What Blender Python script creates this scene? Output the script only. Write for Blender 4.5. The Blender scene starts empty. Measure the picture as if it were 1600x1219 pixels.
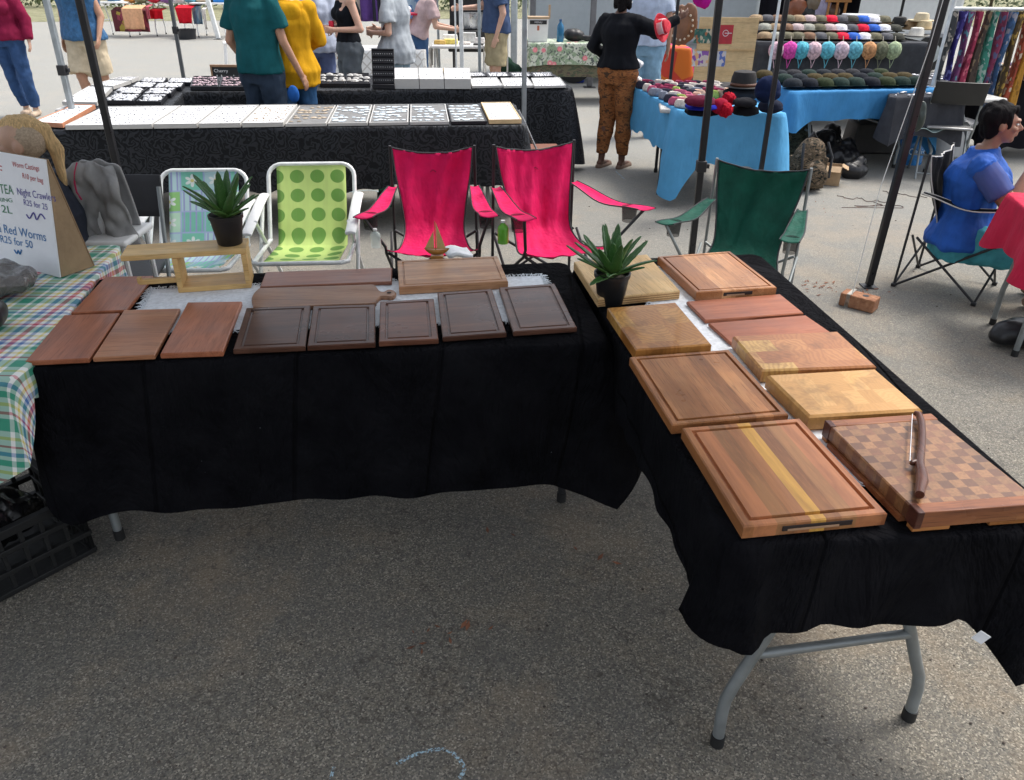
import bpy, math, random
from mathutils import Vector, Matrix, noise
random.seed(7)
R = math.radians
sc = bpy.context.scene
# ---------------------------------------------------------------- camera
F, PITCH, ROLL, H = 1220.0, R(29.0), R(0.5), 1.8
cam = bpy.data.cameras.new('camera'); camo = bpy.data.objects.new('camera', cam)
sc.collection.objects.link(camo); sc.camera = camo
cam.sensor_width = 36; cam.lens = F/1600*36; cam.clip_start = .05; cam.clip_end = 500
Rl = Matrix(((1, 0, 0), (0, math.sin(PITCH), -math.cos(PITCH)), (0, math.cos(PITCH), math.sin(PITCH))))
ROT = Rl @ Matrix.Rotation(ROLL, 3, 'Z')
camo.matrix_world = Matrix.Translation((0, 0, H)) @ ROT.to_4x4()
# ---------------------------------------------------------------- world, sun, exposure
SUN_EL, SUN_AZ = R(60), R(58)      # azimuth measured from +Y towards +X
w = bpy.data.worlds.new('World'); sc.world = w; w.use_nodes = True
nt = w.node_tree; nt.nodes.clear()
sky = nt.nodes.new('ShaderNodeTexSky'); sky.sky_type = 'NISHITA'; sky.sun_disc = False
sky.sun_elevation = SUN_EL; sky.sun_rotation = SUN_AZ; sky.air_density = 1.0; sky.dust_density = 3.5; sky.ozone_density = 1
hs = nt.nodes.new('ShaderNodeHueSaturation'); hs.inputs['Saturation'].default_value = .38
bg = nt.nodes.new('ShaderNodeBackground'); bg.inputs[1].default_value = .15
ou = nt.nodes.new('ShaderNodeOutputWorld')
nt.links.new(sky.outputs[0], hs.inputs['Color']); nt.links.new(hs.outputs[0], bg.inputs[0]); nt.links.new(bg.outputs[0], ou.inputs[0])
sl = bpy.data.lights.new('sun', 'SUN'); sl.energy = 1.4; sl.angle = R(18); sl.color = (1, .95, .87)
so = bpy.data.objects.new('sun', sl); sc.collection.objects.link(so)
sd = Vector((math.sin(SUN_AZ)*math.cos(SUN_EL), math.cos(SUN_AZ)*math.cos(SUN_EL), math.sin(SUN_EL)))
so.rotation_euler = sd.to_track_quat('Z', 'Y').to_euler()
sc.view_settings.view_transform = 'Standard'; sc.view_settings.look = 'None'
sc.view_settings.exposure = 1.0; sc.view_settings.gamma = 1

# ---------------------------------------------------------------- photo geometry helpers
def ray(px, py):
    return ROT @ Vector((px-800, -(py-609.5), -F))
def W(px, py, z=0.0):
    d = ray(px, py); t = (z-H)/d.z
    return Vector((d.x*t, d.y*t, z))
def A(px, py, Y):
    d = ray(px, py); t = Y/d.y
    return Vector((d.x*t, Y, H+d.z*t))
def zof(py, x, y):
    lo, hi = -1.0, 1.79
    for _ in range(40):
        m = (lo+hi)/2
        if pix((x, y, m))[1] > py: lo = m
        else: hi = m
    return lo
def pix(p):
    v = ROT.transposed() @ (Vector(p)-Vector((0, 0, H)))
    return (800+F*v.x/-v.z, 609.5-F*v.y/-v.z)
def L(a, b, t): return a+(b-a)*t

# ---------------------------------------------------------------- scene-tree helpers
COL = sc.collection
def thing(name, label, cat, loc=(0, 0, 0), rz=0, group=None, scale=1):
    o = bpy.data.objects.new(name, None); COL.objects.link(o)
    o.location = loc; o.rotation_euler = (0, 0, rz); o.scale = (scale,)*3
    o.empty_display_size = .1
    o['label'] = label; o['category'] = cat
    if group: o['group'] = group
    return o
def tag(o, label, cat, group=None):
    o['label'] = label; o['category'] = cat
    if group: o['group'] = group
    return o
def struct(o, kind='structure'):
    o['kind'] = kind; return o
def dup(root, loc, rz=None, label=None, group=None, mats=None):
    def cp(o, par):
        c = o.copy(); COL.objects.link(c)
        if par: c.parent = par
        if mats and o.type == 'MESH' and o.name.split('.')[0] in mats:
            c.data = o.data.copy(); c.data.materials[0] = mats[o.name.split('.')[0]]
        for ch in list(o.children):
            cp(ch, c)
        return c
    r = cp(root, None); r.location = loc
    if rz is not None: r.rotation_euler = (0, 0, rz)
    if label: r['label'] = label
    if group: r['group'] = group
    return r

# ---------------------------------------------------------------- mesh builder
class MB:
    def __init__(s): s.v = []; s.f = []; s.uv = {}
    def add(s, vs, fs):
        n = len(s.v); s.v += [tuple(v) for v in vs]; s.f += [tuple(i+n for i in f) for f in fs]; return s
    def box(s, c, size, rz=0, rot=None, taper=1):
        c = Vector(c); hx, hy, hz = size[0]/2, size[1]/2, size[2]/2
        M = rot if rot else Matrix.Rotation(rz, 3, 'Z')
        vs = []
        for z in (-1, 1):
            k = taper if z > 0 else 1
            for x, y in ((-1, -1), (1, -1), (1, 1), (-1, 1)): vs.append(c+M @ Vector((x*hx*k, y*hy*k, z*hz)))
        return s.add(vs, [(3, 2, 1, 0), (4, 5, 6, 7), (0, 1, 5, 4), (1, 2, 6, 5), (2, 3, 7, 6), (3, 0, 4, 7)])
    def bar(s, a, b, wd, th, up=(0, 0, 1)):
        a, b = Vector(a), Vector(b); d = b-a; x = d.normalized(); u = Vector(up)
        y = u.cross(x)
        if y.length < 1e-4: y = Vector((0, 1, 0)).cross(x)
        y.normalize(); z = x.cross(y)
        M = Matrix((x, y, z)).transposed()
        return s.box((a+b)/2, (d.length, wd, th), rot=M)
    def tube(s, pts, r, n=10, cap=True, closed=False):
        pts = [Vector(p) for p in pts]; m = len(pts)
        rs = r if isinstance(r, (list, tuple)) else [r]*m
        vs = []; up = None
        for i, p in enumerate(pts):
            a = pts[i-1] if (i or closed) else p; b = pts[(i+1) % m] if (i < m-1 or closed) else p
            t = (b-a).normalized()
            if up is None:
                up = Vector((0, 0, 1)) if abs(t.z) < .9 else Vector((1, 0, 0))
            x = t.cross(up)
            if x.length < 1e-5: x = t.orthogonal()
            x.normalize(); y = x.cross(t); up = y
            for k in range(n):
                an = 2*math.pi*k/n; vs.append(p+(x*math.cos(an)+y*math.sin(an))*rs[i])
        fs = []
        for i in range(m if closed else m-1):
            j = (i+1) % m
            for k in range(n):
                fs.append((i*n+k, i*n+(k+1) % n, j*n+(k+1) % n, j*n+k))
        if cap and not closed:
            fs.append(tuple(range(n-1, -1, -1))); fs.append(tuple((m-1)*n+k for k in range(n)))
        return s.add(vs, fs)
    def ell(s, c, r, n=14, m=9, rot=None):
        c = Vector(c)
        if not isinstance(r, (list, tuple)): r = (r, r, r)
        vs = []; fs = []
        for i in range(m+1):
            th = math.pi*i/m
            for k in range(n):
                ph = 2*math.pi*k/n
                v = Vector((r[0]*math.sin(th)*math.cos(ph), r[1]*math.sin(th)*math.sin(ph), r[2]*math.cos(th)))
                if rot: v = rot @ v
                vs.append(c+v)
        for i in range(m):
            for k in range(n):
                a, b = i*n+k, i*n+(k+1) % n
                if i == 0: fs.append((a, a+n, b+n))
                elif i == m-1: fs.append((a, a+n, b))
                else: fs.append((a, a+n, b+n, b))
        return s.add(vs, fs)
    def cap(s, a, b, ra, rb=None, n=12):
        if rb is None: rb = ra
        a, b = Vector(a), Vector(b); t = (b-a)
        t = t.normalized() if t.length > 1e-5 else Vector((0, 0, 1))
        pts = []; rs = []
        for q in (80, 50, 20): pts.append(a-t*ra*math.sin(R(q))); rs.append(ra*math.cos(R(q)))
        for q in (20, 50, 80): pts.append(b+t*rb*math.sin(R(q))); rs.append(rb*math.cos(R(q)))
        return s.tube(pts, rs, n)
    def lathe(s, prof, c=(0, 0, 0), n=24, close=False, jig=None):
        c = Vector(c); vs = []; fs = []
        for i, (r, z) in enumerate(prof):
            for k in range(n):
                a = 2*math.pi*k/n; rr = r*(jig(a, z) if jig else 1)
                vs.append(c+Vector((rr*math.cos(a), rr*math.sin(a), z)))
        for i in range(len(prof)-1):
            for k in range(n):
                fs.append((i*n+k, i*n+(k+1) % n, (i+1)*n+(k+1) % n, (i+1)*n+k))
        if close: fs.append(tuple(range(n-1, -1, -1))); fs.append(tuple((len(prof)-1)*n+k for k in range(n)))
        return s.add(vs, fs)
    def grid(s, fn, nu, nv, uvf=None):
        base = len(s.v)
        for j in range(nv+1):
            for i in range(nu+1):
                u, v = i/nu, j/nv
                if uvf: s.uv[len(s.v)] = uvf(u, v)
                s.v.append(tuple(fn(u, v)))
        for j in range(nv):
            for i in range(nu):
                a = base+j*(nu+1)+i; s.f.append((a, a+1, a+nu+2, a+nu+1))
        return s
    def prism(s, poly, z0, z1):
        n = len(poly); vs = [(x, y, z0) for x, y in poly]+[(x, y, z1) for x, y in poly]
        return s.add(vs, [tuple(range(n-1, -1, -1)), tuple(range(n, 2*n))]+[(i, (i+1) % n, n+(i+1) % n, n+i) for i in range(n)])
    def mesh(s, name='m'):
        me = bpy.data.meshes.new(name); me.from_pydata(s.v, [], s.f); me.update(); 
        if s.uv:
            l = me.uv_layers.new(name='UVMap')
            for lp in me.loops: l.data[lp.index].uv = s.uv.get(lp.vertex_index, (0, 0))
        return me
    def build(s, name, m, parent=None, smooth=True, bevel=0, solid=0, sub=0, loc=None, rz=None, ang=40):
        me = s.mesh(name); o = bpy.data.objects.new(name, me); COL.objects.link(o)
        if m: me.materials.append(m)
        if smooth:
            me.shade_smooth()
            try: me.set_sharp_from_angle(angle=R(ang))
            except Exception: pass
        if solid:
            q = o.modifiers.new('s', 'SOLIDIFY'); q.thickness = solid; q.offset = 0
        if bevel:
            q = o.modifiers.new('b', 'BEVEL'); q.width = bevel; q.segments = 2; q.limit_method = 'ANGLE'; q.angle_limit = R(40)
        if sub:
            q = o.modifiers.new('u', 'SUBSURF'); q.levels = sub; q.render_levels = sub
        if parent: o.parent = parent
        if loc is not None: o.location = loc
        if rz is not None: o.rotation_euler = (0, 0, rz)
        return o
def melt(mb, name, m, parent=None, vox=.01, it=4, fold=0, fs=8, seed=0, stretch=(1, 1, .35), dec=None):
    """union of closed shapes -> one continuous smooth surface"""
    me = mb.mesh('tmp'); o = bpy.data.objects.new('tmp', me); COL.objects.link(o)
    q = o.modifiers.new('r', 'REMESH'); q.mode = 'VOXEL'; q.voxel_size = vox; q.use_smooth_shade = True
    if it:
        q = o.modifiers.new('s', 'SMOOTH'); q.iterations = it; q.factor = .5
    dg = bpy.context.evaluated_depsgraph_get(); dg.update()
    nm = bpy.data.meshes.new_from_object(o.evaluated_get(dg)); bpy.data.objects.remove(o)
    nm.name = name; nm.materials.clear(); nm.materials.append(m)
    if fold:
        cs = [v.co.copy() for v in nm.vertices]; ns = [v.normal.copy() for v in nm.vertices]
        for v, c, n_ in zip(nm.vertices, cs, ns):
            p = Vector((c.x*stretch[0], c.y*stretch[1], c.z*stretch[2]))*fs+Vector((seed*7.3, seed*1.7, 0))
            d = noise.noise(p)+.5*noise.noise(p*2.3)
            v.co = c+n_*fold*d
    nm.shade_smooth()
    o = bpy.data.objects.new(name, nm); COL.objects.link(o)
    if parent: o.parent = parent
    return o

# ---------------------------------------------------------------- materials
class N:
    def __init__(s, name, rough=.6, metal=0, spec=.5):
        s.m = bpy.data.materials.new(name); s.m.use_nodes = True; s.t = s.m.node_tree
        s.b = s.t.nodes['Principled BSDF']; s.b.inputs['Roughness'].default_value = rough
        s.b.inputs['Metallic'].default_value = metal; s.b.inputs['Specular IOR Level'].default_value = spec
        s.tc = s.t.nodes.new('ShaderNodeTexCoord')
    def lk(s, a, i):
        if hasattr(a, 'is_output'): s.t.links.new(a, i)
        elif isinstance(a, (tuple, list)) and len(a) == 3 and i.type == 'RGBA': i.default_value = (*a, 1)
        else: i.default_value = a
    def math(s, op, a, b=0, c=None):
        n = s.t.nodes.new('ShaderNodeMath'); n.operation = op; s.lk(a, n.inputs[0]); s.lk(b, n.inputs[1])
        if c is not None: s.lk(c, n.inputs[2])
        return n.outputs[0]
    def vm(s, op, a, b=(0, 0, 0)):
        n = s.t.nodes.new('ShaderNodeVectorMath'); n.operation = op; s.lk(a, n.inputs[0]); s.lk(b, n.inputs[1])
        return n.outputs['Value'] if op in ('LENGTH', 'DISTANCE', 'DOT_PRODUCT') else n.outputs[0]
    def map(s, v, sc_=(1, 1, 1), loc=(0, 0, 0), rot=(0, 0, 0)):
        n = s.t.nodes.new('ShaderNodeMapping'); s.lk(v, n.inputs[0]); n.inputs['Scale'].default_value = sc_
        n.inputs['Location'].default_value = loc; n.inputs['Rotation'].default_value = rot; return n.outputs[0]
    def noise(s, v, scale=5, detail=3, rough=.5, dist=0, col=False):
        n = s.t.nodes.new('ShaderNodeTexNoise'); s.lk(v, n.inputs['Vector']); n.inputs['Scale'].default_value = scale
        n.inputs['Detail'].default_value = detail; n.inputs['Roughness'].default_value = rough; n.inputs['Distortion'].default_value = dist
        return n.outputs['Color' if col else 'Fac']
    def vor(s, v, scale, col=False, feat='F1'):
        n = s.t.nodes.new('ShaderNodeTexVoronoi'); n.feature = feat; s.lk(v, n.inputs['Vector']); n.inputs['Scale'].default_value = scale
        return n.outputs['Color' if col else 'Distance']
    def white(s, v):
        n = s.t.nodes.new('ShaderNodeTexWhiteNoise'); n.noise_dimensions = '3D'; s.lk(v, n.inputs['Vector']); return n.outputs
    def ramp(s, f, stops, const=False):
        n = s.t.nodes.new('ShaderNodeValToRGB'); s.lk(f, n.inputs[0]); e = n.color_ramp.elements
        if const: n.color_ramp.interpolation = 'CONSTANT'
        while len(e) < len(stops): e.new(.5)
        for q, (p, c) in zip(e, stops):
            q.position = p; q.color = (c, c, c, 1) if isinstance(c, (int, float)) else (*c, 1)
        return n.outputs[0]
    def mix(s, f, a, b, mode='MIX'):
        n = s.t.nodes.new('ShaderNodeMix'); n.data_type = 'RGBA'; n.blend_type = mode
        s.lk(f, n.inputs[0]); s.lk(a, n.inputs[6]); s.lk(b, n.inputs[7]); return n.outputs[2]
    def sep(s, v):
        n = s.t.nodes.new('ShaderNodeSeparateXYZ'); s.lk(v, n.inputs[0]); return n.outputs
    def comb(s, x, y, z=0):
        n = s.t.nodes.new('ShaderNodeCombineXYZ'); s.lk(x, n.inputs[0]); s.lk(y, n.inputs[1]); s.lk(z, n.inputs[2]); return n.outputs[0]
    def bump(s, h, st=.3, d=.01):
        n = s.t.nodes.new('ShaderNodeBump'); n.inputs['Strength'].default_value = st; n.inputs['Distance'].default_value = d
        s.lk(h, n.inputs['Height']); s.t.links.new(n.outputs[0], s.b.inputs['Normal']); return s
    def col(s, c): s.lk(c, s.b.inputs['Base Color']); return s
    def rough(s, c): s.lk(c, s.b.inputs['Roughness']); return s
_mc = {}
def mt(c, rough=.6, metal=0, kind='plain', spec=.5, var=.15, scale=14, bs=.15):
    key = (c, rough, metal, kind, spec, var, scale, bs)
    if key in _mc: return _mc[key]
    n = N(kind+'_surface', rough, metal, spec); o = n.tc.outputs['Object']
    f = n.noise(o, scale, 4, .6)
    lo = tuple(x*(1-var) for x in c); hi = tuple(min(1, x*(1+var)) for x in c)
    n.col(n.ramp(f, [(.3, lo), (.7, hi)]))
    if kind == 'cloth':
        w1 = n.noise(n.map(o, (1, 1, .4)), 9, 3, .6); w2 = n.noise(o, 500, 1)
        n.bump(n.math('ADD', w1, n.math('MULTIPLY', w2, .03)), bs*2.2, .03)
        pass
    elif kind == 'metal':
        n.rough(n.ramp(f, [(.3, rough*.75), (.7, min(1, rough*1.3))]))
    elif kind == 'skin':
        n.bump(n.noise(o, 60, 3), .1, .004); n.b.inputs['Subsurface Weight'].default_value = .08
        n.b.inputs['Subsurface Scale'].default_value = .02
    elif kind == 'hair':
        h = n.noise(n.map(o, (1, 1, .12)), 160, 3, .7); n.col(n.ramp(h, [(.3, lo), (.7, hi)])); n.bump(h, .6, .008)
    else:
        n.bump(n.noise(o, 70, 3), bs, .004)
    _mc[key] = n.m; return n.m
def cloth(c, **k): return mt(c, k.pop('rough', .85), 0, 'cloth', **{'spec': .1, **k})
def metal(c, r=.4, mtl=.7): return mt(c, r, mtl, 'metal')
def plastic(c, r=.4): return mt(c, r, 0, 'plastic', .5, .06)
def skin(c): return mt(c, .5, 0, 'skin', .4, .08, 20)
def hairm(c): return mt(c, .75, 0, 'hair', .12, .35, 30)
black_cloth = None
# ================================================================ special materials
def m_asphalt():
    n = N('asphalt', .85, 0, .3); o = n.tc.outputs['Object']
    v = n.vor(o, 230, True); g = n.sep(v)[0]
    v2 = n.sep(n.vor(o, 75, True))[1]
    fine = n.noise(o, 420, 2, .7)
    base = n.ramp(g, [(0, (.05, .047, .042)), (.35, (.135, .125, .108)), (.72, (.20, .185, .16)), (.93, (.36, .33, .275)), (1, (.50, .46, .39))])
    base = n.mix(n.math('MULTIPLY', v2, .35), base, (.18, .15, .11))
    base = n.mix(n.ramp(fine, [(.35, 0.), (.6, .35)]), base, (.09, .095, .10))
    big = n.noise(o, .55, 4, .6); mid = n.noise(o, 2.6, 5, .65)
    tan = n.ramp(n.math('MULTIPLY', n.noise(o, 1.3, 6, .72), n.math('ADD', big, .45)), [(.46, 0.), (.64, .38)])
    base = n.mix(tan, base, (.30, .225, .155))
    base = n.mix(n.ramp(mid, [(.3, .45), (.55, 0.)]), base, (.09, .09, .09))
    sp = n.noise(o, 9, 2, .5); sp2 = n.noise(o, 45, 2)
    stain = n.ramp(n.math('MULTIPLY', sp, sp2), [(.40, 0.), (.47, .7)])
    base = n.mix(stain, base, (.05, .045, .04))
    # hairline cracks
    cr = n.noise(n.map(o, (1, 1, 1)), .9, 6, .6); cr = n.math('ABSOLUTE', n.math('SUBTRACT', cr, .5))
    crk = n.ramp(cr, [(.0, .6), (.0035, 0.)])
    base = n.mix(crk, base, (.05, .045, .04))
    # paler with distance: the far yard's stronger daylight is put into the colour
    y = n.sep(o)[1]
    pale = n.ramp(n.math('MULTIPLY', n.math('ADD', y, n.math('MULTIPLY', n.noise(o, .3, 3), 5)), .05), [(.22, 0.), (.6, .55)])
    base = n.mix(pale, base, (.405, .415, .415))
    base = n.mix(1, base, (1.0, .985, .935), 'MULTIPLY')
    n.col(base); n.bump(n.math('ADD', n.math('MULTIPLY', g, .6), fine), .45, .005)
    n.rough(n.ramp(mid, [(.3, .7), (.7, .95)]))
    return n.m
def m_grass():
    n = N('grass', .9); o = n.tc.outputs['Object']
    n.col(n.ramp(n.noise(o, 3, 6, .7), [(.3, (.17, .18, .09)), (.55, (.32, .31, .18)), (.75, (.45, .41, .28))])); n.bump(n.noise(o, 60, 3), 1, .05)
    return n.m
def grainvec(n, ax, s=1):
    o = n.map(n.tc.outputs['Object'], (1, 1, 1), (random.random()*5, random.random()*5, random.random()*5))
    return n.map(o, (s*.09, s, s) if ax == 'x' else (s, s*.09, s))
def m_wood(cols, ax='x', rough=.42, scale=28, planks=None, dark=None, knots=0, name='oiled_wood', coat=.15, seed=0, spec=.22):
    """cols: low, mid, high; planks: width of glued strips across the grain"""
    random.seed(100+seed)
    n = N(name, rough, 0, .45); o = n.tc.outputs['Object']
    g = n.noise(grainvec(n, ax), scale, 6, .62, .5); g2 = n.noise(grainvec(n, ax), scale*5, 3, .6)
    f = n.math('ADD', n.math('MULTIPLY', g, .8), n.math('MULTIPLY', g2, .2))
    c = n.ramp(f, [(.28, cols[0]), (.5, cols[1]), (.72, cols[2])])
    if planks:
        s = n.sep(o)[1 if ax == 'x' else 0]
        i = n.math('FLOOR', n.math('DIVIDE', n.math('ADD', s, 3.1+seed*.017), planks))
        r = n.white(n.comb(i, seed*.37, 1.3))
        c = n.mix(.75, c, n.ramp(r[0], dark), 'MULTIPLY')
        c = n.mix(1, c, (1.25, 1.25, 1.25), 'MULTIPLY')
    if knots:
        kv = n.map(o, (1, .35, 1) if ax == 'y' else (.35, 1, 1), (seed*.31, seed*.7, 0))
        d = n.vor(kv, knots); wob = n.noise(o, 25, 3)
        k = n.ramp(n.math('ADD', d, n.math('MULTIPLY', wob, .12)), [(.10, .85), (.2, 0.)])
        c = n.mix(k, c, (.045, .016, .012))
    blotch = n.noise(n.map(o, (1, 1, 1), (seed, 0, 0)), 7, 3, .6)
    c = n.mix(n.ramp(blotch, [(.35, .3), (.6, 0.)]), c, tuple(x*.5 for x in cols[0]))
    por = n.noise(n.map(o, (.035, 1, 1) if ax == 'x' else (1, .035, 1), (seed, 3, 1)), 330, 2, .6); c = n.mix(n.ramp(por, [(.56, 0.), (.66, .5)]), c, tuple(x*.4 for x in cols[0]))
    stk = n.noise(n.map(o, (.06, 1, 1) if ax == 'x' else (1, .06, 1), (seed*2, 1, 5)), 34, 4, .6, .8); c = n.mix(n.ramp(stk, [(.56, 0.), (.68, .45)]), c, tuple(x*.55 for x in cols[0]))
    n.col(c); n.bump(f, .12, .0015)
    n.rough(n.ramp(blotch, [(.3, rough*.8), (.7, rough*1.25)]))
    n.b.inputs['Coat Weight'].default_value = coat*.3; n.b.inputs['Specular IOR Level'].default_value = spec; n.b.inputs['Coat Roughness'].default_value = .3
    random.seed(7+seed); return n.m
def m_endgrain(cols, cell=(.05, .075), ring=150, rough=.38, seed=0, tone=.55, rings=True, dk=None):
    n = N('end_grain_wood', rough, 0, .45); o = n.tc.outputs['Object']; x, y, z = n.sep(o)
    yi = n.math('FLOOR', n.math('DIVIDE', y, cell[1])); rowr = n.white(n.comb(yi, seed, 3))[0]
    xx = n.math('ADD', x, n.math('MULTIPLY', rowr, cell[0]))
    xi = n.math('FLOOR', n.math('DIVIDE', xx, cell[0]))
    wn = n.white(n.comb(xi, yi, seed)); r = wn[0]; rc = wn[1]
    cx = n.sep(rc)
    ctr = n.comb(n.math('MULTIPLY', n.math('SUBTRACT', cx[0], .5), .5), n.math('MULTIPLY', n.math('SUBTRACT', cx[1], .5), .4), 0)
    wob = n.noise(o, 14, 3, .6, col=True)
    p = n.vm('ADD', n.comb(x, y, 0), n.vm('SCALE', wob, (0, 0, 0)))
    sc_ = p.node; sc_ = n.t.nodes.new('ShaderNodeVectorMath'); sc_.operation = 'SCALE'; n.lk(wob, sc_.inputs[0]); sc_.inputs['Scale'].default_value = .06
    p = n.vm('ADD', n.comb(x, y, 0), sc_.outputs[0])
    d = n.vm('DISTANCE', p, ctr)
    sn = n.math('SINE', n.math('MULTIPLY', d, ring*6.28*.5))
    f = n.math('ADD', n.math('MULTIPLY', sn, .5), .5)
    c = n.ramp(r, [(0, cols[0]), (.5, cols[1]), (1, cols[2])])
    if rings: c = n.mix(n.ramp(f, [(.3, .0), (.9, tone)]), c, dk or tuple(q*.35 for q in cols[0]))
    c = n.mix(n.ramp(n.noise(o, 11, 4, .6), [(.36, .55), (.5, 0.)]), c, tuple(q*.45 for q in cols[0]))
    n.col(c); n.bump(f, .08, .001); n.b.inputs['Coat Weight'].default_value = .1; n.b.inputs['Specular IOR Level'].default_value = .3
    return n.m
def m_checker(c1, c2, s=.028, seed=0):
    n = N('checker_end_grain', .36, 0, .45); o = n.tc.outputs['Object']; x, y, z = n.sep(o)
    xi = n.math('FLOOR', n.math('DIVIDE', x, s)); yi = n.math('FLOOR', n.math('DIVIDE', y, s))
    par = n.math('MODULO', n.math('ADD', n.math('ADD', xi, yi), 200), 2)
    r = n.white(n.comb(xi, yi, seed))[0]
    par = n.ramp(par, [(0, 0.), (.5, 1.)], True)
    a = n.ramp(r, [(0, tuple(q*.8 for q in c1)), (1, tuple(q*1.25 for q in c1))]); b = n.ramp(r, [(0, tuple(q*.65 for q in c2)), (1, tuple(q*1.45 for q in c2))])
    c = n.mix(par, a, b); g = n.noise(o, 140, 4, .6)
    c = n.mix(n.ramp(g, [(.35, .35), (.6, 0.)]), c, (.06, .03, .015))
    n.col(c); n.bump(g, .08, .001); n.b.inputs['Coat Weight'].default_value = .12; n.b.inputs['Specular IOR Level'].default_value = .3
    return n.m
def m_black():
    n = N('black_cotton', .95, 0, .04); o = n.tc.outputs['Object']
    n.col(n.ramp(n.noise(o, 5, 5, .7), [(.3, (.003, .003, .004)), (.7, (.0095, .0095, .0115))]))
    wr = n.noise(n.map(o, (1.2, 1.2, .5)), 4, 5, .62, .6); wv = n.noise(o, 350, 1)
    ux = n.sep(n.tc.outputs['UV'])[0]; cz = n.math('ABSOLUTE', n.math('SUBTRACT', n.math('FRACT', n.math('MULTIPLY', ux, 2.3)), .5)); cz = n.ramp(cz, [(0, .14), (.018, 0.)])
    n.bump(n.math('ADD', n.math('ADD', wr, cz), n.math('MULTIPLY', wv, .015)), 1.0, .09)
    lint = n.ramp(n.vor(o, 11), [(.014, .8), (.022, 0.)])
    bc_ = n.b.inputs['Base Color'].links[0].from_socket; n.col(n.mix(lint, bc_, (.35, .38, .42)))
    return n.m
def m_damask():
    n = N('black_damask', .7, 0, .4); o = n.tc.outputs['Object']; x, y, z = n.sep(o)
    u = n.tc.outputs['UV']
    cell = n.vm('SUBTRACT', n.vm('FRACTION', n.vm('ADD', n.map(u, (9, 9, 9)), n.vm('MULTIPLY', n.noise(u, 5, 3, .6, 0, True), (2.4, 2.4, 0)))), (.5, .5, 0))
    cx, cy, _ = n.sep(cell)
    d = n.vm('LENGTH', n.comb(cx, cy, 0)); an = n.math('ARCTAN2', cy, cx)
    sp = n.math('SINE', n.math('ADD', n.math('MULTIPLY', d, 24), n.math('MULTIPLY', an, 2)))
    nz = n.noise(u, 26, 3, .5, 1.5)
    f = n.math('ADD', n.math('MULTIPLY', sp, .45), n.math('MULTIPLY', nz, 1.1))
    k = n.ramp(f, [(.50, 0.), (.62, 1.)])
    n.col(n.mix(k, (.004, .005, .007), (.012, .0145, .020))); n.rough(n.ramp(k, [(0, .9), (1, .5)]))
    n.bump(n.noise(n.map(o, (1, 1, .3)), 6, 4, .6), .5, .05)
    return n.m
def m_gingham():
    n = N('plaid_oilcloth', .55, 0, .4); u = n.tc.outputs['UV']; x, y, _ = n.sep(u)
    W_ = (.86, .87, .84); G = (.06, .36, .24); B = (.10, .22, .50); Rr = (.62, .03, .09); Yl = (.80, .66, .16)
    def st(v, off, seq):
        f = n.math('FRACT', n.math('ADD', n.math('MULTIPLY', v, 4.3), off))
        return n.ramp(f, seq, True)
    a = st(x, .13, [(0, G), (.10, W_), (.15, G), (.24, W_), (.31, Yl), (.36, W_), (.42, B), (.50, W_), (.56, Rr), (.64, W_), (.70, B), (.76, W_), (.84, Yl), (.88, W_), (.93, G)])
    b = st(y, .4, [(0, G), (.08, W_), (.14, Rr), (.18, W_), (.26, Yl), (.31, W_), (.38, G), (.47, W_), (.53, B), (.59, W_), (.66, Rr), (.69, W_), (.77, Yl), (.82, W_), (.90, G)])
    c = n.mix(.5, a, b); m2 = n.mix(.8, a, b, 'MULTIPLY')
    n.col(n.mix(.3, c, m2)); n.bump(n.noise(n.tc.outputs['Object'], 6, 3), .25, .03)
    return n.m
def m_floral():
    n = N('floral_oilcloth', .5); o = n.tc.outputs['UV']
    c = n.mix(n.ramp(n.noise(o, 9, 3, .5, 1.2), [(.48, 0.), (.53, 1.)]), (.62, .66, .55), (.30, .40, .26))
    c = n.mix(n.ramp(n.noise(n.map(o, (1, 1, 1), (3, 1, 0)), 14, 3, .5, 2), [(.56, 0.), (.60, 1.)]), c, (.10, .12, .11))
    d = n.vor(o, 6)
    c = n.mix(n.ramp(d, [(.18, 1.), (.24, 0.)]), c, (.85, .25, .30)); c = n.mix(n.ramp(d, [(.06, 1.), (.1, 0.)]), c, (.9, .65, .5))
    n.col(c); return n.m
def m_lattice():
    n = N('quilted_white_cloth', .8); u = n.map(n.tc.outputs['UV'], (11, 11, 11), (0, 0, 0), (0, 0, R(45)))
    f = n.vm('FRACTION', u); x, y, _ = n.sep(f)
    m = n.math('MINIMUM', n.math('ABSOLUTE', n.math('SUBTRACT', x, .5)), n.math('ABSOLUTE', n.math('SUBTRACT', y, .5)))
    n.col(n.mix(n.ramp(m, [(.05, 1.), (.12, 0.)]), (.82, .82, .80), (.55, .53, .50))); n.bump(m, .3, .02); return n.m
def m_camo(cs, scale=16, rough=.85, uv=False):
    n = N('camouflage_cloth', rough, 0, .2); o = n.tc.outputs['Object']
    f = n.noise(n.map(o, (1, 1, 2.3)), scale, 4, .6, .7); g = n.noise(n.map(o, (1, 1, 1.5), (4, 2, 1)), scale*.8, 3, .5, .5)
    c = n.ramp(f, [(0, cs[0]), (.45, cs[1]), (.56, cs[2]), (.68, cs[1])], True)
    n.col(n.mix(n.ramp(g, [(.62, 0.), (.64, 1.)]), c, cs[3])); n.bump(n.noise(n.map(o, (1, 1, .4)), 12, 3), .4, .02); return n.m
def m_multi(cs, scale=30, name='patterned_cloth', rough=.8):
    n = N(name, rough); r = n.sep(n.vor(n.map(n.tc.outputs['Object'], (1, 1, .7)), scale, True))[0]
    k = len(cs); n.col(n.ramp(r, [(i/k, c) for i, c in enumerate(cs)], True)); return n.m
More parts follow.
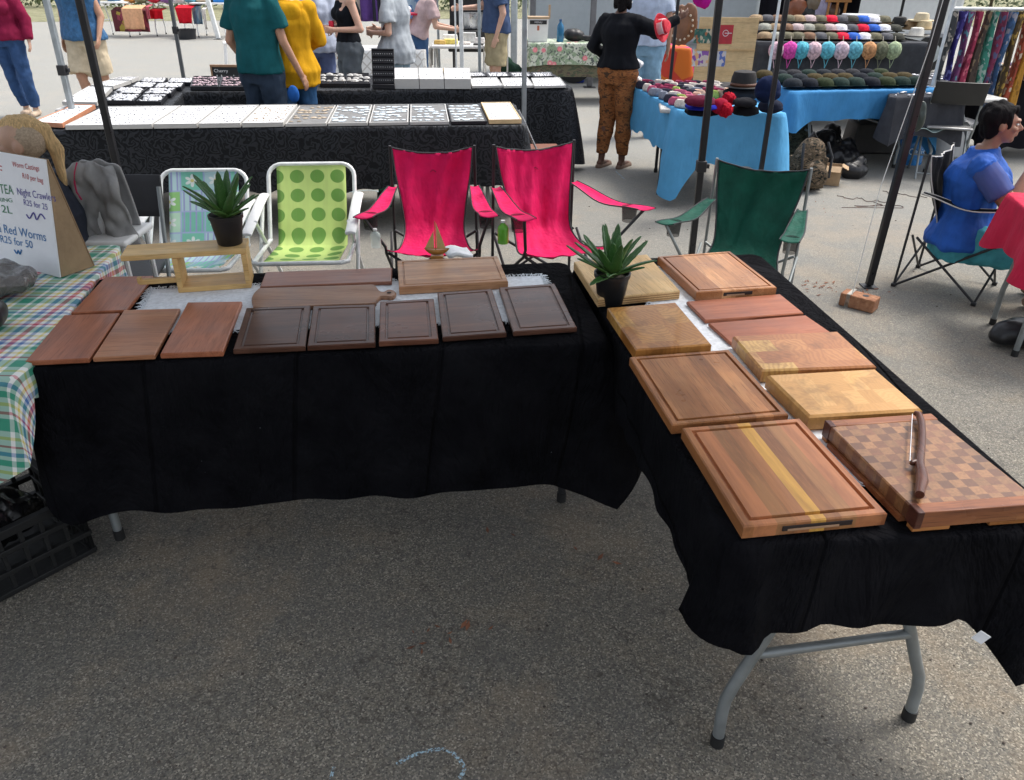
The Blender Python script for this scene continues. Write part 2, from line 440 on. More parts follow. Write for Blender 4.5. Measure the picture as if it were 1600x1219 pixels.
def m_dots():
    n = N('polka_dot_fabric', .75); u = n.tc.outputs['UV']; x, y, _ = n.sep(u)
    fx = n.math('SUBTRACT', n.math('FRACT', n.math('ADD', n.math('MULTIPLY', x, 9.2), .22)), .5)
    fy = n.math('SUBTRACT', n.math('FRACT', n.math('ADD', n.math('MULTIPLY', y, 8.6), .15)), .5)
    d = n.vm('LENGTH', n.comb(fx, fy, 0))
    c = n.mix(n.ramp(d, [(.345, 1.), (.36, 0.)]), (.50, .66, .20), (.13, .30, .05))
    st = n.noise(n.map(u, (30, 2, 1)), 1, 2)
    n.col(n.mix(n.ramp(st, [(.4, .12), (.6, 0.)]), c, (.25, .28, .12))); n.bump(n.noise(n.tc.outputs['Object'], 7, 2), .25, .02); return n.m
def m_patch():
    n = N('patchwork_fabric', .75); u = n.tc.outputs['UV']
    p = n.map(u, (8, 8, 8)); i = n.vm('FLOOR', p); f = n.vm('SUBTRACT', n.vm('FRACTION', p), (.5, .5, 0)); x, y, _ = n.sep(f)
    w = n.white(i); r = w[0]
    base = n.ramp(r, [(0, (.18, .50, .38)), (.25, (.42, .60, .62)), (.45, (.26, .52, .18)), (.65, (.35, .36, .62)), (.8, (.45, .66, .50))], True)
    d = n.vm('LENGTH', n.comb(x, y, 0)); an = n.math('ARCTAN2', y, x)
    fl = n.math('SUBTRACT', d, n.math('MULTIPLY', n.math('ABSOLUTE', n.math('SINE', n.math('MULTIPLY', an, 3))), .22))
    c = n.mix(n.ramp(fl, [(.08, 1.), (.12, 0.)]), base, (.68, .72, .70))
    c = n.mix(n.ramp(d, [(.07, 1.), (.09, 0.)]), c, (.6, .55, .2))
    st = n.math('ABSOLUTE', n.math('SUBTRACT', n.math('FRACT', n.math('MULTIPLY', x, 4)), .5))
    c2 = n.mix(n.ramp(st, [(.1, 1.), (.2, 0.)]), base, (.30, .32, .55))
    c = n.mix(n.ramp(n.sep(w[1])[1], [(0, 0.), (.5, 1.)], True), c, c2)
    e = n.math('MAXIMUM', n.math('ABSOLUTE', x), n.math('ABSOLUTE', y))
    c = n.mix(n.ramp(e, [(.45, 0.), (.47, .8)]), c, (.36, .40, .66))
    n.col(c); n.bump(n.noise(n.tc.outputs['Object'], 7, 2), .25, .02); return n.m
M_BLACK = m_black(); M_DAMASK = m_damask()
M_STEEL = metal((.26, .28, .28), .5, .5); M_DARKSTEEL = mt((.03, .03, .033), .45, .3, 'metal'); M_RUBBER = plastic((.012, .012, .012), .7)
M_WHITEMETAL = mt((.72, .74, .74), .35, .1, 'metal'); M_GALV = mt((.36, .40, .42), .4, .6, 'metal')
M_WHITE = plastic((.78, .78, .77), .45); M_DARK = plastic((.015, .015, .018), .5)
M_FRINGE = cloth((.70, .74, .78))
# ================================================================ general builders
def poly_frame(c):      # FL, FR, BR, BL
    c = [Vector((p[0], p[1])) for p in c]; return c
def drape(name, corners, ztop, drops, m, parent=None, amp=.02, seed=0, cex=.06, flare=.05, r=.035, wl=.22, hem=.012, corner_drop=None, K=14, step=.02, cw=.2, pl=.0, shift=None):
    """tablecloth: flat top with rounded rim, folded skirt. corners FL,FR,BR,BL; drops front,right,back,left"""
    cs = [Vector((p[0], p[1])) for p in corners]; ctr = sum(cs, Vector((0, 0)))/4
    rnd = random.Random(seed); per = []; s = 0
    for i in range(4):
        a, b = cs[i], cs[(i+1) % 4]; d = b-a; ln = d.length; t = d/ln; nn = Vector((t.y, -t.x))
        a2 = a+t*r; b2 = b-t*r; k = max(4, int((ln-2*r)/step))
        t2 = (cs[(i+2) % 4]-b).normalized(); n2 = Vector((t2.y, -t2.x))
        nd = drops[(i+1) % 4]
        for j in range(k+1):
            f = j/k; p = a2+(b2-a2)*f; e = min(f, 1-f)*ln
            ci = i if f < .5 else (i+1) % 4
            per.append([p, nn, drops[i], e, ci, s+f*ln, nn])
        cc = b-t*r-nn*r
        for j in range(1, 7):
            f = j/7; an = f*math.pi/2; q = nn*math.cos(an)+n2*math.sin(an)
            per.append([cc+q*r, q, L(drops[i], nd, f), 0, (i+1) % 4, s+ln, q])
        s += ln
    n = len(per); ph = [rnd.random()*6.28 for _ in range(6)]; T = s
    mb = MB(); lv = []
    cd = corner_drop or [0, 0, 0, 0]
    def uv(p): return (p[0], p[1])
    rings = [0.0, .35, .6, .8, .93]
    for k in rings:
        row = []
        for q in per:
            p = ctr+(q[0]-ctr)*(k if k else .02)
            row.append((p.x, p.y, ztop+.0015*noise.noise(Vector((p.x*6, p.y*6, seed))))); 
        lv.append([(c, uv(c)) for c in row])
    lv.append([((q[0].x, q[0].y, ztop), (q[0].x, q[0].y)) for q in per])
    for j in range(0, K+1):
        t = j/K; row = []
        for p, nn, dr, e, ci, sp, q in per:
            w = max(0, 1-e/cw)**1.25
            fold = (.5+.5*math.sin(sp/wl*6.28+ph[0]+1.3*math.sin(sp*2.1+ph[1])))*.6+.4*(.5+.5*math.sin(sp/wl*2.7*6.28*.5+ph[2]))
            fold *= .55+.45*math.sin(sp*1.7+ph[3])
            d = (dr+(cex+cd[ci])*w+hem*(math.sin(sp*9+ph[4])+.6*math.sin(sp*23+ph[5])))
            tt = t
            out = .010+amp*fold*tt**.8+(flare[ci] if isinstance(flare, (list, tuple)) else flare)*w*tt**.8
            out += .004*math.sin(sp*31+t*5)*tt+pl*w*math.sin(e*52+ci)*tt**.9
            sx_, sy_ = (shift[ci] if shift and ci in shift else (0, 0)); sx_ *= w*tt; sy_ *= w*tt
            c = (p.x+nn.x*out+sx_, p.y+nn.y*out+sy_, ztop-.004-max(0, d-.004)*tt)
            row.append((c, (p.x+nn.x*d*tt, p.y+nn.y*d*tt)))
        lv.append(row)
    for row in lv:
        for c, u in row: mb.uv[len(mb.v)] = u; mb.v.append(c)
    for i in range(len(lv)-1):
        for k in range(n):
            k2 = (k+1) % n; mb.f.append((i*n+k, i*n+k2, (i+1)*n+k2, (i+1)*n+k))
    mb.f.append(tuple(range(n-1, -1, -1)))
    return mb.build(name, m, parent, smooth=True, ang=80)
def quadpts(px, z): return [W(x, y, z) for x, y in px]
def board(name, label, px, zb, T, m, groove=False, side=None, group=None, gi=.018, gw=.009, gd=.004, bev=.003, reg=.4, cat='cutting board', rough_top=None):
    """px: TL,TR,BR,BL photo corners of the top face"""
    P = quadpts(px, zb+T); ctr = sum(P, Vector())/4
    ex = ((P[1]-P[0])+(P[2]-P[3]))/2; ey = ((P[0]-P[3])+(P[1]-P[2]))/2
    Rc = [ctr+ex*sx*.5+ey*sy*.5 for sx, sy in ((-1, 1), (1, 1), (1, -1), (-1, -1))]
    P = [P[i].lerp(Rc[i], reg) for i in range(4)]
    an = math.atan2(ex.y, ex.x); inv = Matrix.Rotation(-an, 3, 'Z')
    q = [inv @ (p-ctr) for p in P]; lx, ly = ex.length, ey.length
    def pt(u, v, z): 
        a = q[3].lerp(q[2], u); b = q[0].lerp(q[1], u); c = a.lerp(b, v); return (c.x, c.y, z)
    mb = MB(); loops = []
    def loop(d, z):
        du, dv = d/lx, d/ly; loops.append([pt(du, dv, z), pt(1-du, dv, z), pt(1-du, 1-dv, z), pt(du, 1-dv, z)])
    loop(bev, 0); loop(0, bev); loop(0, T-bev); loop(bev, T)
    if groove:
        loop(gi, T); loop(gi+gw*.15, T-gd*.8); loop(gi+gw*.5, T-gd); loop(gi+gw*.85, T-gd*.8); loop(gi+gw, T)
    vs = [v for l in loops for v in l]; fs = [(3, 2, 1, 0)]
    for i in range(len(loops)-1):
        for k in range(4): fs.append((i*4+k, i*4+(k+1) % 4, i*4+4+(k+1) % 4, i*4+4+k))
    e = (len(loops)-1)*4; fs.append((e, e+1, e+2, e+3))
    mb.add(vs, fs); ctr.z = zb
    o = mb.build(name, m, smooth=False)
    o.location = ctr; o.rotation_euler = (0, 0, an)
    tag(o, label, cat, group); o['dims'] = 0; del o['dims']
    return o, pt, lx, ly
def text_obj(name, s, m, parent, M, width, height=None, thick=.0006):
    c = bpy.data.curves.new('t', 'FONT'); c.body = s; c.size = 1; c.extrude = .0
    o = bpy.data.objects.new('t', c); COL.objects.link(o)
    dg = bpy.context.evaluated_depsgraph_get(); dg.update()
    me = bpy.data.meshes.new_from_object(o.evaluated_get(dg)); bpy.data.objects.remove(o)
    xs = [v.co.x for v in me.vertices]; ys = [v.co.y for v in me.vertices]
    x0, x1 = min(xs), max(xs); k = width/(x1-x0); kh = k if height is None else height/.7
    for v in me.vertices: v.co = ((v.co.x-x0)*k, v.co.y*kh, 0)
    me.name = name; me.materials.append(m)
    t = bpy.data.objects.new(name, me); COL.objects.link(t); t.parent = parent; t.matrix_local = M
    return t
# ================================================================ ground
mb = MB(); G_ = [(-60, -6), (60, -6), (60, 34), (-60, 34)]
mb.grid(lambda u, v: (-60+120*u, -6+42*v, 0), 24, 8)
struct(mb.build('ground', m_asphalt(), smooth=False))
mb = MB(); mb.grid(lambda u, v: (-150+300*u, 27+200*v+2*math.sin(u*40), .006+.02*noise.noise(Vector((u*30, v*30, 0)))+2.0*v*v), 60, 40)
struct(mb.build('grass_field', m_grass()))
# chalk marks
def m_chalk():
    n = N('chalk', 1); o = n.tc.outputs['Object']; f = n.noise(o, 180, 3, .7)
    n.col((.42, .60, .70)); n.lk(n.ramp(f, [(.47, 0.), (.55, .8)]), n.b.inputs['Alpha']); return n.m
MCH = m_chalk()
def ribbon(pts, w, z=.004):
    mb = MB(); P = [W(x, y, 0) for x, y in pts]
    for i in range(len(P)-1):
        d = (P[i+1]-P[i]).normalized(); s_ = Vector((-d.y, d.x, 0))*w/2
        if i == 0: mb.v += [tuple(P[0]+s_+Vector((0, 0, z))), tuple(P[0]-s_+Vector((0, 0, z)))]
        mb.v += [tuple(P[i+1]+s_+Vector((0, 0, z))), tuple(P[i+1]-s_+Vector((0, 0, z)))]
        k = 2*i; mb.f.append((k, k+1, k+3, k+2))
    return mb
def arc(pts, n=30):
    out = []; P = [Vector((*p, 0)) for p in pts]; P = [P[0]]+P+[P[-1]]
    for i in range(1, len(P)-2):
        for k in range(n//(len(P)-3)+1):
            t = k/(n//(len(P)-3)+1); a, b, c, d = P[i-1:i+3]
            q = .5*((2*b)+(c-a)*t+(2*a-5*b+4*c-d)*t*t+(3*b-a-3*c+d)*t**3); out.append((q.x, q.y))
    out.append((P[-1].x, P[-1].y)); return out
for pts, wd in (([(620, 1196), (645, 1182), (688, 1172), (712, 1182), (725, 1202), (718, 1218)], .011), ([(522, 1200), (517, 1219)], .008), ([(540, 302), (580, 298), (612, 306)], .02), ([(548, 318), (590, 312), (600, 300)], .015), ([(962, 268), (975, 280)], .015)):
    struct(ribbon(arc(pts, 24), wd).build('chalk_mark', MCH, smooth=False))
# loose grit, bits of leaf and paper on the asphalt
rnd = random.Random(3); mb = MB()
for i in range(520):
    x, y = rnd.uniform(0, 1600), rnd.uniform(300, 1219)
    p = W(x, y, .003); s_ = rnd.uniform(.0012, .0045)*(1+p.y*.12)
    mb.ell(p, (s_, s_*rnd.uniform(.5, 1), s_*.4), 6, 4)
struct(mb.build('grit', mt((.07, .055, .045), .9, var=.6)), 'stuff')
mb = MB()
for cx_, cy_, n_, sp in ((1280, 445, 26, 22), (1345, 455, 20, 30), (700, 985, 8, 40), (660, 1010, 3, 20), (1300, 320, 10, 40), (870, 860, 5, 60)):
    for i in range(n_):
        p = W(cx_+rnd.gauss(0, sp), cy_+rnd.gauss(0, sp*.25), .004); a = rnd.random()*3.14; l_ = rnd.uniform(.006, .022)
        d = Vector((math.cos(a), math.sin(a), 0))*l_; q = Vector((-d.y, d.x, 0))*.35
        mb.add([p-d, p+q, p+d+Vector((0, 0, .004)), p-q], [(0, 1, 2, 3)])
struct(mb.build('leaf_litter', mt((.18, .07, .035), .8, var=.5), smooth=False), 'stuff')

# ================================================================ own gazebo (poles in view, roof above the frame)
def pole(name, label, foot, height, r, m, tilt=(0, 0), collar=None, group='gazebo poles', foot_plate=True, inner=None):
    t = thing(name, label, 'pole', foot, 0, group)
    tx, ty = tilt
    P = lambda z: Vector((tx*z, ty*z, z))
    MB().bar(P(.012), P(height), 2*r, 2*r, (0, 1, 0)).build('tube', m, t, bevel=r*.35)
    if inner: MB().bar(P(.0), P(inner), 1.5*r, 1.5*r, (0, 1, 0)).build('inner_tube', m, t, bevel=r*.3)
    if foot_plate: MB().box((0, 0, .004), (r*4.2, r*4.2, .006)).build('foot_plate', M_DARKSTEEL, t, bevel=.001)
    if collar: MB().bar(P(collar-.035), P(collar+.035), 2.9*r, 2.9*r, (0, 1, 0)).box(P(collar)+Vector((r*1.9, 0, 0)), (r*1.3, .02, .03)).build('collar', M_DARK, t, bevel=.004)
    return t
PM = mt((.018, .018, .021), .35, .2, 'metal'); GG = 'black legs of the stall gazebo'
def fit_pole(a, b, z=2.15):
    """foot pixel b, upper pixel a at the photo's top edge -> foot point and tilt keeping the leg in its frontal plane"""
    f = W(*b, 0); q = A(*a, f.y); return f, ((q.x-f.x)/(q.z), 0)
f, t_ = fit_pole((124, 0), (226, 452)); pole('gazebo_pole', 'black gazebo pole behind the left end of the brown boards', f, 2.15, .0185, PM, t_, group=GG); PL = f
PM_ = W(1080, 402, 0)
f, t_ = fit_pole((1476, 0), (1357, 448)); pole('gazebo_pole', 'black gazebo pole tied to a brick on the ground', f, 2.3, .021, PM, t_, group=None); PR = f
pole('gazebo_pole', 'black pole standing left of the green camp chair', *[(q, 2.3, .021, PM, tt) for q, tt in [fit_pole((1124, 0), (1080, 402))]][0], group=GG, collar=.62)
for x in (PL.x, PM_.x):
    pole('gazebo_pole', 'black gazebo leg outside the picture at the %s front of the stall' % ('left' if x < 0 else 'right'), (x, .62, 0), 2.15, .0185, PM, group=GG)
def m_canopy():
    n = N('canopy_fabric', .8, 0, .2); n.col((.16, .18, .22)); n.b.inputs['Transmission Weight'].default_value = 0
    tr = n.t.nodes.new('ShaderNodeBsdfTranslucent'); tr.inputs[0].default_value = (.70, .72, .74, 1); mx = n.t.nodes.new('ShaderNodeMixShader'); mx.inputs[0].default_value = .65
    n.t.links.new(n.b.outputs[0], mx.inputs[1]); n.t.links.new(tr.outputs[0], mx.inputs[2]); n.t.links.new(mx.outputs[0], n.t.nodes['Material Output'].inputs[0]); return n.m
M_CANOPY = m_canopy()
t = thing('gazebo_canopy', 'dark fabric gazebo roof over the wooden board stall', 'canopy', ((PL.x+PM_.x)/2, 0, 0))
x0, x1 = PL.x-.06-(PL.x+PM_.x)/2, PM_.x+.06-(PL.x+PM_.x)/2; y0, y1 = .55, PL.y+.05; xc, yc = (x0+x1)/2, (y0+y1)/2
MB().add([(x0, y0, 2.15), (x1, y0, 2.15), (x1, y1, 2.15), (x0, y1, 2.15), (xc-.5, yc, 2.85), (xc+.5, yc, 2.85)], [(0, 1, 5, 4), (1, 2, 5), (2, 3, 4, 5), (3, 0, 4)]).build('roof', M_CANOPY, t, solid=.004)
MB().box((xc, y0, 2.08), (x1-x0, .004, .2)).box((xc, y1, 2.08), (x1-x0, .004, .2)).box((x0, yc, 2.08), (.004, y1-y0, .2)).box((x1, yc, 2.08), (.004, y1-y0, .2)).build('valance', cloth((.03, .04, .06)), t)
# brick weight + string
bp = W(1340, 485, 0); a_ = math.atan2(*(W(1372, 482, 0)-W(1325, 470, 0)).yx)
t = thing('brick', 'clay brick with a hole tied to the black pole', 'brick', bp+Vector((.02, .05, 0)), a_)
def m_brick():
    n = N('clay_brick', .9); o = n.tc.outputs['Object']
    c = n.ramp(n.noise(o, 30, 5, .7), [(.3, (.20, .085, .045)), (.55, (.36, .17, .09)), (.75, (.48, .28, .17))]); n.col(c); n.bump(n.noise(o, 60, 4), .7, .006); return n.m
MB().box((0, 0, .04), (.2, .1, .078)).build('brick_body', m_brick(), t, bevel=.006)
MB().lathe([(.0, .0795), (.017, .0795), (.018, .0805), (.0, .0806)], (.03, 0, 0), 14).build('hole', M_DARK, t)
sp = MB()
for k, x in enumerate((-.062, -.056, -.051, -.045)): sp.tube([(x, -.052, .002), (x+.002, -.053, .082), (x, .053, .083), (x, .053, .002)], .0022, 6, closed=True)
sp.build('string_loop', cloth((.6, .58, .52)), t)
top_ = A(1452, 75, PR.y-.03)
s1 = MB().tube([bp+Vector((-.04, .03, .085)), L(bp+Vector((-.04, .03, .085)), top_, .45)+Vector((-.03, 0, 0)), top_, top_+Vector((.03, .01, .55))], .0022, 6)
tag(s1.build('string', cloth((.62, .62, .60))), 'pale string running from the brick up along the black pole', 'string')

# ================================================================ own tables
zt = .745
def fitrect(px, z):
    P = [W(x, y, z) for x, y in px]; c = sum(P, Vector())/4
    ex = ((P[1]-P[0])+(P[2]-P[3]))/2; ey = ((P[3]-P[0])+(P[2]-P[1]))/2
    a = math.atan2(ex.y, ex.x); u = Vector((math.cos(a), math.sin(a), 0)); v = Vector((-u.y, u.x, 0)); ly = ey.dot(v); lx = ex.length
    return [c-u*lx/2-v*ly/2, c+u*lx/2-v*ly/2, c+u*lx/2+v*ly/2, c-u*lx/2+v*ly/2], c, a, lx, ly
def folding_table(label, c, a, lx, ly, legs, h=.73, m_leg=M_STEEL, group=None, top=None, name='folding_table', wish=True, tt=.035):
    """legs: list of (foot x, foot y, knee x, top x) in table frame for each pair; default wishbone legs"""
    t = thing(name, label, 'table', (c.x, c.y, 0), a, group)
    MB().box((0, 0, h-tt/2), (lx-.02, ly-.02, tt)).build('tabletop', top or plastic((.55, .54, .52)), t, bevel=.012)
    for sx in legs:
        for sy in (-1, 1):
            xf, yf = sx, ly*.38*sy
            MB().tube([(xf, yf, .02), (xf, yf*1.03, .21), (xf, yf*.97, .25), (xf, yf*.55, h-.12), (xf, yf*.5, h-.04)], .0145, 12).build('leg', m_leg, t)
            MB().tube([(xf, yf, 0), (xf, yf, .035)], .0175, 12).build('leg_cap', M_RUBBER, t)
        MB().tube([(xf, -ly*.38*.80, .36), (xf, ly*.38*.80, .36)], .012, 10).build('crossbar', m_leg, t)
    return t
LT, lc, la, llx, lly = fitrect([(26, 575), (945, 534), (884, 409), (150, 437)], zt)
RT_P = [W(1143, 846, zt), W(1668, 824, zt), W(1183, 397, zt), W(903, 408, zt)]
rc = sum(RT_P, Vector())/4; rex = RT_P[1]-RT_P[0]; ra_ = math.atan2(rex.y, rex.x)
t = thing('folding_table', 'folding table under the black cloth with the row of dark boards', 'table', (lc.x, lc.y, 0), la)
inv = Matrix.Rotation(-la, 3, 'Z')
MB().box((0, 0, .722), (llx-.03, lly-.03, .035)).build('tabletop', plastic((.5, .5, .48)), t, bevel=.01)
def leg_to(t, px, inv, c, top_shift, m, tz=.70, knee=.0):
    f = inv @ (W(*px, 0)-Vector((c.x, c.y, 0)))
    tp = Vector((f.x+top_shift[0], f.y+top_shift[1], tz)); k = L(f, tp, .3)+Vector((knee, 0, 0))
    MB().tube([f+Vector((0, 0, .02)), k, tp], .0145, 12).build('leg', m, t)
    MB().tube([f, f+Vector((0, 0, .038))], .0178, 12).build('leg_cap', M_RUBBER, t)
for px, sh in (((188, 841), (-.03, .06)), ((877, 782), (0, .05)), ((240, 742), (-.03, -.06)), ((850, 700), (0, -.05))): leg_to(t, px, inv, lc, sh, M_STEEL if px[0] < 800 else M_DARKSTEEL)
drape_o = drape('tablecloth', LT, zt, (.535, .30, .32, .44), M_BLACK, amp=.028, seed=3, wl=.37, hem=.007, cex=.01, flare=[.03, .05, .05, .05], shift={1: (.10, .05)}, corner_drop=[.0, .085, 0, 0], cw=.13, pl=.012)
tag(drape_o, 'black tablecloth hanging low on the long table of dark boards', 'tablecloth')
t = thing('folding_table', 'folding table with bent grey legs under the right black cloth', 'table', (rc.x, rc.y, 0), ra_)
inv = Matrix.Rotation(-ra_, 3, 'Z')
q = [inv @ (p-rc) for p in RT_P]
m2 = MB().add([(p.x*.97, p.y*.985, z) for z in (.705, .738) for p in q], [(3, 2, 1, 0), (4, 5, 6, 7), (0, 1, 5, 4), (1, 2, 6, 5), (2, 3, 7, 6), (3, 0, 4, 7)])
m2.build('tabletop', plastic((.5, .5, .48)), t, bevel=.008)
fl, fr = W(1120, 1162, 0)-Vector((rc.x, rc.y, 0)), W(1419, 1122, 0)-Vector((rc.x, rc.y, 0))
fl, fr = inv @ fl, inv @ fr
dl = fr-fl
def bent(f, s_, t):
    up = Vector((0, .045, 0))
    P = [f+Vector((0, 0, .015)), f+Vector((.0*s_, .006, .11)), f+Vector((.005*s_, .012, .155)), f+Vector((.022*s_, .018, .20)), f+Vector((.105*s_, .03, .42)), f+Vector((.14*s_, .04, .70))]
    MB().tube(P, .0155, 14).build('leg', M_STEEL, t); MB().tube([f, f+Vector((0, .001, .034))], .0185, 14).build('leg_cap', M_RUBBER, t)
bent(fl, 1, t); bent(fr, -1, t)
MB().tube([fl+Vector((.055, .022, .30)), fr+Vector((-.055, .022, .30))], .0125, 12).build('crossbar', M_STEEL, t)
back = Vector((-.02, 1.15, 0))
for f, s_ in ((fl+back, 1), (fr+back, -1)): bent(f, s_, t)
o = drape('tablecloth', RT_P, zt, (.245, .22, .26, .235), M_BLACK, amp=.045, seed=11, wl=.17, hem=.006, cex=.02, flare=.05, corner_drop=[-.01, .13, 0, 0], cw=.15, pl=.018)
tag(o, 'black tablecloth with a white care label under the thick boards', 'tablecloth')
cl = A(1533, 996, W(1533, 850, zt).y-.06)
MB().box((0, 0, 0), (.032, .0015, .026), rot=Matrix.Rotation(R(35), 3, 'Y')).build('care_label', cloth((.7, .72, .75)), o, loc=cl)
# ---------------- white runners
def runner(px, label, seed, n=26, fr=((0, 1), (1, 2), (2, 3), (3, 0))):
    P = quadpts(px, zt+.0035); rnd = random.Random(seed)
    mb = MB()
    def fn(u, v):
        p = P[3].lerp(P[2], u).lerp(P[0].lerp(P[1], u), v)
        e = min(u, 1-u, v, 1-v)
        j = noise.noise(Vector((u*22, v*9, seed)))*.010*(1 if e < .03 else .2)
        return (p.x+j, p.y+j*.8, p.z+.0022*(.6+noise.noise(Vector((u*24, v*10, seed+3)))))
    mb.grid(fn, n*2, n)
    o = mb.build('table_runner', M_RUN, smooth=True); tag(o, label, 'cloth', 'white fringed runners')
    fb = MB()
    for a, b in fr:
        ln = (P[b]-P[a]).length; k = int(ln/.0055); ctr = sum(P, Vector())/4
        for i in range(k):
            p = P[a].lerp(P[b], (i+rnd.random())/k); d = (p-ctr); e = (P[b]-P[a]).normalized(); nn = Vector((e.y, -e.x, 0))
            if nn.dot(d) < 0: nn = -nn
            p = p-nn*.010+Vector((0, 0, .002)); l_ = rnd.uniform(.018, .036); q_ = p+nn*l_*.5+e*rnd.gauss(0, .006)+Vector((0, 0, .003)); r_ = p+nn*l_+e*rnd.gauss(0, .010)
            fb.tube([p, q_, r_], [.0011, .0017, .0009], 4, cap=False)
    fb.build('fringe', M_FRINGE, o)
M_RUN = cloth((.76, .80, .85), scale=60)
runner([(236, 452), (848, 431), (880, 500), (200, 522)], 'white fringed runner beneath the dark boards on the long table', 1)
runner([(965, 424), (1095, 415), (1398, 752), (1300, 762)], 'white fringed runner beneath the thick boards on the right table', 2, fr=((0, 1), (2, 3), (3, 0)))

# ================================================================ cutting boards
zb = zt+.006
BW = dict(cols=((.29, .088, .040), (.40, .135, .065), (.49, .19, .10)), spec=.3)
def bw(s, **k): return m_wood(**BW, seed=s, rough=.36, ax=k.get('ax', 'y'), scale=20)
GB = 'plain red-brown boards on the long table'
board('cutting_board', 'plain red-brown board at the front left corner of the long table', [(100, 492), (187, 489), (139, 560), (38, 565)], zb, .016, bw(1), group=GB, rough_top=1)
board('cutting_board', 'plain red-brown board alone in the back row beside the plaid cloth', [(165, 432), (239, 431), (199, 484), (110, 489)], zb, .014, bw(2), group=GB)
board('cutting_board', 'plain red-brown board with ripples, second from the left in the front row', [(193, 484), (282, 482), (241, 554.5), (145, 559)], zb, .016, m_wood(((.28, .11, .055), (.42, .18, .09), (.54, .28, .16)), ax='x', scale=11, seed=3, rough=.34), group=GB)
board('cutting_board', 'plain red-brown board on the fringe, just left of the dark boards', [(293, 472), (378, 471), (348, 549), (250, 553)], zb, .018, bw(4), group=GB)
board('cutting_board', 'long plain plank board lying behind the paddle board', [(415, 425), (613, 418), (612, 440), (406, 448)], zb, .014, m_wood(((.20, .08, .05), (.30, .13, .085), (.39, .185, .13)), ax='x', seed=5, rough=.36, scale=14))
DK = ((.045, .018, .011), (.092, .040, .025), (.16, .075, .047))
GD = 'dark grooved boards in the front row'
dk_px = [([(385, 481), (485, 477), (477, 541), (364, 546)], 'dark brown grooved board, leftmost of the dark front row', (1, 1, 1)),
 ([(489, 478), (586, 475.6), (586, 535.6), (480, 541)], 'dark brown grooved board under the middle of the paddle board', (1.1, 1.0, .95)),
 ([(594, 471), (677.6, 466), (685, 530), (592, 534)], 'smallest dark grooved board, narrow with a reddish patch', (1.5, 1.3, 1.2)),
 ([(684, 457.6), (768, 451), (792, 520), (691, 526.6)], 'dark grooved board in front of the thick tan board', (1.2, 1.2, 1.2)),
 ([(779.5, 449), (866.7, 442.7), (901.7, 511.7), (802, 518)], 'dark grey-brown grooved board nearest the table corner', (1.3, 1.35, 1.4))]
for i, (px, lb, tint) in enumerate(dk_px):
    cs = tuple(tuple(a*b for a, b in zip(c, tint)) for c in DK)
    board('cutting_board', lb, px, zb, .018, m_wood(cs, ax='x', seed=10+i, rough=.30, scale=16, coat=.3), groove=True, group=GD, gi=.019, gw=.009, gd=.005)
# paddle board
P = [W(x, y, zb+.016) for x, y in arc([(404, 450), (480, 447.5), (560, 445), (583, 444.5), (589, 449), (593, 454), (600, 456), (608, 452.5), (616, 454), (619, 458), (613, 462.5), (602, 462), (594, 463), (588, 469), (581, 473.5), (520, 476), (460, 478.5), (402, 480), (395, 475), (393, 466), (397, 457), (404, 450)], 70)[:-1]]
c0 = sum(P, Vector())/len(P)
mb = MB(); n_ = len(P); q = [(p-c0) for p in P][::-1]
for sc_, z in ((.99, 0), (1, .003), (1, .013), (.985, .016)): mb.v += [(v.x*sc_, v.y*sc_, z) for v in q]
if sum(q[i].x*q[(i+1) % n_].y-q[(i+1) % n_].x*q[i].y for i in range(n_)) < 0: pass
for k in range(3):
    for i in range(n_): mb.f.append((k*n_+i, k*n_+(i+1) % n_, (k+1)*n_+(i+1) % n_, (k+1)*n_+i))
mb.f += [tuple(range(n_-1, -1, -1)), tuple(range(3*n_, 4*n_))]
o = mb.build('paddle_board', m_wood(((.20, .095, .055), (.30, .16, .095), (.40, .23, .145)), ax='x', seed=20, scale=13, rough=.4), smooth=False); o.location = (c0.x, c0.y, zb)
tag(o, 'brown paddle board with a small round handle with a hole', 'serving board')
hp = W(608, 457.5, zb+.0165); MB().lathe([(0, .0003), (.0075, .0003), (.0082, .001), (.0, .0012)], (hp.x-c0.x, hp.y-c0.y, .0162), 18).build('handle_hole', mt((.02, .01, .008), .8), o)
# thick framed board at the back
def slot(o, pt, u0, u1, z, v=0.0, T=.04):
    a, b = Vector(pt(u0, v, z)), Vector(pt(u1, v, z))
    MB().bar(a+Vector((0, -.0008, 0)), b+Vector((0, -.0008, 0)), .002, .013).build('slot_shade', mt((.02, .010, .008), .7), o, bevel=.004)  # raised dark bar: the shade inside the grip slot is put into its colour
    MB().bar(a+Vector((.012, -.0022, -.0035)), b+Vector((-.03, -.0022, -.0035)), .001, .005).build('slot_lip', mt((.42, .25, .15), .5), o)
board('cutting_board', 'thick tan grooved board with orange edge behind the dark ones', [(621, 407), (777, 400), (794, 439), (623, 449)], zb, .030, m_wood(((.28, .12, .055), (.46, .25, .13), (.58, .37, .22)), ax='x', seed=30, planks=.035, dark=[(0, (.75, .7, .68)), (1, (1, 1, 1))], rough=.4, scale=18), groove=True, gi=.017, gw=.007)
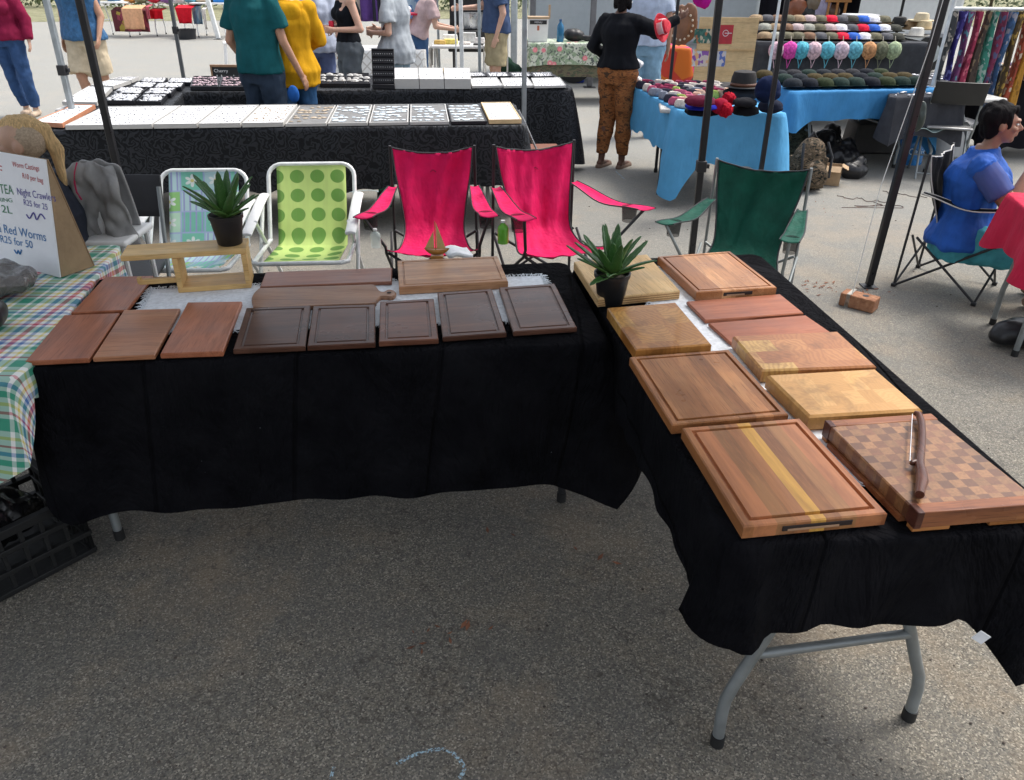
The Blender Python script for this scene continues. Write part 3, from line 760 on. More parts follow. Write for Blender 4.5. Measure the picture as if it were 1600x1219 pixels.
# right table
m_ply = m_wood(((.54, .33, .14), (.70, .47, .23), (.80, .58, .31)), ax='y', scale=10, seed=31, rough=.5)
o, pt, lx, ly = board('cutting_board', 'pale yellow plywood board beside the potted aloe', [(897, 409), (1011, 397), (1063, 454), (934, 466)], zb, .034, m_ply)
for z in (.008, .016, .024): MB().bar(Vector(pt(.003, 0, z))+Vector((0, -.0006, 0)), Vector(pt(.997, 0, z))+Vector((0, -.0006, 0)), .001, .003).build('ply_layer', mt((.30, .15, .05), .6), o)
o, pt, lx, ly = board('cutting_board', 'thick grooved board with dark knots in front of the green chair', [(1028, 401), (1141, 392), (1214, 449), (1088, 456)], zb, .034, m_wood(((.26, .10, .035), (.46, .225, .10), (.56, .31, .16)), ax='y', seed=32, planks=.052, dark=[(0, (.5, .36, .30)), (.5, (.9, .85, .8)), (1, (1.1, 1.1, 1.1))], knots=5, rough=.33, scale=15), groove=True, gi=.014, gw=.007, gd=.007)
slot(o, pt, .34, .70, .019)
board('cutting_board', 'thin smooth red-brown board directly in front of the knotty board', [(1073, 471), (1219, 459), (1256, 489), (1102, 500)], zb, .014, m_wood(((.26, .075, .035), (.35, .115, .055), (.43, .165, .09)), ax='x', seed=33, rough=.36), group='thin red boards on the right table')
board('cutting_board', 'thin smooth red-brown board partly under the swirled end-grain block', [(1107, 504.5), (1259, 492.5), (1300, 520), (1142, 536)], zb, .012, m_wood(((.24, .07, .03), (.33, .105, .05), (.41, .155, .08)), ax='x', seed=34, rough=.36), group='thin red boards on the right table')
board('cutting_board', 'orange end-grain block with swirling rings, left side of the right table', [(949, 481), (1056, 472), (1112, 538), (994, 546)], zb, .040, m_endgrain(((.38, .15, .035), (.47, .215, .055), (.55, .31, .09)), cell=(.11, .12), ring=125, seed=4, tone=.34, dk=(.20, .075, .02)), bev=.004)
board('cutting_board', 'reddish end-grain block with yellow corners right of the white runner', [(1145, 525), (1309, 517), (1370, 572), (1191, 578)], zb, .042, m_endgrain(((.33, .125, .04), (.42, .185, .065), (.52, .32, .10)), cell=(.10, .075), ring=125, seed=9, tone=.34, dk=(.20, .07, .025)), bev=.005)
board('cutting_board', 'thick yellow end-grain block between the red block and checkered board', [(1197, 585.6), (1369, 575.4), (1441, 640), (1266, 650)], zb, .046, m_endgrain(((.42, .215, .06), (.48, .25, .075), (.54, .30, .10)), cell=(.045, .07), ring=160, seed=14, tone=.22, dk=(.30, .15, .04)), bev=.006)
o, pt, lx, ly = board('cutting_board', 'grooved brown plank board left of the yellow block', [(984.6, 557.5), (1138, 546), (1233, 647), (1050, 664)], zb, .030, m_wood(((.23, .09, .03), (.37, .165, .065), (.45, .235, .10)), ax='y', seed=35, planks=.047, dark=[(0, (.42, .34, .27)), (.5, (.8, .72, .66)), (1, (1.1, 1.05, 1.0))], knots=5, rough=.33, scale=16), groove=True, gi=.015, gw=.009, gd=.008)
def m_stripes(stops, lx, seed):
    n = N('striped_laminated_wood', .3); o = n.tc.outputs['Object']; x = n.sep(o)[0]
    f = n.math('ADD', n.math('DIVIDE', x, lx), .5); c = n.ramp(f, stops, True)
    g = n.noise(n.map(o, (1, .09, 1)), 26, 6, .62, .4); c = n.mix(n.ramp(g, [(.32, .55), (.6, 0.)]), c, (.10, .035, .02))
    c = n.mix(n.ramp(n.noise(n.map(o, (1, .12, 1), (2, 0, 0)), 150, 3), [(.5, 0.), (.75, .3)]), c, (.50, .20, .075))
    d = n.vor(n.map(o, (1, .3, 1), (.37, .155, 0)), 4.5); c = n.mix(n.ramp(n.math('ADD', d, n.math('MULTIPLY', n.noise(o, 30), .1)), [(.09, .8), (.16, 0.)]), c, (.05, .02, .015))
    n.col(c); n.bump(g, .1, .0015); n.b.inputs['Coat Weight'].default_value = .08; n.b.inputs['Specular IOR Level'].default_value = .22; return n.m
ms = m_stripes([(0, (0.369, 0.152, 0.055)), (.09, (0.461, 0.184, 0.078)), (.24, (0.313, 0.148, 0.062)), (.36, (0.405, 0.175, 0.070)), (.46, (.66, .36, .075)), (.555, (0.276, 0.120, 0.047)), (.66, (0.350, 0.166, 0.067)), (.76, (0.442, 0.175, 0.075)), (.93, (0.369, 0.138, 0.055))], .34, 1)
o, pt, lx, ly = board('cutting_board', 'large grooved striped board with one yellow strip', [(1067, 668), (1249, 653), (1388, 801.6), (1161, 823)], zb, .034, ms, groove=True, gi=.017, gw=.010, gd=.009)
slot(o, pt, .27, .76, .019)
# checkerboard block
mk = m_checker((.27, .13, .055), (.15, .062, .030))
o, pt, lx, ly = board('cutting_board', 'big checkered end-grain board under the bow knife', [(1289.5, 659), (1455, 647), (1630, 787), (1434.6, 801.6)], zb+.012, .038, mk, bev=.003)
mr = m_wood(((.16, .055, .03), (.30, .11, .045), (.42, .18, .07)), ax='x', seed=40, rough=.3); md = m_wood(((.05, .018, .012), (.09, .03, .02), (.13, .05, .03)), ax='x', seed=41, rough=.3)
T_ = .038
for v0, v1, nm in ((-.0, .075, 'front_rail'), (.935, 1.0, 'back_rail')):
    a = Vector(pt(-.002, (v0+v1)/2, T_/2)); b = Vector(pt(1.002, (v0+v1)/2, T_/2)); wd = (v1-v0)*ly+.004
    MB().bar(a, b, wd, T_+.003).build(nm, mr, o, bevel=.002)
    MB().bar(a.lerp(b, -.001), a.lerp(b, .055), wd+.003, T_+.0045).build('corner_block', md, o, bevel=.002)
a = Vector(pt(0, .012, 0)); b = Vector(pt(1, .012, 0))
def rail(v, mat_):
    a = Vector(pt(.0, v, -.006)); b = Vector(pt(1, v, -.006))
    for p_, q_ in ((a, a.lerp(b, .30)), (a.lerp(b, .62), b)): MB().bar(p_, q_, .022, .012).build('foot', mat_, o, bevel=.0015)
mo = m_wood(((.32, .12, .035), (.46, .19, .06), (.58, .28, .09)), ax='x', seed=42, rough=.3)
rail(.03, mo); rail(.97, mo)
ft = MB().bar(Vector(pt(.012, .1, -.006)), Vector(pt(.012, .9, -.006)), .02, .012).build('side_foot', mr, o)
# bow knife
zk = zb+.012+.038
t = thing('bow_knife', 'wooden bow bread knife lying on the checkered board', 'knife', W(1432, 790-35, zk))
t0 = Vector(t.location)
def K(x, y, h=.016): return W(x, y, zk+h)-t0
mkf = m_wood(((.055, .018, .012), (.10, .035, .022), (.16, .06, .038)), ax='y', seed=43, rough=.28, coat=.4)
P = [K(1429, 645), K(1436, 648), K(1440, 660), K(1441, 680), K(1440, 700), K(1437, 718), K(1437, 728), K(1440, 740), K(1441, 752), K(1438, 764), K(1437, 773)]
MB().tube([p for p in P], [.006, .0085, .0085, .0085, .0085, .010, .0105, .012, .0125, .0105, .0095], 14).build('handle', mkf, t)
MB().tube([K(1438, 721), K(1420, 724)], [.009, .0075], 12).build('spacer', mkf, t, sub=1)
MB().bar(K(1425, 649, .018), K(1421, 723, .018), .0012, .009).build('blade', metal((.7, .7, .7), .2, 1), t)
# ---------------- small shelf and aloes
org = W(279, 458, zb); ex_ = (W(393, 450, zb)-org); wx = ex_.length; sa = math.atan2(ex_.y, ex_.x)
hz = zof(404, org.x, org.y)-zb
t = thing('shelf', 'small pale wooden shelf holding the upper potted aloe', 'shelf', org, sa)
mp = m_wood(((.54, .31, .11), (.70, .46, .19), (.80, .58, .29)), ax='x', seed=50, rough=.5, scale=14, knots=5); dp = .125; th = .018
MB().box((wx/2, dp/2, th/2), (wx, dp, th)).build('bottom_plank', mp, t, bevel=.0015)
for x in (th/2, wx-th/2): MB().box((x, dp/2, (hz)/2+th/2-.001), (th, dp-.004, hz-th-.002)).build('upright', mp, t, bevel=.0015)
MB().box((wx/2-.32*wx, dp/2, hz+th/2), (wx*1.66, dp, th)).build('top_plank', mp, t, bevel=.0015)
zl = .045
MB().box((-.25*wx, .018, zl), (.5*wx, .022, th)).box((-.49*wx, .018, zl+.006), (.014, .022, .022)).build('hook_plank', mp, t, bevel=.003)
def aloe(label, foot, scale, seed, n=19, lean=(0, 0), spread=1.0, long_=()):
    t = thing('potted_aloe', label, 'potted plant', foot, 0, 'artificial aloes in black pots', scale)
    MB().lathe([(.0, 0), (.036, 0), (.038, .002), (.050, .082), (.053, .083), (.054, .095), (.050, .096), (.047, .088), (.046, .080), (0, .078)], n=32).build('pot', plastic((.012, .012, .013), .45), t)
    MB().ell((0, 0, .074), (.046, .046, .012), 16, 6).build('soil', mt((.10, .08, .06), .95, bs=.8), t)
    rnd = random.Random(seed)
    for i in range(n):
        k = i/n; az = i*2.39996+rnd.uniform(-.25, .25); el = R(82-66*k**.9)+rnd.uniform(-.1, .1)
        ln = rnd.uniform(.125, .175)*(1-.18*abs(k-.5)*2); wd = .0155*(1-.15*k)
        if i in long_: ln *= 1.2
        d = Vector((math.cos(az)*math.cos(el)*spread+lean[0], math.sin(az)*math.cos(el)*spread+lean[1], math.sin(el))).normalized()
        side = d.cross(Vector((0, 0, 1))); side = side.normalized() if side.length > .1 else Vector((1, 0, 0)); nn = side.cross(d)
        base = Vector((math.cos(az)*.008, math.sin(az)*.008, .082+.012*(1-k))); curl = rnd.uniform(-.18, .28)
        mb = MB(); S = 22; V = 6
        def fn(u, v, base=base, d=d, side=side, nn=nn, ln=ln, wd=wd, curl=curl):
            s_ = v; wv = wd*(min(1, .62+s_*2.2))*(1-s_**2.6)**.75+.0004
            saw = .0016*(abs(((s_*S*.75) % 1)-.5)*2) if abs(u-.5) > .45 else 0
            a = (u-.5)*2; x = a*(wv+saw); z = (a*a)*wv*.35
            p = base+d*(ln*s_)+nn*(curl*ln*s_*s_*-.55)
            return p+side*x+nn*z
        mb.grid(fn, V, S)
        o = mb.build('leaf', m_leaf, t, smooth=True, solid=.0035, ang=180)
    return t
def m_leafm():
    n = N('aloe_leaf', .38, 0, .5); o = n.tc.outputs['Object']
    z = n.vm('LENGTH', n.map(o, (1, 1, 1), (0, 0, -.08)))
    f = n.math('ADD', n.math('MULTIPLY', z, 3.2), n.math('MULTIPLY', n.noise(o, 40, 3), .35))
    c = n.ramp(f, [(.15, (.13, .22, .045)), (.4, (.055, .155, .035)), (.75, (.035, .11, .035)), (1, (.10, .09, .03))])
    sp = n.noise(n.map(o, (1, 1, 1)), 220, 2); c = n.mix(n.ramp(sp, [(.62, 0.), (.68, .5)]), c, (.22, .30, .14))
    n.col(c); n.bump(n.noise(o, 90, 2), .2, .002); return n.m
m_leaf = m_leafm()
ap = org+Vector((math.cos(sa)*wx*.62-math.sin(sa)*.055, math.sin(sa)*wx*.62+math.cos(sa)*.055, hz+th))
pa = W(355, 385, zb+hz+th)
aloe('spiky potted aloe standing on the small wooden shelf', (pa.x, pa.y+.035, zb+hz+th), 1.12, 5, spread=1.0)
pb = W(955, 478, zb); aloe('spiky potted aloe standing on the table corner by the plywood board', (pb.x, pb.y+.03, zb), 1.17, 9, n=21, lean=(-.12, -.05))
# ---------------- toy sailing boat
b0 = W(683, 403.5, zb); t = thing('toy_boat', 'small wooden toy sailing boat behind the thick tan board', 'toy boat', b0)
mwb = m_wood(((.36, .14, .03), (.50, .22, .05), (.60, .30, .09)), ax='x', seed=60, rough=.35); sx = 38/F*2.95/2*1.0
MB().box((0, 0, .006), (.05, .03, .012)).build('stand', mwb, t, bevel=.002)
def hull(u, v):
    x = (u-.5)*2; a = v*math.pi; wdt = .017*(1-abs(x)**2.4)
    return (x*.05, -math.cos(a)*wdt, .036+.006*x*x-math.sin(a)*(.020*(1-abs(x)**3)+.001))
MB().grid(hull, 18, 10).grid(lambda u, v: (hull(u, 0)[0], L(hull(u, 0)[1], hull(u, 1)[1], v), hull(u, 0)[2]-.002), 18, 2).build('hull', mwb, t, solid=.002)
MB().tube([(-.004, 0, .03), (-.004, 0, .150)], [.0022, .0014], 8).build('mast', mwb, t)
mse = m_wood(((.55, .36, .14), (.66, .46, .2), (.74, .56, .28)), ax='y', seed=61, rough=.5)
MB().add([(0, -.001, .042), (.036, -.001, .040), (.0, -.001, .145), (0, .001, .042), (.036, .001, .040), (0, .001, .145)], [(0, 1, 2), (5, 4, 3), (0, 3, 4, 1), (1, 4, 5, 2), (2, 5, 3, 0)]).build('sail', mse, t, smooth=False)
MB().add([(-.010, -.001, .042), (-.010, -.001, .112), (-.046, -.001, .042), (-.010, .001, .042), (-.010, .001, .112), (-.046, .001, .042)], [(0, 1, 2), (5, 4, 3), (0, 3, 4, 1), (1, 4, 5, 2), (2, 5, 3, 0)]).build('sail', mse, t, smooth=False)
# ================================================================ chairs
def spline(ctrl, n):
    P = [Vector(c) for c in ctrl]; P = [P[0]*2-P[1]]+P+[P[-1]*2-P[-2]]; out = []
    m = len(P)-3
    for k in range(n+1):
        s = k/n*m; i = min(int(s), m-1); t = s-i; a, b, c, d = P[i:i+4]
        out.append(.5*((2*b)+(c-a)*t+(2*a-5*b+4*c-d)*t*t+(3*b-a-3*c+d)*t**3))
    return out
def camp_chair(label, loc, rz, fab, frame, sx=1, sz=1, w=.25, group=None, pipe=None, seed=0, logo=None, arm_out=(.09, .09), arm_z=.6, cup=True):
    t = thing('camp_chair', label, 'folding chair', loc, rz, group); t.scale = (sx, sx, sz)
    prof = spline([(w, .25, .87), (w*.93, .215, .72), (w*.80, .15, .55), (w*.74, .09, .41), (w*.84, -.03, .345), (w*.95, -.18, .37), (w*1.06, -.33, .43)], 40)
    nz = lambda a, b: noise.noise(Vector((a, b, seed*3.1)))
    def fn(u, v):
        p = prof[min(40, int(round(v*40)))]; a = (u-.5)*2; s_ = 1-a*a
        top = math.exp(-(v/.10)**2)
        y = p.y+s_*.035*math.sin(min(1, v*1.7)*math.pi)*(1 if v < .6 else 0)+(.024*nz(a*3.0+v*4, v*3)+.013*nz(a*8+v*9, v*4)+.005*nz(a*20+v*6, v*12))*(1-abs(a)**6)
        z = p.z-top*s_*.034-(s_*.035 if v > .55 else 0)*min(1, (v-.55)*4)+.012*nz(a*4, v*6+9)*(1-abs(a)**6)*(v > .4)
        y += .016*math.sin(a*7+v*6+seed)*math.exp(-((v-.25)/.22)**2)*(1-a**4)
        return (p.x*a*(1+.0*v), y, z)
    MB().grid(fn, 26, 40).build('sling', fab, t, solid=.003, ang=180)
    for s_ in (-1, 1):
        MB().tube([Vector(fn(.5+.5*s_, k/24)) for k in range(25)], .005, 6).build('edge_piping', pipe or M_DARK, t)
    MB().tube([Vector(fn(k/16, 0)) for k in range(17)], .005, 6).build('top_piping', pipe or M_DARK, t)
    if logo: 
        c_ = Vector(fn(.5, .16)); MB().bar(c_+Vector((-.016, -.006, -.006)), c_+Vector((0, -.006, .008)), .002, .004, (0, 1, 0)).bar(c_+Vector((0, -.006, .008)), c_+Vector((.016, -.006, -.006)), .002, .004, (0, 1, 0)).build('logo', M_DARK, t)
    fx, fy = w*1.08, .27
    for s_ in (-1, 1):
        ao = arm_out[0 if s_ < 0 else 1]
        tip = Vector((s_*(w+ao), -.34, arm_z+.02)); seatf = Vector((s_*w*1.08, -.33, .43))
        MB().tube([(s_*fx, fy, 0), (s_*w*1.04, .255, .88)], .009, 8).build('back_post', frame, t)
        MB().tube([(s_*fx, fy-.01, .015), (s_*fx, -.30, .40), seatf+Vector((0, 0, .02)), tip], .0085, 8).build('side_brace', frame, t)
        MB().tube([(s_*fx, -fy, .015), (s_*fx*1.03, .2, .36)], .0085, 8).build('side_brace', frame, t)
        MB().tube([(s_*fx, -fy, .012), (-s_*fx*.97, -.30+.012*s_, .40)], .0085, 8).build('front_brace', frame, t)
        MB().tube([(s_*fx, fy, .012), (-s_*fx*.97, .22+.012*s_, .36)], .0085, 8).build('rear_brace', frame, t)
        for yy in (-fy, fy): MB().box((s_*fx, yy, .012), (.034, .034, .024)).build('foot', M_DARK, t, bevel=.006)
        a0 = Vector((s_*w*1.02, .24, arm_z+.04))
        def arm(u, v, s_=s_, a0=a0, tip=tip):
            q = a0.lerp(tip+Vector((0, -.03, .012)), v); wd = .028+.022*min(1, v*2.2)
            return (q.x+(u-.5)*2*wd, q.y, q.z-.035*math.sin(v*math.pi)-.01*(1-(2*u-1)**2)+.006*math.sin(v*9))
        MB().grid(arm, 6, 18).build('armrest', fab, t, solid=.004, ang=180)
        for e in (0, 1): MB().tube([arm(e, k/14) for k in range(15)], .004, 6).build('armrest_piping', pipe or M_DARK, t)
        if cup:
            cc = a0.lerp(tip, .82); MB().lathe([(.034, -.085), (.040, -.01), (.042, 0)], cc+Vector((0, 0, -.012)), 16).build('cup_holder', M_MESH, t, solid=.002)
    return t
def m_mesh():
    n = N('net_fabric', .9); n.col((.03, .03, .03)); n.lk(.45, n.b.inputs['Alpha']); return n.m
M_MESH = m_mesh()
def lawn_chair(label, loc, rz, fab, sx=1, seed=0, w=.2):
    t = thing('lawn_chair', label, 'folding chair', loc, rz, 'white framed folding lawn chairs', sx)
    wh = M_WHITEMETAL; fw = w+.045; ZT = .735
    rr = .07; U = [(-fw, .02, .37), (-fw, .10, .52)]
    def bp_(x, s_): return Vector((x, .02+.21*s_, .37+(ZT-.37)*s_))
    pts = [bp_(-fw, 0), bp_(-fw, .5), bp_(-fw, .84)]+[bp_(-fw+rr-rr*math.cos(R(a)), .84+.16*math.sin(R(a))) for a in (20, 40, 60, 80, 90)]
    pts += [Vector((-p.x, p.y, p.z)) for p in pts[::-1]]
    MB().tube(pts, .0115, 12).build('back_frame', wh, t)
    def fn(u, v):
        x = (u-.5)*2*w; sag = .02*(1-(2*u-1)**2)
        if v < .55: s_ = 1-v/.55; p = bp_(x, s_); return (x, p.y+sag*math.sin(math.pi*s_)-.004, p.z+(.006 if v == 0 else 0))
        s_ = (v-.55)/.45; return (x, .0-.40*s_, .355+.045*s_-sag*math.sin(math.pi*min(1, s_*1.1)))
    def uvf(u, v): return ((u-.5)*2*w, -(v*.84))
    MB().grid(fn, 16, 36, uvf).build('fabric', fab, t, solid=.003, ang=180)
    MB().tube([(-fw, .04, .375), (-fw, -.40, .40), (-fw+.03, -.43, .402), (fw-.03, -.43, .402), (fw, -.40, .40), (fw, .04, .375)], .0115, 12).build('seat_frame', wh, t)
    for s_ in (-1, 1):
        x = s_*(fw+.022)
        MB().tube([(x, -.40, .0), (x, -.36, .10), (x, .06, .565)], .0105, 10).build('front_leg', wh, t)
        MB().tube([(x-.02*s_, .26, .0), (x-.02*s_, .2, .12), (x-.02*s_, -.24, .555)], .0105, 10).build('rear_leg', wh, t)
        MB().grid(lambda u, v, x=x: (x+(u-.5)*.05, .14-.52*v, .585-.04*v*v+.012*math.cos(v*4)-.008*(2*u-1)**2), 6, 14).build('armrest', M_WHITE, t, solid=.016, bevel=.004)
        MB().ell((x, .05, .57), (.012, .02, .02), 10, 6).build('hinge', M_WHITE, t)
    MB().tube([(-fw, -.40, .02), (fw, -.40, .02)], .0105, 10).build('foot_bar', wh, t)
    return t
pink = mt((.64, .008, .10), .75, 0, 'cloth', .2, .14, 9, .3); green_f = mt((.005, .068, .045), .7, 0, 'cloth', .2, .25, 9, .3); blackf = cloth((.012, .012, .014))
g = W(492, 398, .38); lawn_chair('white folding chair with green polka dot fabric', (g.x-.055, g.y+.20, 0), R(5), m_dots(), 1.04, w=.185)
g = W(318, 405, .38); lawn_chair('white folding chair with green and blue patchwork fabric behind the shelf', (g.x-.06, g.y+.18, 0), R(4), m_patch(), 1.02, w=.185)
g = W(685, 402, .40); camp_chair('bright pink camp chair behind the toy boat', (g.x-.06, g.y+.42, 0), R(4), pink, M_DARKSTEEL, 1.0, .955, w=.235, group='bright pink camp chairs', seed=2, logo=1, arm_out=(.12, .07))
g = W(855, 405, .40); camp_chair('bright pink camp chair with its arm pointing towards the open yard', (g.x+.02, g.y+.42, 0), R(18), pink, M_DARKSTEEL, 1.05, .985, w=.225, group='bright pink camp chairs', seed=5, logo=1, arm_out=(.03, .17))
g = W(1165, 410, .40); camp_chair('dark green camp chair facing the corner of the two tables', (g.x+.04, g.y+.22, 0), R(-26), green_f, M_STEEL, .96, .93, w=.255, seed=8, arm_out=(.12, .03))
# things on / by the chairs
def bottle(name, label, loc, r, h, m, capm, cat='bottle', neck=.35):
    o = MB().lathe([(0, 0), (r*.9, 0), (r, .006), (r, h*.62), (r*.85, h*.74), (r*neck, h*.86), (r*neck, h*.92), (0, h*.92)], n=18).build(name, m, None, loc=loc)
    tag(o, label, cat); MB().lathe([(0, h*.91), (r*neck*1.15, h*.91), (r*neck*1.15, h), (0, h)], n=14).build('bottle_cap', capm, o); return o
def m_glass(c=(.8, .9, .85), a=.35):
    n = N('clear_plastic', .08, 0, .5); n.col(c); n.lk(a, n.b.inputs['Alpha']); return n.m
p = A(588, 386, 4.0); bottle('drink_bottle', 'clear bottle in the left cup holder of the pink chair by the dotted chair', p, .028, .10, m_glass(), M_WHITE)
p = A(786, 380, 4.05); bottle('drink_bottle', 'green topped bottle in the cup holder between the two pink chairs', p, .030, .125, m_glass((.15, .5, .04), .85), M_WHITE)
p = W(718, 398, .47); o = MB().grid(lambda u, v: ((u-.5)*.13, (v-.5)*.10, .012*math.sin(u*5)+.01*v), 6, 6).build('paper_wad', mt((.75, .78, .8), .8), None, solid=.02, loc=p+Vector((-.01, .02, .0)), rz=.4); tag(o, 'crumpled white paper on the pink seat beside the toy boat', 'paper')
def folding_chair(label, loc, rz, fm, seatm, backm, group=None, s=1):
    t = thing('folding_chair', label, 'folding chair', loc, rz, group, s)
    for q in (-1, 1):
        MB().tube([(q*.21, -.22, 0), (q*.21, .02, .42), (q*.20, .20, .80)], .011, 10).build('front_leg', fm, t)
        MB().tube([(q*.185, .24, 0), (q*.185, -.16, .45)], .010, 10).build('rear_leg', fm, t)
        MB().tube([(q*.21, -.22, 0), (q*.21, -.219, .02)], .014, 10).build('foot', M_DARK, t)
    MB().tube([(-.21, -.135, .15), (.21, -.135, .15)], .008, 8).tube([(-.185, .2, .05), (.185, .2, .05)], .008, 8).build('crossbar', fm, t)
    MB().box((0, -.02, .45), (.38, .38, .022)).build('seat', seatm, t, bevel=.01)
    MB().grid(lambda u, v: ((u-.5)*.42, .165+.07*v+.05*(1-(2*u-1)**2)*.6, .66+.19*v), 10, 5).build('backrest', backm, t, solid=.014, bevel=.004)
    return t
# ================================================================ people
def loft(mb, secs, side, fwd, n=20):
    vs = []; fs = []
    for c, rx, ry in secs:
        for k in range(n):
            a = 2*math.pi*k/n; vs.append(Vector(c)+side*(rx*math.cos(a))+fwd*(ry*math.sin(a)))
    m = len(secs)
    for i in range(m-1):
        for k in range(n): fs.append((i*n+k, i*n+(k+1) % n, (i+1)*n+(k+1) % n, (i+1)*n+k))
    fs += [tuple(range(n-1, -1, -1)), tuple((m-1)*n+k for k in range(n))]
    return mb.add(vs, fs)
BASE = dict(pelvis=(0, 0, .93), neck=(0, .01, 1.45), head=(0, -.015, 1.585),
    shL=(.165, 0, 1.385), elL=(.225, .03, 1.12), wrL=(.235, -.04, .88), shR=(-.165, 0, 1.385), elR=(-.225, .03, 1.12), wrR=(-.235, -.04, .88),
    hipL=(.085, 0, .88), knL=(.095, -.02, .49), anL=(.10, .03, .085), hipR=(-.085, 0, .88), knR=(-.095, -.02, .49), anR=(-.10, .03, .085))
def person(label, loc, rz, h, skinc, J=None, fem=False, bulk=1.0, top=None, bottom=None, shoes=None, hair=None, vox=.010, face=0, group='people at the market', grip=(0, 0), headtilt=0, barefoot=False, extra=None, name='person'):
    """faces -Y. top=(mat, sleeve, hem, loose) ; bottom=(mat, end 0..1 along the leg, loose); hair=(mat, style)"""
    t = thing(name, label, 'person', loc, rz, group, h/1.7)
    j = {k: Vector(v) for k, v in BASE.items()}
    for k, v in (J or {}).items(): j[k] = Vector(v)
    sm = skin(skinc); ax = (j['neck']-j['pelvis']); side = (j['shL']-j['shR']).normalized(); fwd = ax.normalized().cross(side)*-1
    hside = (j['hipL']-j['hipR']).normalized()
    def sp(z): return j['pelvis']+ax*((z-.93)/.52)
    B = bulk
    if fem: S = [(.84, .155, .105), (.92, .175, .125), (1.0, .16, .11), (1.09, .125, .09), (1.18, .135, .095), (1.28, .15, .115), (1.36, .145, .09), (1.41, .10, .07), (1.47, .05, .05)]
    else: S = [(.84, .145, .10), (.92, .16, .115), (1.0, .15, .11), (1.09, .145, .105), (1.18, .155, .105), (1.28, .17, .115), (1.36, .17, .10), (1.41, .11, .075), (1.47, .055, .055)]
    def secs(z0, z1, off, flare=0):
        out = []; zs = [z0]+[s[0] for s in S if z0+.02 < s[0] < z1-.02]+[z1]
        for z in zs:
            zz = min(max(z, S[0][0]), S[-1][0])
            for a, b in zip(S, S[1:]):
                if a[0] <= zz <= b[0]:
                    f = (zz-a[0])/(b[0]-a[0]); rx, ry = a[1]+(b[1]-a[1])*f, a[2]+(b[2]-a[2])*f
            k = B if z < 1.38 else 1
            fl = flare*max(0, (1.15-z)/.3); out.append((sp(z), rx*k+off+fl, ry*k+off+fl))
        return out
    b = MB(); loft(b, secs(.84, 1.47, 0), side, fwd)
    b.cap(j['shL'], j['shR'], .052, .052); b.cap(j['neck']-ax*.08, j['head']-Vector((0, 0, .05)), .052, .048)
    if fem:
        for s_ in (-1, 1): b.ell(sp(1.26)+side*.07*s_*B+fwd*.075*B, (.062*B, .06*B, .065*B))
    hb = MB()
    Mh = Matrix.Rotation(face, 3, 'Z') @ Matrix.Rotation(headtilt, 3, 'X'); hc = j['head']
    def H_(x, y, z): return hc+Mh @ Vector((x, y, z))
    hb.ell(H_(0, .012, .022), (.074, .092, .088), 18, 12, Mh).ell(H_(0, -.03, -.03), (.058, .062, .075), 16, 10, Mh)
    hb.ell(H_(0, -.062, -.085), (.024, .022, .02)).ell(H_(0, -.088, .022), (.04, .014, .012))           # chin, brow
    hb.cap(H_(0, -.088, .008), H_(0, -.112, -.024), .008, .0125).ell(H_(.011, -.098, -.028), (.008, .01, .007)).ell(H_(-.011, -.098, -.028), (.008, .01, .007))
    hb.ell(H_(0, -.090, -.050), (.022, .010, .006)).ell(H_(0, -.089, -.060), (.020, .010, .007))          # lips
    for s_ in (-1, 1):
        hb.ell(H_(s_*.044, -.066, -.022), (.02, .02, .018)); hb.ell(H_(s_*.076, .006, -.008), (.011, .017, .029), 10, 8, Mh)
    b.v_off = 0; b.add(hb.v, hb.f)
    def arm(mb, s_, k=1, o=0.):
        S_, E_, W_ = j['sh'+s_], j['el'+s_], j['wr'+s_]
        mb.cap(S_, E_, .048*B+o, .037*B+o); 
        if k > 1: mb.cap(E_, W_, .037*B+o, .026+o)
    for s_, g_ in (('L', grip[0]), ('R', grip[1])):
        arm(b, s_, 2); E_, W_ = j['el'+s_], j['wr'+s_]; d = (W_-E_).normalized()
        out = Vector((1 if s_ == 'L' else -1, 0, 0)); sv = d.cross(out)
        sv = sv.normalized() if sv.length > .2 else d.cross(Vector((0, 0, 1))).normalized(); pn = d.cross(sv).normalized()
        if pn.x*(1 if s_ == 'L' else -1) > 0: pn = -pn
        b.ell(W_+d*.045, (.018, .018, .018)); 
        for q in range(4):
            o_ = sv*(-.026+.0175*q); b.cap(W_+d*.015+o_*.6, W_+d*.08+o_, .013, .0105)
            k1 = W_+d*.082+o_; c1 = .35+g_*1.0; l1 = (.034, .038, .036, .028)[q]
            k2 = k1+(d*math.cos(c1)+pn*math.sin(c1))*l1; c2 = c1+.4+g_*.8
            b.cap(k1, k2, .0092, .0085).cap(k2, k2+(d*math.cos(c2)+pn*math.sin(c2))*l1*.8, .0085, .0072)
        th = W_+d*.025+sv*-.026; b.cap(th, th+(d*.6-sv*.7+pn*.35).normalized()*.034, .012, .010)
        th2 = th+(d*.6-sv*.7+pn*.35).normalized()*.034; b.cap(th2, th2+(d*.9-sv*.2+pn*.5).normalized()*.028, .010, .008)
    for s_ in ('L', 'R'):
        hp, kn, an = j['hip'+s_], j['kn'+s_], j['an'+s_]
        b.cap(hp, kn, .083*B, .055*B).cap(kn, an, .053*B, .036); mid = L(kn, an, .3); b.ell(mid+Vector((0, .015, 0)), (.05*B, .052*B, .09))
        td = (an-kn); fd = Vector((td.x*.2, -1, 0)).normalized() if not J or 'foot'+s_ not in J else Vector(J['foot'+s_]).normalized()
        b.cap(an+Vector((0, 0, -.04))-fd*.03, an+fd*.12+Vector((0, 0, -.052)), .034, .026); j['fd'+s_] = fd
    body = melt(b, 'body', sm, t, vox, 3)
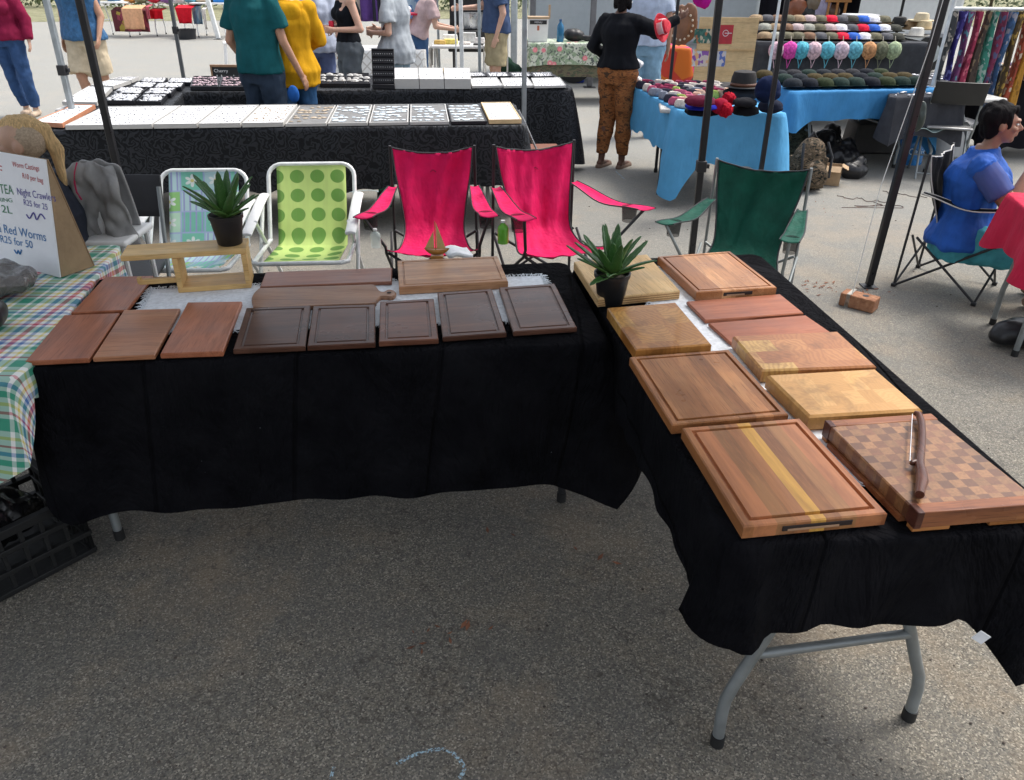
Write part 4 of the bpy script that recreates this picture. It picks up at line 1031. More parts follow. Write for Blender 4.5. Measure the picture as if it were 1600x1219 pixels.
    if bottom:
        m, end, lo = bottom; q = MB(); wz = 1.03 if not fem else 1.05
        sc2 = secs(.82, wz, .012+lo*.3); loft(q, sc2, hside, fwd)
        for s_ in ('L', 'R'):
            hp, kn, an = j['hip'+s_], j['kn'+s_], j['an'+s_]
            if end <= .5:
                e = L(hp, kn, end*2); q.tube([hp+Vector((0, 0, .03)), L(hp, e, .5), e], [.095*B+lo, .09*B+lo, .083*B+lo*1.6], 16)
            else:
                e = L(kn, an, (end-.5)*2); q.tube([hp+Vector((0, 0, .03)), L(hp, kn, .6), kn, L(kn, e, .5), e], [.096*B+lo, .078*B+lo, .066*B+lo, .064*B+lo, .054+lo*1.1], 16)
        melt(q, 'trousers' if end > .5 else 'shorts', m, t, vox*1.1, 2, fold=.015+lo*.2, fs=9, seed=len(label), stretch=(1, 1, .8))
    if top:
        m, sl, hem, lo = top; q = MB(); up = 1.455 if sl != 0 else 1.38
        loft(q, secs(hem, up, .014+lo, lo*1.2), side, fwd)
        if fem:
            for s_ in (-1, 1): q.ell(sp(1.26)+side*.07*s_*B+fwd*.078*B, (.07*B, .066*B, .07*B))
        if sl:
            q.cap(j['shL'], j['shR'], .068+.012*(B > 1.2), .068+.012*(B > 1.2))
            for s_ in ('L', 'R'):
                a, e, w_ = j['sh'+s_], j['el'+s_], j['wr'+s_]
                if sl <= .5: q.tube([a, L(a, e, sl), L(a, e, sl*2)], [.068*B, .064*B+lo, .062*B+lo], 14)
                else: q.tube([a, L(a, e, .5), e, L(e, w_, .5), L(e, w_, min(1, (sl-.5)*2))], [.068*B, .06*B+lo, .052*B+lo, .046+lo, .036+lo], 14)
        else:
            for s_ in (-1, 1): q.tube([sp(1.36)+side*.085*s_, sp(1.43)+side*.085*s_+fwd*.01], .022, 8)
        melt(q, 'shirt', m, t, vox*1.05, 2, fold=.015+lo*.25, fs=8, seed=len(label)+3, stretch=(1, 1, .55))
    if shoes:
        for s_ in ('L', 'R'):
            an, fd = j['an'+s_], j['fd'+s_]; q = MB()
            q.cap(an+Vector((0, 0, -.045))-fd*.035, an+fd*.13+Vector((0, 0, -.052)), .042, .036).cap(an+Vector((0, 0, -.02)), an+Vector((0, 0, -.04)), .045, .04)
            o = melt(q, 'shoe', shoes, t, .009, 2)
    if hair:
        m, st = hair; q = MB()
        q.ell(H_(0, .024, .036), (.084, .094, .088), 18, 12, Mh)
        if st in ('short', 'bob', 'long', 'tail'): q.ell(H_(0, .045, -.005), (.078, .068, .08), 16, 10, Mh)
        if st == 'short': q.ell(H_(0, -.035, .085), (.06, .05, .028)); q.ell(H_(0, .03, .045), (.092, .10, .092), 16, 10, Mh)
        if st == 'bob':
            for s_ in (-1, 1): q.cap(H_(s_*.06, .02, .03), H_(s_*.062, .01, -.075), .032, .026)
            q.cap(H_(0, .05, 0), H_(0, .055, -.085), .055, .045)
        if st == 'long':
            for s_ in (-1, 0, 1): q.cap(H_(s_*.05, .045, .0), H_(s_*.055, .09, -.24), .042, .022)
            for s_ in (-1, 1): q.cap(H_(s_*.066, .0, .03), H_(s_*.085, .02, -.22), .024, .018)
        if st == 'tail': q.cap(H_(0, .09, .04), H_(0, .13, -.03), .03, .028).cap(H_(0, .13, -.03), H_(0, .12, -.2), .028, .012)
        melt(q, 'hair', m, t, .009, 2, fold=.011, fs=30, stretch=(1, 1, .2), seed=3)
    if True:
        for s_ in (-1, 1):
            MB().ell(H_(s_*.031, -.079, .0035), (.0125, .0085, .0075), 12, 8, Mh).build('eye', mt((.7, .68, .65), .25, var=.02), t)
            MB().ell(H_(s_*.031, -.0865, .0035), (.0058, .0028, .006), 10, 6, Mh).build('iris', mt((.02, .012, .01), .2), t)
            MB().cap(H_(s_*.016, -.093, .020), H_(s_*.047, -.082, .021), .0032, .002, 6).build('eyebrow', hair[0] if hair else M_DARK, t)
    t['_'] = 0; del t['_']
    return t, j, H_
# ================================================================ worm stall (left)
GP = m_gingham()
wl = [W(-330, 620, .765), W(24, 590, .765), W(186, 382, .765), W(0, 372, .765)]
wc = sum(wl, Vector())/4
d_ = (wl[2]-wl[1]); wl[3] = wl[2]+(wl[0]-wl[1]); wc = sum(wl, Vector())/4; wa = math.atan2((wl[1]-wl[0]).y, (wl[1]-wl[0]).x)
folding_table('folding table under the plaid oilcloth', wc, wa, (wl[1]-wl[0]).length, d_.length, (-.5, -.15), h=.75)
o = drape('tablecloth', wl, .765, (.34, .14, .2, .2), GP, amp=.006, seed=5, cex=.0, flare=.0, hem=.006, wl=.3, corner_drop=[0, -.05, 0, 0], cw=.14); tag(o, 'plaid oilcloth in green red blue and yellow on the worm stall', 'tablecloth')
# A-frame sign
def zt_(p): return p
B0, B1 = W(0, 409, .768), W(94, 434, .768); 
e_ = (B1-B0).normalized(); nrm = Vector((e_.y, -e_.x, 0))
B0 = B1-e_*.62
z1 = zof(251, *(B1+Vector((-nrm.x*.03, -nrm.y*.03, 0))).xy); ht = z1-.768
t = thing('a_frame_sign', 'white A-frame board with hand lettered worm prices on the plaid cloth', 'sign', (B1.x, B1.y, .768), math.atan2(e_.y, e_.x))
tilt = .16; hl = ht
def PL_(u, v, d=0):      # u along panel (negative leftwards), v up the slope
    return Vector((u, v*math.sin(tilt)+d*-math.cos(tilt), v*math.cos(tilt)+d*math.sin(tilt)*-1+0))
def panel(sgn, mat_, nm, u0=-.62, u1=0):
    a = [PL_(u0, 0), PL_(u1, 0), PL_(u1, hl), PL_(u0, hl)]
    if sgn < 0: 
        yy = 2*hl*math.sin(tilt)+.012
        a = [Vector((p.x, yy-p.y, p.z)) for p in a]
    th_ = Vector((0, .004*sgn, 0)); vs = a+[p+th_ for p in a]
    MB().add(vs, [(0, 1, 2, 3), (7, 6, 5, 4), (0, 4, 5, 1), (1, 5, 6, 2), (2, 6, 7, 3), (3, 7, 4, 0)]).build(nm, mat_, t, smooth=False)
panel(1, mt((.80, .81, .84), .5, var=.03), 'front_panel'); panel(-1, mt((.30, .20, .11), .8, bs=.4), 'back_panel')
MB().add([PL_(-.002, 0)+Vector((0, .005, 0)), PL_(-.002, hl)+Vector((0, .005, 0)), Vector((-.002, 2*hl*math.sin(tilt)+.006, 0)), PL_(.001, 0)+Vector((0, .005, 0)), PL_(.001, hl)+Vector((0, .005, 0)), Vector((.001, 2*hl*math.sin(tilt)+.006, 0))], [(0, 1, 2), (5, 4, 3), (0, 2, 5, 3), (1, 0, 3, 4), (2, 1, 4, 5)]).build('side_gusset', mt((.34, .24, .14), .8, bs=.4), t, smooth=False)
Mi = (Matrix.Translation((B1.x, B1.y, .768)) @ Matrix.Rotation(math.atan2(e_.y, e_.x), 4, 'Z')).inverted()
def on_panel(px, py):
    """photo point -> (u, v) on the sign's front face"""
    d = Mi.to_3x3() @ ray(px, py); o_ = Mi @ Vector((0, 0, H)); n_ = Vector((0, -math.cos(tilt), math.sin(tilt)))
    k = -(o_.dot(n_))/d.dot(n_); p = o_+d*k; return p.x, p.z/math.cos(tilt)
def sign_text(s, x0, y0, x1, y1, hpx, m):
    u0, v0 = on_panel(x0, y0); u1, v1 = on_panel(x1, y1); a = math.atan2(v1-v0, u1-u0)
    ut, vt = on_panel(x0, y0-hpx); hh = vt-v0
    M = Matrix.Translation(PL_(u0, v0, .0015)) @ Matrix.Rotation(R(90)-tilt, 4, 'X') @ Matrix.Rotation(a, 4, 'Z')
    text_obj('lettering', s, m, t, M, math.hypot(u1-u0, v1-v0), hh)
ink = lambda c: mt(c, .6, var=.05, bs=0)
red_i, pur, blu, grn = ink((.45, .02, .03)), ink((.075, .06, .30)), ink((.02, .16, .40)), ink((.04, .20, .10))
sign_text('Worm Castings', 20, 260, 62, 267, 8, red_i); sign_text('R10 per bag', 36, 278, 68, 286, 8, red_i); sign_text(':', 1, 266, 4, 267, 12, red_i)
sign_text('Night Crawlers', 28, 304, 88, 315, 11, pur); sign_text('R25 for 25', 38, 320, 75, 328, 9, pur)
sign_text('WORM TEA', -40, 297, 22, 304, 14, grn); sign_text('SIMMERING', -28, 313, 20, 316, 6, grn); sign_text('R20 PER 2L', -58, 322, 20, 334, 11, grn)
sign_text('Alba Red Worms', -20, 358, 73, 377, 13, blu); sign_text('R25 for 50', 2, 378, 52, 388, 11, blu)
for pts, m_ in (([(42, 335), (47, 341), (53, 332), (58, 343), (64, 334), (71, 342)], pur), ([(23, 390), (27, 396), (29, 391), (32, 397), (34, 390)], blu)):
    q = [PL_(*on_panel(x, y), .002) for x, y in arc(pts, 24)]; MB().tube(q, .0022, 5).build('squiggle', m_, t)
# bag of castings, black speaker like thing, crate, seat with jacket
def blob(name, label, cat, loc, prims, m, vox=.012, fold=.008, fs=14, rz=0, group=None, seed=0, it=3):
    q = MB()
    for p in prims:
        if p[0] == 'e': q.ell(p[1], p[2])
        elif p[0] == 'c': q.cap(*p[1:])
        else: q.box(p[1], p[2])
    o = melt(q, name, m, None, vox, it, fold=fold, fs=fs, seed=seed); o.location = loc; o.rotation_euler = (0, 0, rz); return tag(o, label, cat, group)
def m_polybag():
    n = N('clear_bag', .12, 0, .6); o = n.tc.outputs['Object']; n.col((.10, .09, .085)); n.bump(n.noise(o, 22, 4, .6, 1.5), 1, .02); n.b.inputs['Coat Weight'].default_value = .8; return n.m
p = W(18, 455, .77); blob('bag_of_castings', 'shiny bag of dark worm castings in front of the lettered sign', 'bag', p+Vector((-.06, 0, .04)), [('e', (0, 0, 0), (.15, .13, .05)), ('e', (.06, -.05, .01), (.07, .06, .04))], m_polybag(), fold=.018, fs=18)
p = W(0, 515, .77); blob('black_pouch', 'smooth black pouch at the picture edge on the plaid cloth', 'pouch', p+Vector((-.03, 0, .045)), [('e', (0, 0, 0), (.05, .09, .05))], plastic((.008, .008, .01), .35), fold=.003)
cp = W(40, 900, 0)
t = thing('plastic_crate', 'black plastic crate on the asphalt under the plaid stall', 'crate', (W(-30, 900, 0).x, W(-30, 895, 0).y, 0), R(52)*1)
cx0, cy0, cz0 = .56, .36, .24
mb = MB()
for (x, y, lx_, ly_) in ((0, -cy0/2, cx0, .012), (0, cy0/2, cx0, .012), (-cx0/2, 0, .012, cy0), (cx0/2, 0, .012, cy0)):
    for z in (.012, .085, .16, .225): mb.box((x, y, z), (lx_+.012, ly_+.012, .018 if z < .2 else .03))
    L_ = max(lx_, ly_); k = 9
    for i in range(k+1):
        f = -L_/2+L_*i/k; mb.box((x+(f if lx_ > ly_ else 0), y+(f if ly_ >= lx_ else 0), .12), (.014, .014, .22))
mb.box((0, 0, .012), (cx0, cy0, .008)); mb.build('crate_frame', plastic((.006, .0065, .007), .6), t, bevel=.002)
blob('black_refuse_bag', 'crumpled black plastic bag stuffed in the black crate', 'bag', (t.location.x, t.location.y, .2), [('e', (0, 0, 0), (.22, .13, .1)), ('e', (-.08, .03, .05), (.1, .1, .08))], plastic((.006, .006, .007), .25), fold=.03, fs=12, rz=R(34), seed=3)
# seated blonde behind the sign
SEAT = dict(pelvis=(0, .12, .52), neck=(0, .07, 1.04), head=(0, .04, 1.18), shL=(.17, .07, .975), shR=(-.17, .07, .975), elL=(.23, .0, .73), elR=(-.23, .0, .73), wrL=(.12, -.22, .62), wrR=(-.12, -.22, .62),
    hipL=(.09, .10, .50), hipR=(-.09, .10, .50), knL=(.13, -.33, .52), knR=(-.13, -.33, .52), anL=(.13, -.38, .085), anR=(-.13, -.38, .085))
hp_ = A(14, 226, 3.25); sc_ = 1.62/1.7
z_need = hp_.z
t, j, Hf = person('blonde person with shaved sides and a ponytail sitting behind the worm sign', (hp_.x, 3.25, z_need-1.18*sc_), R(-72), 1.62, (.52, .33, .24), J=SEAT, fem=True, top=(cloth((.03, .035, .05)), .3, .86, .01), bottom=(cloth((.04, .05, .09)), .95, .01), shoes=M_DARK, vox=.008)
q = MB(); Z3 = Matrix.Identity(3)
q.ell(Hf(0, .02, .06), (.058, .092, .062), 16, 10).cap(Hf(0, .04, .08), Hf(0, .105, .05), .035, .034).cap(Hf(0, .105, .05), Hf(0, .135, -.03), .034, .032).cap(Hf(0, .135, -.03), Hf(0, .125, -.18), .032, .018)
melt(q, 'hair', hairm((.62, .43, .22)), t, .008, 2, fold=.007, fs=40, stretch=(1, 1, .2))
MB().ell(Hf(.0, .022, .02), (.0755, .0935, .085), 18, 12).build('stubble', mt((.42, .33, .24), .8, var=.3, scale=120), t)
jp = W(150, 372, .0)
t = folding_chair('folding chair carrying the grey jacket behind the worm stall', (A(150, 300, 3.55).x, 3.6, 0), R(10), M_STEEL, M_DARK, M_DARK)
p = A(143, 252, 3.42)
def jk(u, v):
    a = (u-.5)*2; wd = .125*(1-.35*v*(a < 0))*(.86+.14*min(1, v*6)); z = -.36*v-.035*abs(a)**2.5*(1-v)
    return (a*wd+.03*v, -.03+.035*math.sin(a*5+v*3)*v+.05*math.sin(min(1, v*5)*1.57)*-1+.012*noise.noise(Vector((a*4, v*5, 2)))*3, z+.006*math.sin(a*9))
o = MB().grid(jk, 30, 24).grid(lambda u, v: (jk(u, 0)[0]*(1-.0*v)+.01*v, .02+.12*v*0+.05*math.sin(v*1.5), jk(u, 0)[2]-.30*v), 20, 12).build('grey_jacket', cloth((.30, .30, .30)), None, solid=.012, loc=p, ang=180); tag(o, 'grey jacket with a pink seam draped over the chair back behind the sign', 'jacket')
MB().tube([Vector(jk(.28, k/10))+Vector((0, -.008, 0)) for k in range(5)], .004, 6).build('pink_seam', cloth((.5, .04, .12)), o)
MB().grid(lambda u, v: (-.19+.12*u+.02*v, -.01+.02*math.sin(u*8), -.06-.30*v*(1-.2*u)), 10, 10).build('navy_lining', cloth((.03, .035, .055)), o, solid=.01)
p = A(158, 312, 3.36); o = MB().grid(lambda u, v: ((u-.5)*(.05+.13*v)+.02*v, .012*math.sin(u*14+v*3)*v, -.15*v-.015*math.sin(u*9)*v), 20, 12).build('white_cloth', cloth((.72, .73, .74)), None, solid=.006, loc=p, ang=180); tag(o, 'white cloth hanging under the grey jacket', 'cloth')
p = W(150, 385, .72); t = thing('camp_table', 'small white plastic camp table behind the plaid cloth', 'table', (p.x-.12, p.y+.22, 0))
MB().box((0, 0, .70), (.42, .3, .03)).build('tabletop', M_WHITE, t, bevel=.012)
for x in (-.18, .18):
    for y in (-.12, .12): MB().tube([(x, y, 0), (x, y, .69)], .012, 8).build('leg', M_WHITE, t)

# ================================================================ jewellery stall
zj = .745
def zdrop(px, py, P, z0=zj): return z0-zof(py, P.x, P.y)
T1 = [W(55, 201, zj), W(822, 197, zj), W(800, 160, zj), W(128, 167, zj)]
T1, c1_, a1_, lx1, ly1 = (lambda r: r)(fitrect([(60, 202), (822, 197), (801, 160), (128, 167)], zj))
folding_table('long folding table under the front black damask cloth', c1_, a1_, lx1, ly1, (-lx1*.42, lx1*.42, 0), group='jewellery stall tables')
o = drape('tablecloth', T1, zj, (.43, .40, .35, .4), M_DAMASK, amp=.05, seed=21, wl=.5, hem=.02, cex=.06, flare=.08); tag(o, 'black damask cloth along the front of the jewellery stall', 'tablecloth')
T2 = [W(100, 168, zj), W(262, 168, zj), W(300, 125, zj), W(180, 126, zj)]
c2 = sum(T2, Vector())/4; folding_table('folding table at the left side of the jewellery stall', c2, math.atan2((T2[1]-T2[0]).y, (T2[1]-T2[0]).x), .75, (T2[3]-T2[0]).length, (0,), group='jewellery stall tables')
o = drape('tablecloth', T2, zj-.003, (.3, .4, .3, .4), M_DAMASK, amp=.03, seed=22, wl=.4); tag(o, 'black damask cloth on the left arm of the jewellery stall', 'tablecloth')
T3, c3, a3, lx3, ly3 = fitrect([(268, 143), (890, 138), (868, 115), (300, 121)], zj)
folding_table('long folding table under the rear black damask cloth', c3, a3, lx3, ly3, (-lx3*.42, lx3*.42, 0), group='jewellery stall tables')
o = drape('tablecloth', T3, zj, (.55, .60, .35, .4), M_DAMASK, amp=.06, seed=23, wl=.42, hem=.03, cex=.08, flare=.14, corner_drop=[0, .06, 0, 0]); tag(o, 'black damask cloth falling to the ground at the rear right of the jewellery stall', 'tablecloth')
def tray(label, P, hgt, fm, lm, jm=None, n=40, group='jewellery trays', name='jewellery_tray', seed=0, rows=None, size=.012, flat=.5, rim=.008):
    P = [Vector(p) for p in P]; c = sum(P, Vector())/4     # P: FL FR BR BL world, z = base
    t = thing(name, label, 'tray', c, 0, group); q = [p-c for p in P]
    def ip(u, v, z, d=0): p = q[0].lerp(q[1], u).lerp(q[3].lerp(q[2], u), v); return Vector((p.x, p.y, z))
    lx = (q[1]-q[0]).length; ly = (q[3]-q[0]).length; du, dv = rim/lx, rim/ly
    lo = []
    for (a, b, z) in ((0, 0, 0), (0, 0, hgt), (du, dv, hgt), (du, dv, hgt-.006)): lo += [ip(a, b, z), ip(1-a, b, z), ip(1-a, 1-b, z), ip(a, 1-b, z)]
    fs = [(3, 2, 1, 0)]
    for i in range(3):
        for k in range(4): fs.append((i*4+k, i*4+(k+1) % 4, i*4+4+(k+1) % 4, i*4+4+k))
    MB().add(lo, fs).build('frame', fm, t, smooth=False)
    MB().add([ip(du, dv, hgt-.0055), ip(1-du, dv, hgt-.0055), ip(1-du, 1-dv, hgt-.0055), ip(du, 1-dv, hgt-.0055)], [(0, 1, 2, 3)]).build('lining', lm, t, smooth=False)
    if jm:
        r = random.Random(seed); mb = MB(); nx, ny = rows or (8, 5)
        for i in range(nx):
            for k in range(ny):
                if r.random() < .12: continue
                u, v = (i+.5+r.uniform(-.3, .3))/nx, (k+.5+r.uniform(-.25, .25))/ny
                p = ip(.06+.88*u, .06+.88*v, hgt-.002); s_ = size*r.uniform(.6, 1.2)
                mb.ell(p, (s_, s_*r.uniform(.6, 1), s_*flat), 6, 4)
        struct(mb.build('jewellery', jm, t), 'stuff')
    return t
Wf = mt((.50, .49, .47), .5, var=.03); Wl = cloth((.70, .70, .72)); Gl = cloth((.20, .20, .20)); Bf = plastic((.008, .008, .012), .5); Bl = cloth((.01, .01, .013))
silver = mt((.42, .42, .43), .25, .3, 'metal', var=.5); pearl = mt((.62, .70, .80), .3, var=.35, scale=60); amber = mt((.42, .34, .25), .35, var=.6, scale=40); Of = mt((.52, .22, .12), .5); Yf = mt((.66, .48, .26), .5)
bx = [102, 240, 310, 378, 445, 512, 576, 640, 704, 763, 817]
dv_ = W(750, 162, zj)-W(763, 191, zj)
lbl = ['long white tray of tiny rings at the left front of the jewellery stall', 'white tray of faint silver pieces, second on the front table', 'white tray of mixed trinkets, third on the front table', 'grey and white trinket tray behind the teal shirted man', 'dark tray of brownish shell earrings on the front table', 'tray of pale blue earrings left of the middle on the front table', 'tray of overlapping pale discs in the middle of the front table', 'tray of pale blue squares on the front table', 'dark edged tray of blue and white stones near the grey pole', 'tan wooden tray of white cards beside the grey pole']
for i in range(10):
    a, b = W(bx[i]+1, 203-10*(bx[i]-102)/715, zj+.006), W(bx[i+1]-2, 203-10*(bx[i+1]-102)/715, zj+.006)
    k = min(1, .93); P = [a, b, b+dv_*k, a+dv_*k]
    if i < 4: tray(lbl[i], P, .03, Wf, Wl, silver if i < 3 else amber, seed=i, rows=(10+6*(i == 0), 7), size=.009)
    elif i < 9: tray(lbl[i], P, .02, Wf if i < 8 else Bf, Gl, amber if i == 4 else pearl, seed=i, rows=(6, 6), size=.026, flat=.2)
    else: tray(lbl[i], P, .03, Yf, Wl, mt((.75, .74, .72), .5, var=.1), seed=i, rows=(5, 4), size=.012)
tray('wooden edged white tray at the far left corner of the jewellery stall', [W(52, 197, zj+.01), W(99, 200, zj+.01), W(150, 170, zj+.01), W(118, 169, zj+.01)], .03, Of, Wl, silver, seed=31, size=.008)
for i, (q, lb, k) in enumerate((([(98, 165), (152, 166), (176, 142), (140, 140)], 'large white tray at the front of the left jewellery arm', 0), ([(143, 138), (178, 140), (205, 131), (172, 130)], 'small white tray behind the large white one', 0), ([(172, 129), (206, 130), (218, 125), (188, 125)], 'thin white tray at the far end of the left arm', 0),
    ([(163, 163), (210, 164), (222, 153), (178, 152)], 'black tray of silver pieces nearest the black pole', 1), ([(214, 164), (252, 165), (262, 153), (226, 153)], 'black tray of white pieces by the front corner', 1), ([(176, 151), (220, 152), (232, 143), (190, 142)], 'black jewellery tray in the middle of the left arm', 1), ([(225, 152), (268, 152), (276, 143), (236, 143)], 'black jewellery tray right of the middle of the left arm', 1),
    ([(206, 141), (238, 142), (246, 135), (216, 134)], 'short black tray with white cards on the left arm', 1), ([(241, 142), (284, 142), (289, 135), (248, 135)], 'black tray with wavy silver pieces near the back', 1), ([(217, 133), (257, 134), (263, 127), (226, 127)], 'black tray at the back left of the left arm', 1), ([(262, 134), (300, 134), (303, 127), (267, 127)], 'black tray at the very back of the left arm', 1))):
    tray(lb, [W(x, y, zj+.006) for x, y in q], .03, Bf if k else Wf, Bl if k else Wl, mt((.7, .7, .72), .3, var=.3) if k else silver, seed=40+i, rows=(10, 6) if k else (8, 5), size=.016 if k else .008)
for i, (x0, x1) in enumerate(((298, 342), (343, 392))): tray('black velvet tray of dark beads by the chalk sign' if i else 'black velvet tray of pinkish beads at the rear left', [W(x0, 141, zj+.006), W(x1, 141, zj+.006), W(x1-1, 124, zj+.006), W(x0+5, 124, zj+.006)], .03, Bf, Bl, mt((.5, .36, .40), .3, var=.6, scale=50), seed=60+i, rows=(12, 4), size=.018)
for i, (x0, x1) in enumerate(((500, 540), (541, 579))): tray('black tray with white strips %s the black ring display' % ('further left of' if i == 0 else 'immediately left of'), [W(x0, 136, zj+.006), W(x1, 136, zj+.006), W(x1-2, 119, zj+.006), W(x0+1, 119, zj+.006)], .03, Bf, Bl, Wf, seed=62+i, rows=(4, 3), size=.035)
for i, (x0, x1) in enumerate(((617, 655), (656, 694), (695, 736))): tray('tall white box of trinkets, %s of three beside the ring display' % ('nearest', 'middle', 'farthest')[i], [W(x0, 139, zj+.004), W(x1, 139, zj+.004), W(x1-2, 120, zj+.004), W(x0-1, 120, zj+.004)], .085, Wf, Wl, silver, seed=70+i, rows=(6, 4), size=.008, group='white trinket boxes')
for i, (x0, x1) in enumerate(((738, 786), (787, 834), (835, 884))): tray('flat white tray, %s of the three at the rear right' % ('left', 'middle', 'right')[i], [W(x0, 138, zj+.006), W(x1, 137, zj+.006), W(x1-10, 124, zj+.006), W(x0-5, 125, zj+.006)], .02, Wf, Wl, silver, seed=74+i, size=.008)
for i, (x0, x1) in enumerate(((728, 761), (762, 798), (799, 832), (833, 866))): tray('black framed white tray, %s from the left along the rear edge' % ('first', 'second', 'third', 'fourth')[i], [W(x0, 123, zj+.006), W(x1, 122, zj+.006), W(x1-5, 115.5, zj+.006), W(x0-4, 116, zj+.006)], .02, Bf, Wl, silver, seed=80+i, size=.01, rim=.02)
# ring display
a, b = W(582, 139, zj+.005), W(617, 139, zj+.005); c = (a+b)/2; wdt = (b-a).length; hh_ = .33
t = thing('ring_display', 'upright black ring display with rows of studs on the rear table', 'display stand', c, 0)
MB().box((0, .06, hh_/2), (wdt, .025, hh_), rot=Matrix.Rotation(R(-12), 3, 'X')).box((0, .06, .02), (wdt, .14, .04)).build('board', Bf, t, bevel=.004)
mb = MB(); rr = Matrix.Rotation(R(-12), 3, 'X')
for k in range(5):
    for i in range(9): mb.ell(Vector((0, .06, hh_/2))+rr @ Vector(((i-4)*wdt*.1, -.016, -.10+.055*k)), .005, 6, 4)
mb.build('studs', silver, t)
for k in range(6): MB().box(Vector((0, .06, hh_/2))+rr @ Vector((0, -.015, -.125+.055*k)), (wdt*.98, .012, .012), rot=rr).build('ring_bar', Bl, t, bevel=.003)
# chalk sign
p0, p1 = A(334, 124, 8.75), A(402, 123, 8.75); wd = (p1-p0).length; ph_ = A(334, 104, 8.75).z-p0.z+.02
t = thing('chalkboard', 'small framed chalkboard with white handwriting behind the bead trays', 'sign', (p0.x, 8.75, p0.z-.02))
MB().box((wd/2, 0, ph_/2), (wd, .012, ph_)).build('slate', mt((.02, .023, .025), .8), t)
MB().box((wd/2, -.003, ph_+.008), (wd+.03, .022, .022)).box((-.006, -.003, ph_/2), (.016, .022, ph_)).box((wd/2, -.003, -.004), (wd+.03, .022, .016)).build('frame', mt((.35, .20, .11), .6), t)
ck = mt((.75, .75, .75), .9); MT = lambda x, z: Matrix.Translation((x, -.0075, z)) @ Matrix.Rotation(R(90), 4, 'X')
text_obj('lettering', 'Cherry', ck, t, MT(.02, ph_*.62), wd*.32, ph_*.22); text_obj('lettering', 'Hook Rou', ck, t, MT(.04, ph_*.12), wd*.86, ph_*.34)
# stacked chairs at the end of the jewellery stall
for i, (x, y) in enumerate(((858, 232), (866, 214))):
    g = W(x, y, .0); g = A(x, 205-13*i, 6.3+.5*i); folding_chair('grey folding chair with brown seat, %s at the end of the jewellery stall' % ('nearer' if i == 0 else 'farther'), (g.x-.12, 6.3+.55*i, 0), R(95), metal((.4, .4, .4), .3), mt((.20, .08, .05), .5), metal((.22, .22, .23), .35), 'folding chairs at the jewellery stall', .82)
# skateboard
g = A(607, 326, 6.3); t = thing('skateboard', 'green skateboard standing on end under the damask cloth', 'skateboard', (g.x, 6.25, 0), 0)
MB().grid(lambda u, v: ((u-.5)*.13*(1-(abs(2*v-1))**8*.5), .10*v, .02+.62*v+0), 6, 14).build('deck', mt((.01, .20, .11), .5, var=.3, scale=8), t, solid=.012)
for z in (.12, .48):
    MB().box((0, -.02+.1*z/.62, z), (.10, .03, .03)).build('truck', mt((.35, .10, .03), .5), t, bevel=.004)
    for s_ in (-1, 1): MB().tube([(s_*.035, -.035+.1*z/.62, z-.0), (s_*.068, -.035+.1*z/.62, z)], .028, 14).build('wheel', M_DARK, t)
# grey gazebo poles around the jewellery stall
GPJ = 'grey gazebo poles around the jewellery stall'
f, tt = fit_pole((72, 0), (150, 330)); pole('gazebo_pole', 'light grey pole at the left front of the jewellery stall', f, 2.3, .020, M_GALV, tt, group=GPJ, collar=1.05)
f, tt = fit_pole((266, 0), (303, 215)); pole('gazebo_pole', 'dark grey pole behind the black jewellery trays', f, 2.3, .018, mt((.10, .11, .12), .4, .4, 'metal'), tt, group=GPJ, collar=1.1)
f, tt = fit_pole((820, 0), (818, 275)); pole('gazebo_pole', 'tall grey steel pole beside the tan wooden tray', f, 2.3, .022, M_GALV, tt, group=GPJ)

# ================================================================ people
jean = lambda c: mt(c, .85, 0, 'cloth', .2, .2, 12, .25)
fair, tanned, dark = (.56, .34, .25), (.42, .23, .15), (.12, .055, .035)
def at_px(px, Y): return A(px, 100, Y).x
# vest man and maroon woman
g = W(44, 181, 0)
person('person in a maroon jumper and blue jeans walking beside the vest wearer', (g.x, g.y, 0), R(6), 1.66, fair, J=dict(anL=(.13, -.02, .085), knL=(.12, -.06, .49), anR=(-.04, .10, .085), knR=(-.07, .02, .49), elL=(.25, .04, 1.13), wrL=(.27, -.03, .9)), fem=True, bulk=1.12, top=(cloth((.20, .012, .045)), .97, .90, .012), bottom=(jean((.03, .07, .17)), .96, .004), shoes=mt((.5, .38, .28), .7), hair=(hairm((.12, .07, .04)), 'bob'), vox=.011)
Yv = g.y-.25
person('person in a blue padded vest and beige shorts walking', (at_px(142, Yv)-.0, Yv, 0), R(-6), 1.76, tanned, J=dict(knR=(-.08, -.1, .5), anR=(-.09, -.03, .10), knL=(.10, .03, .49), anL=(.10, .16, .1), elL=(.25, .0, 1.12), wrL=(.26, -.14, .92)), bulk=1.15, top=(mt((.03, .11, .24), .6, 0, 'cloth', .3, .3, 25, .6), .0001, .88, .03), bottom=(cloth((.50, .42, .30)), .47, .025), shoes=M_DARK, hair=(hairm((.12, .08, .05)), 'short'), vox=.011, extra=None)
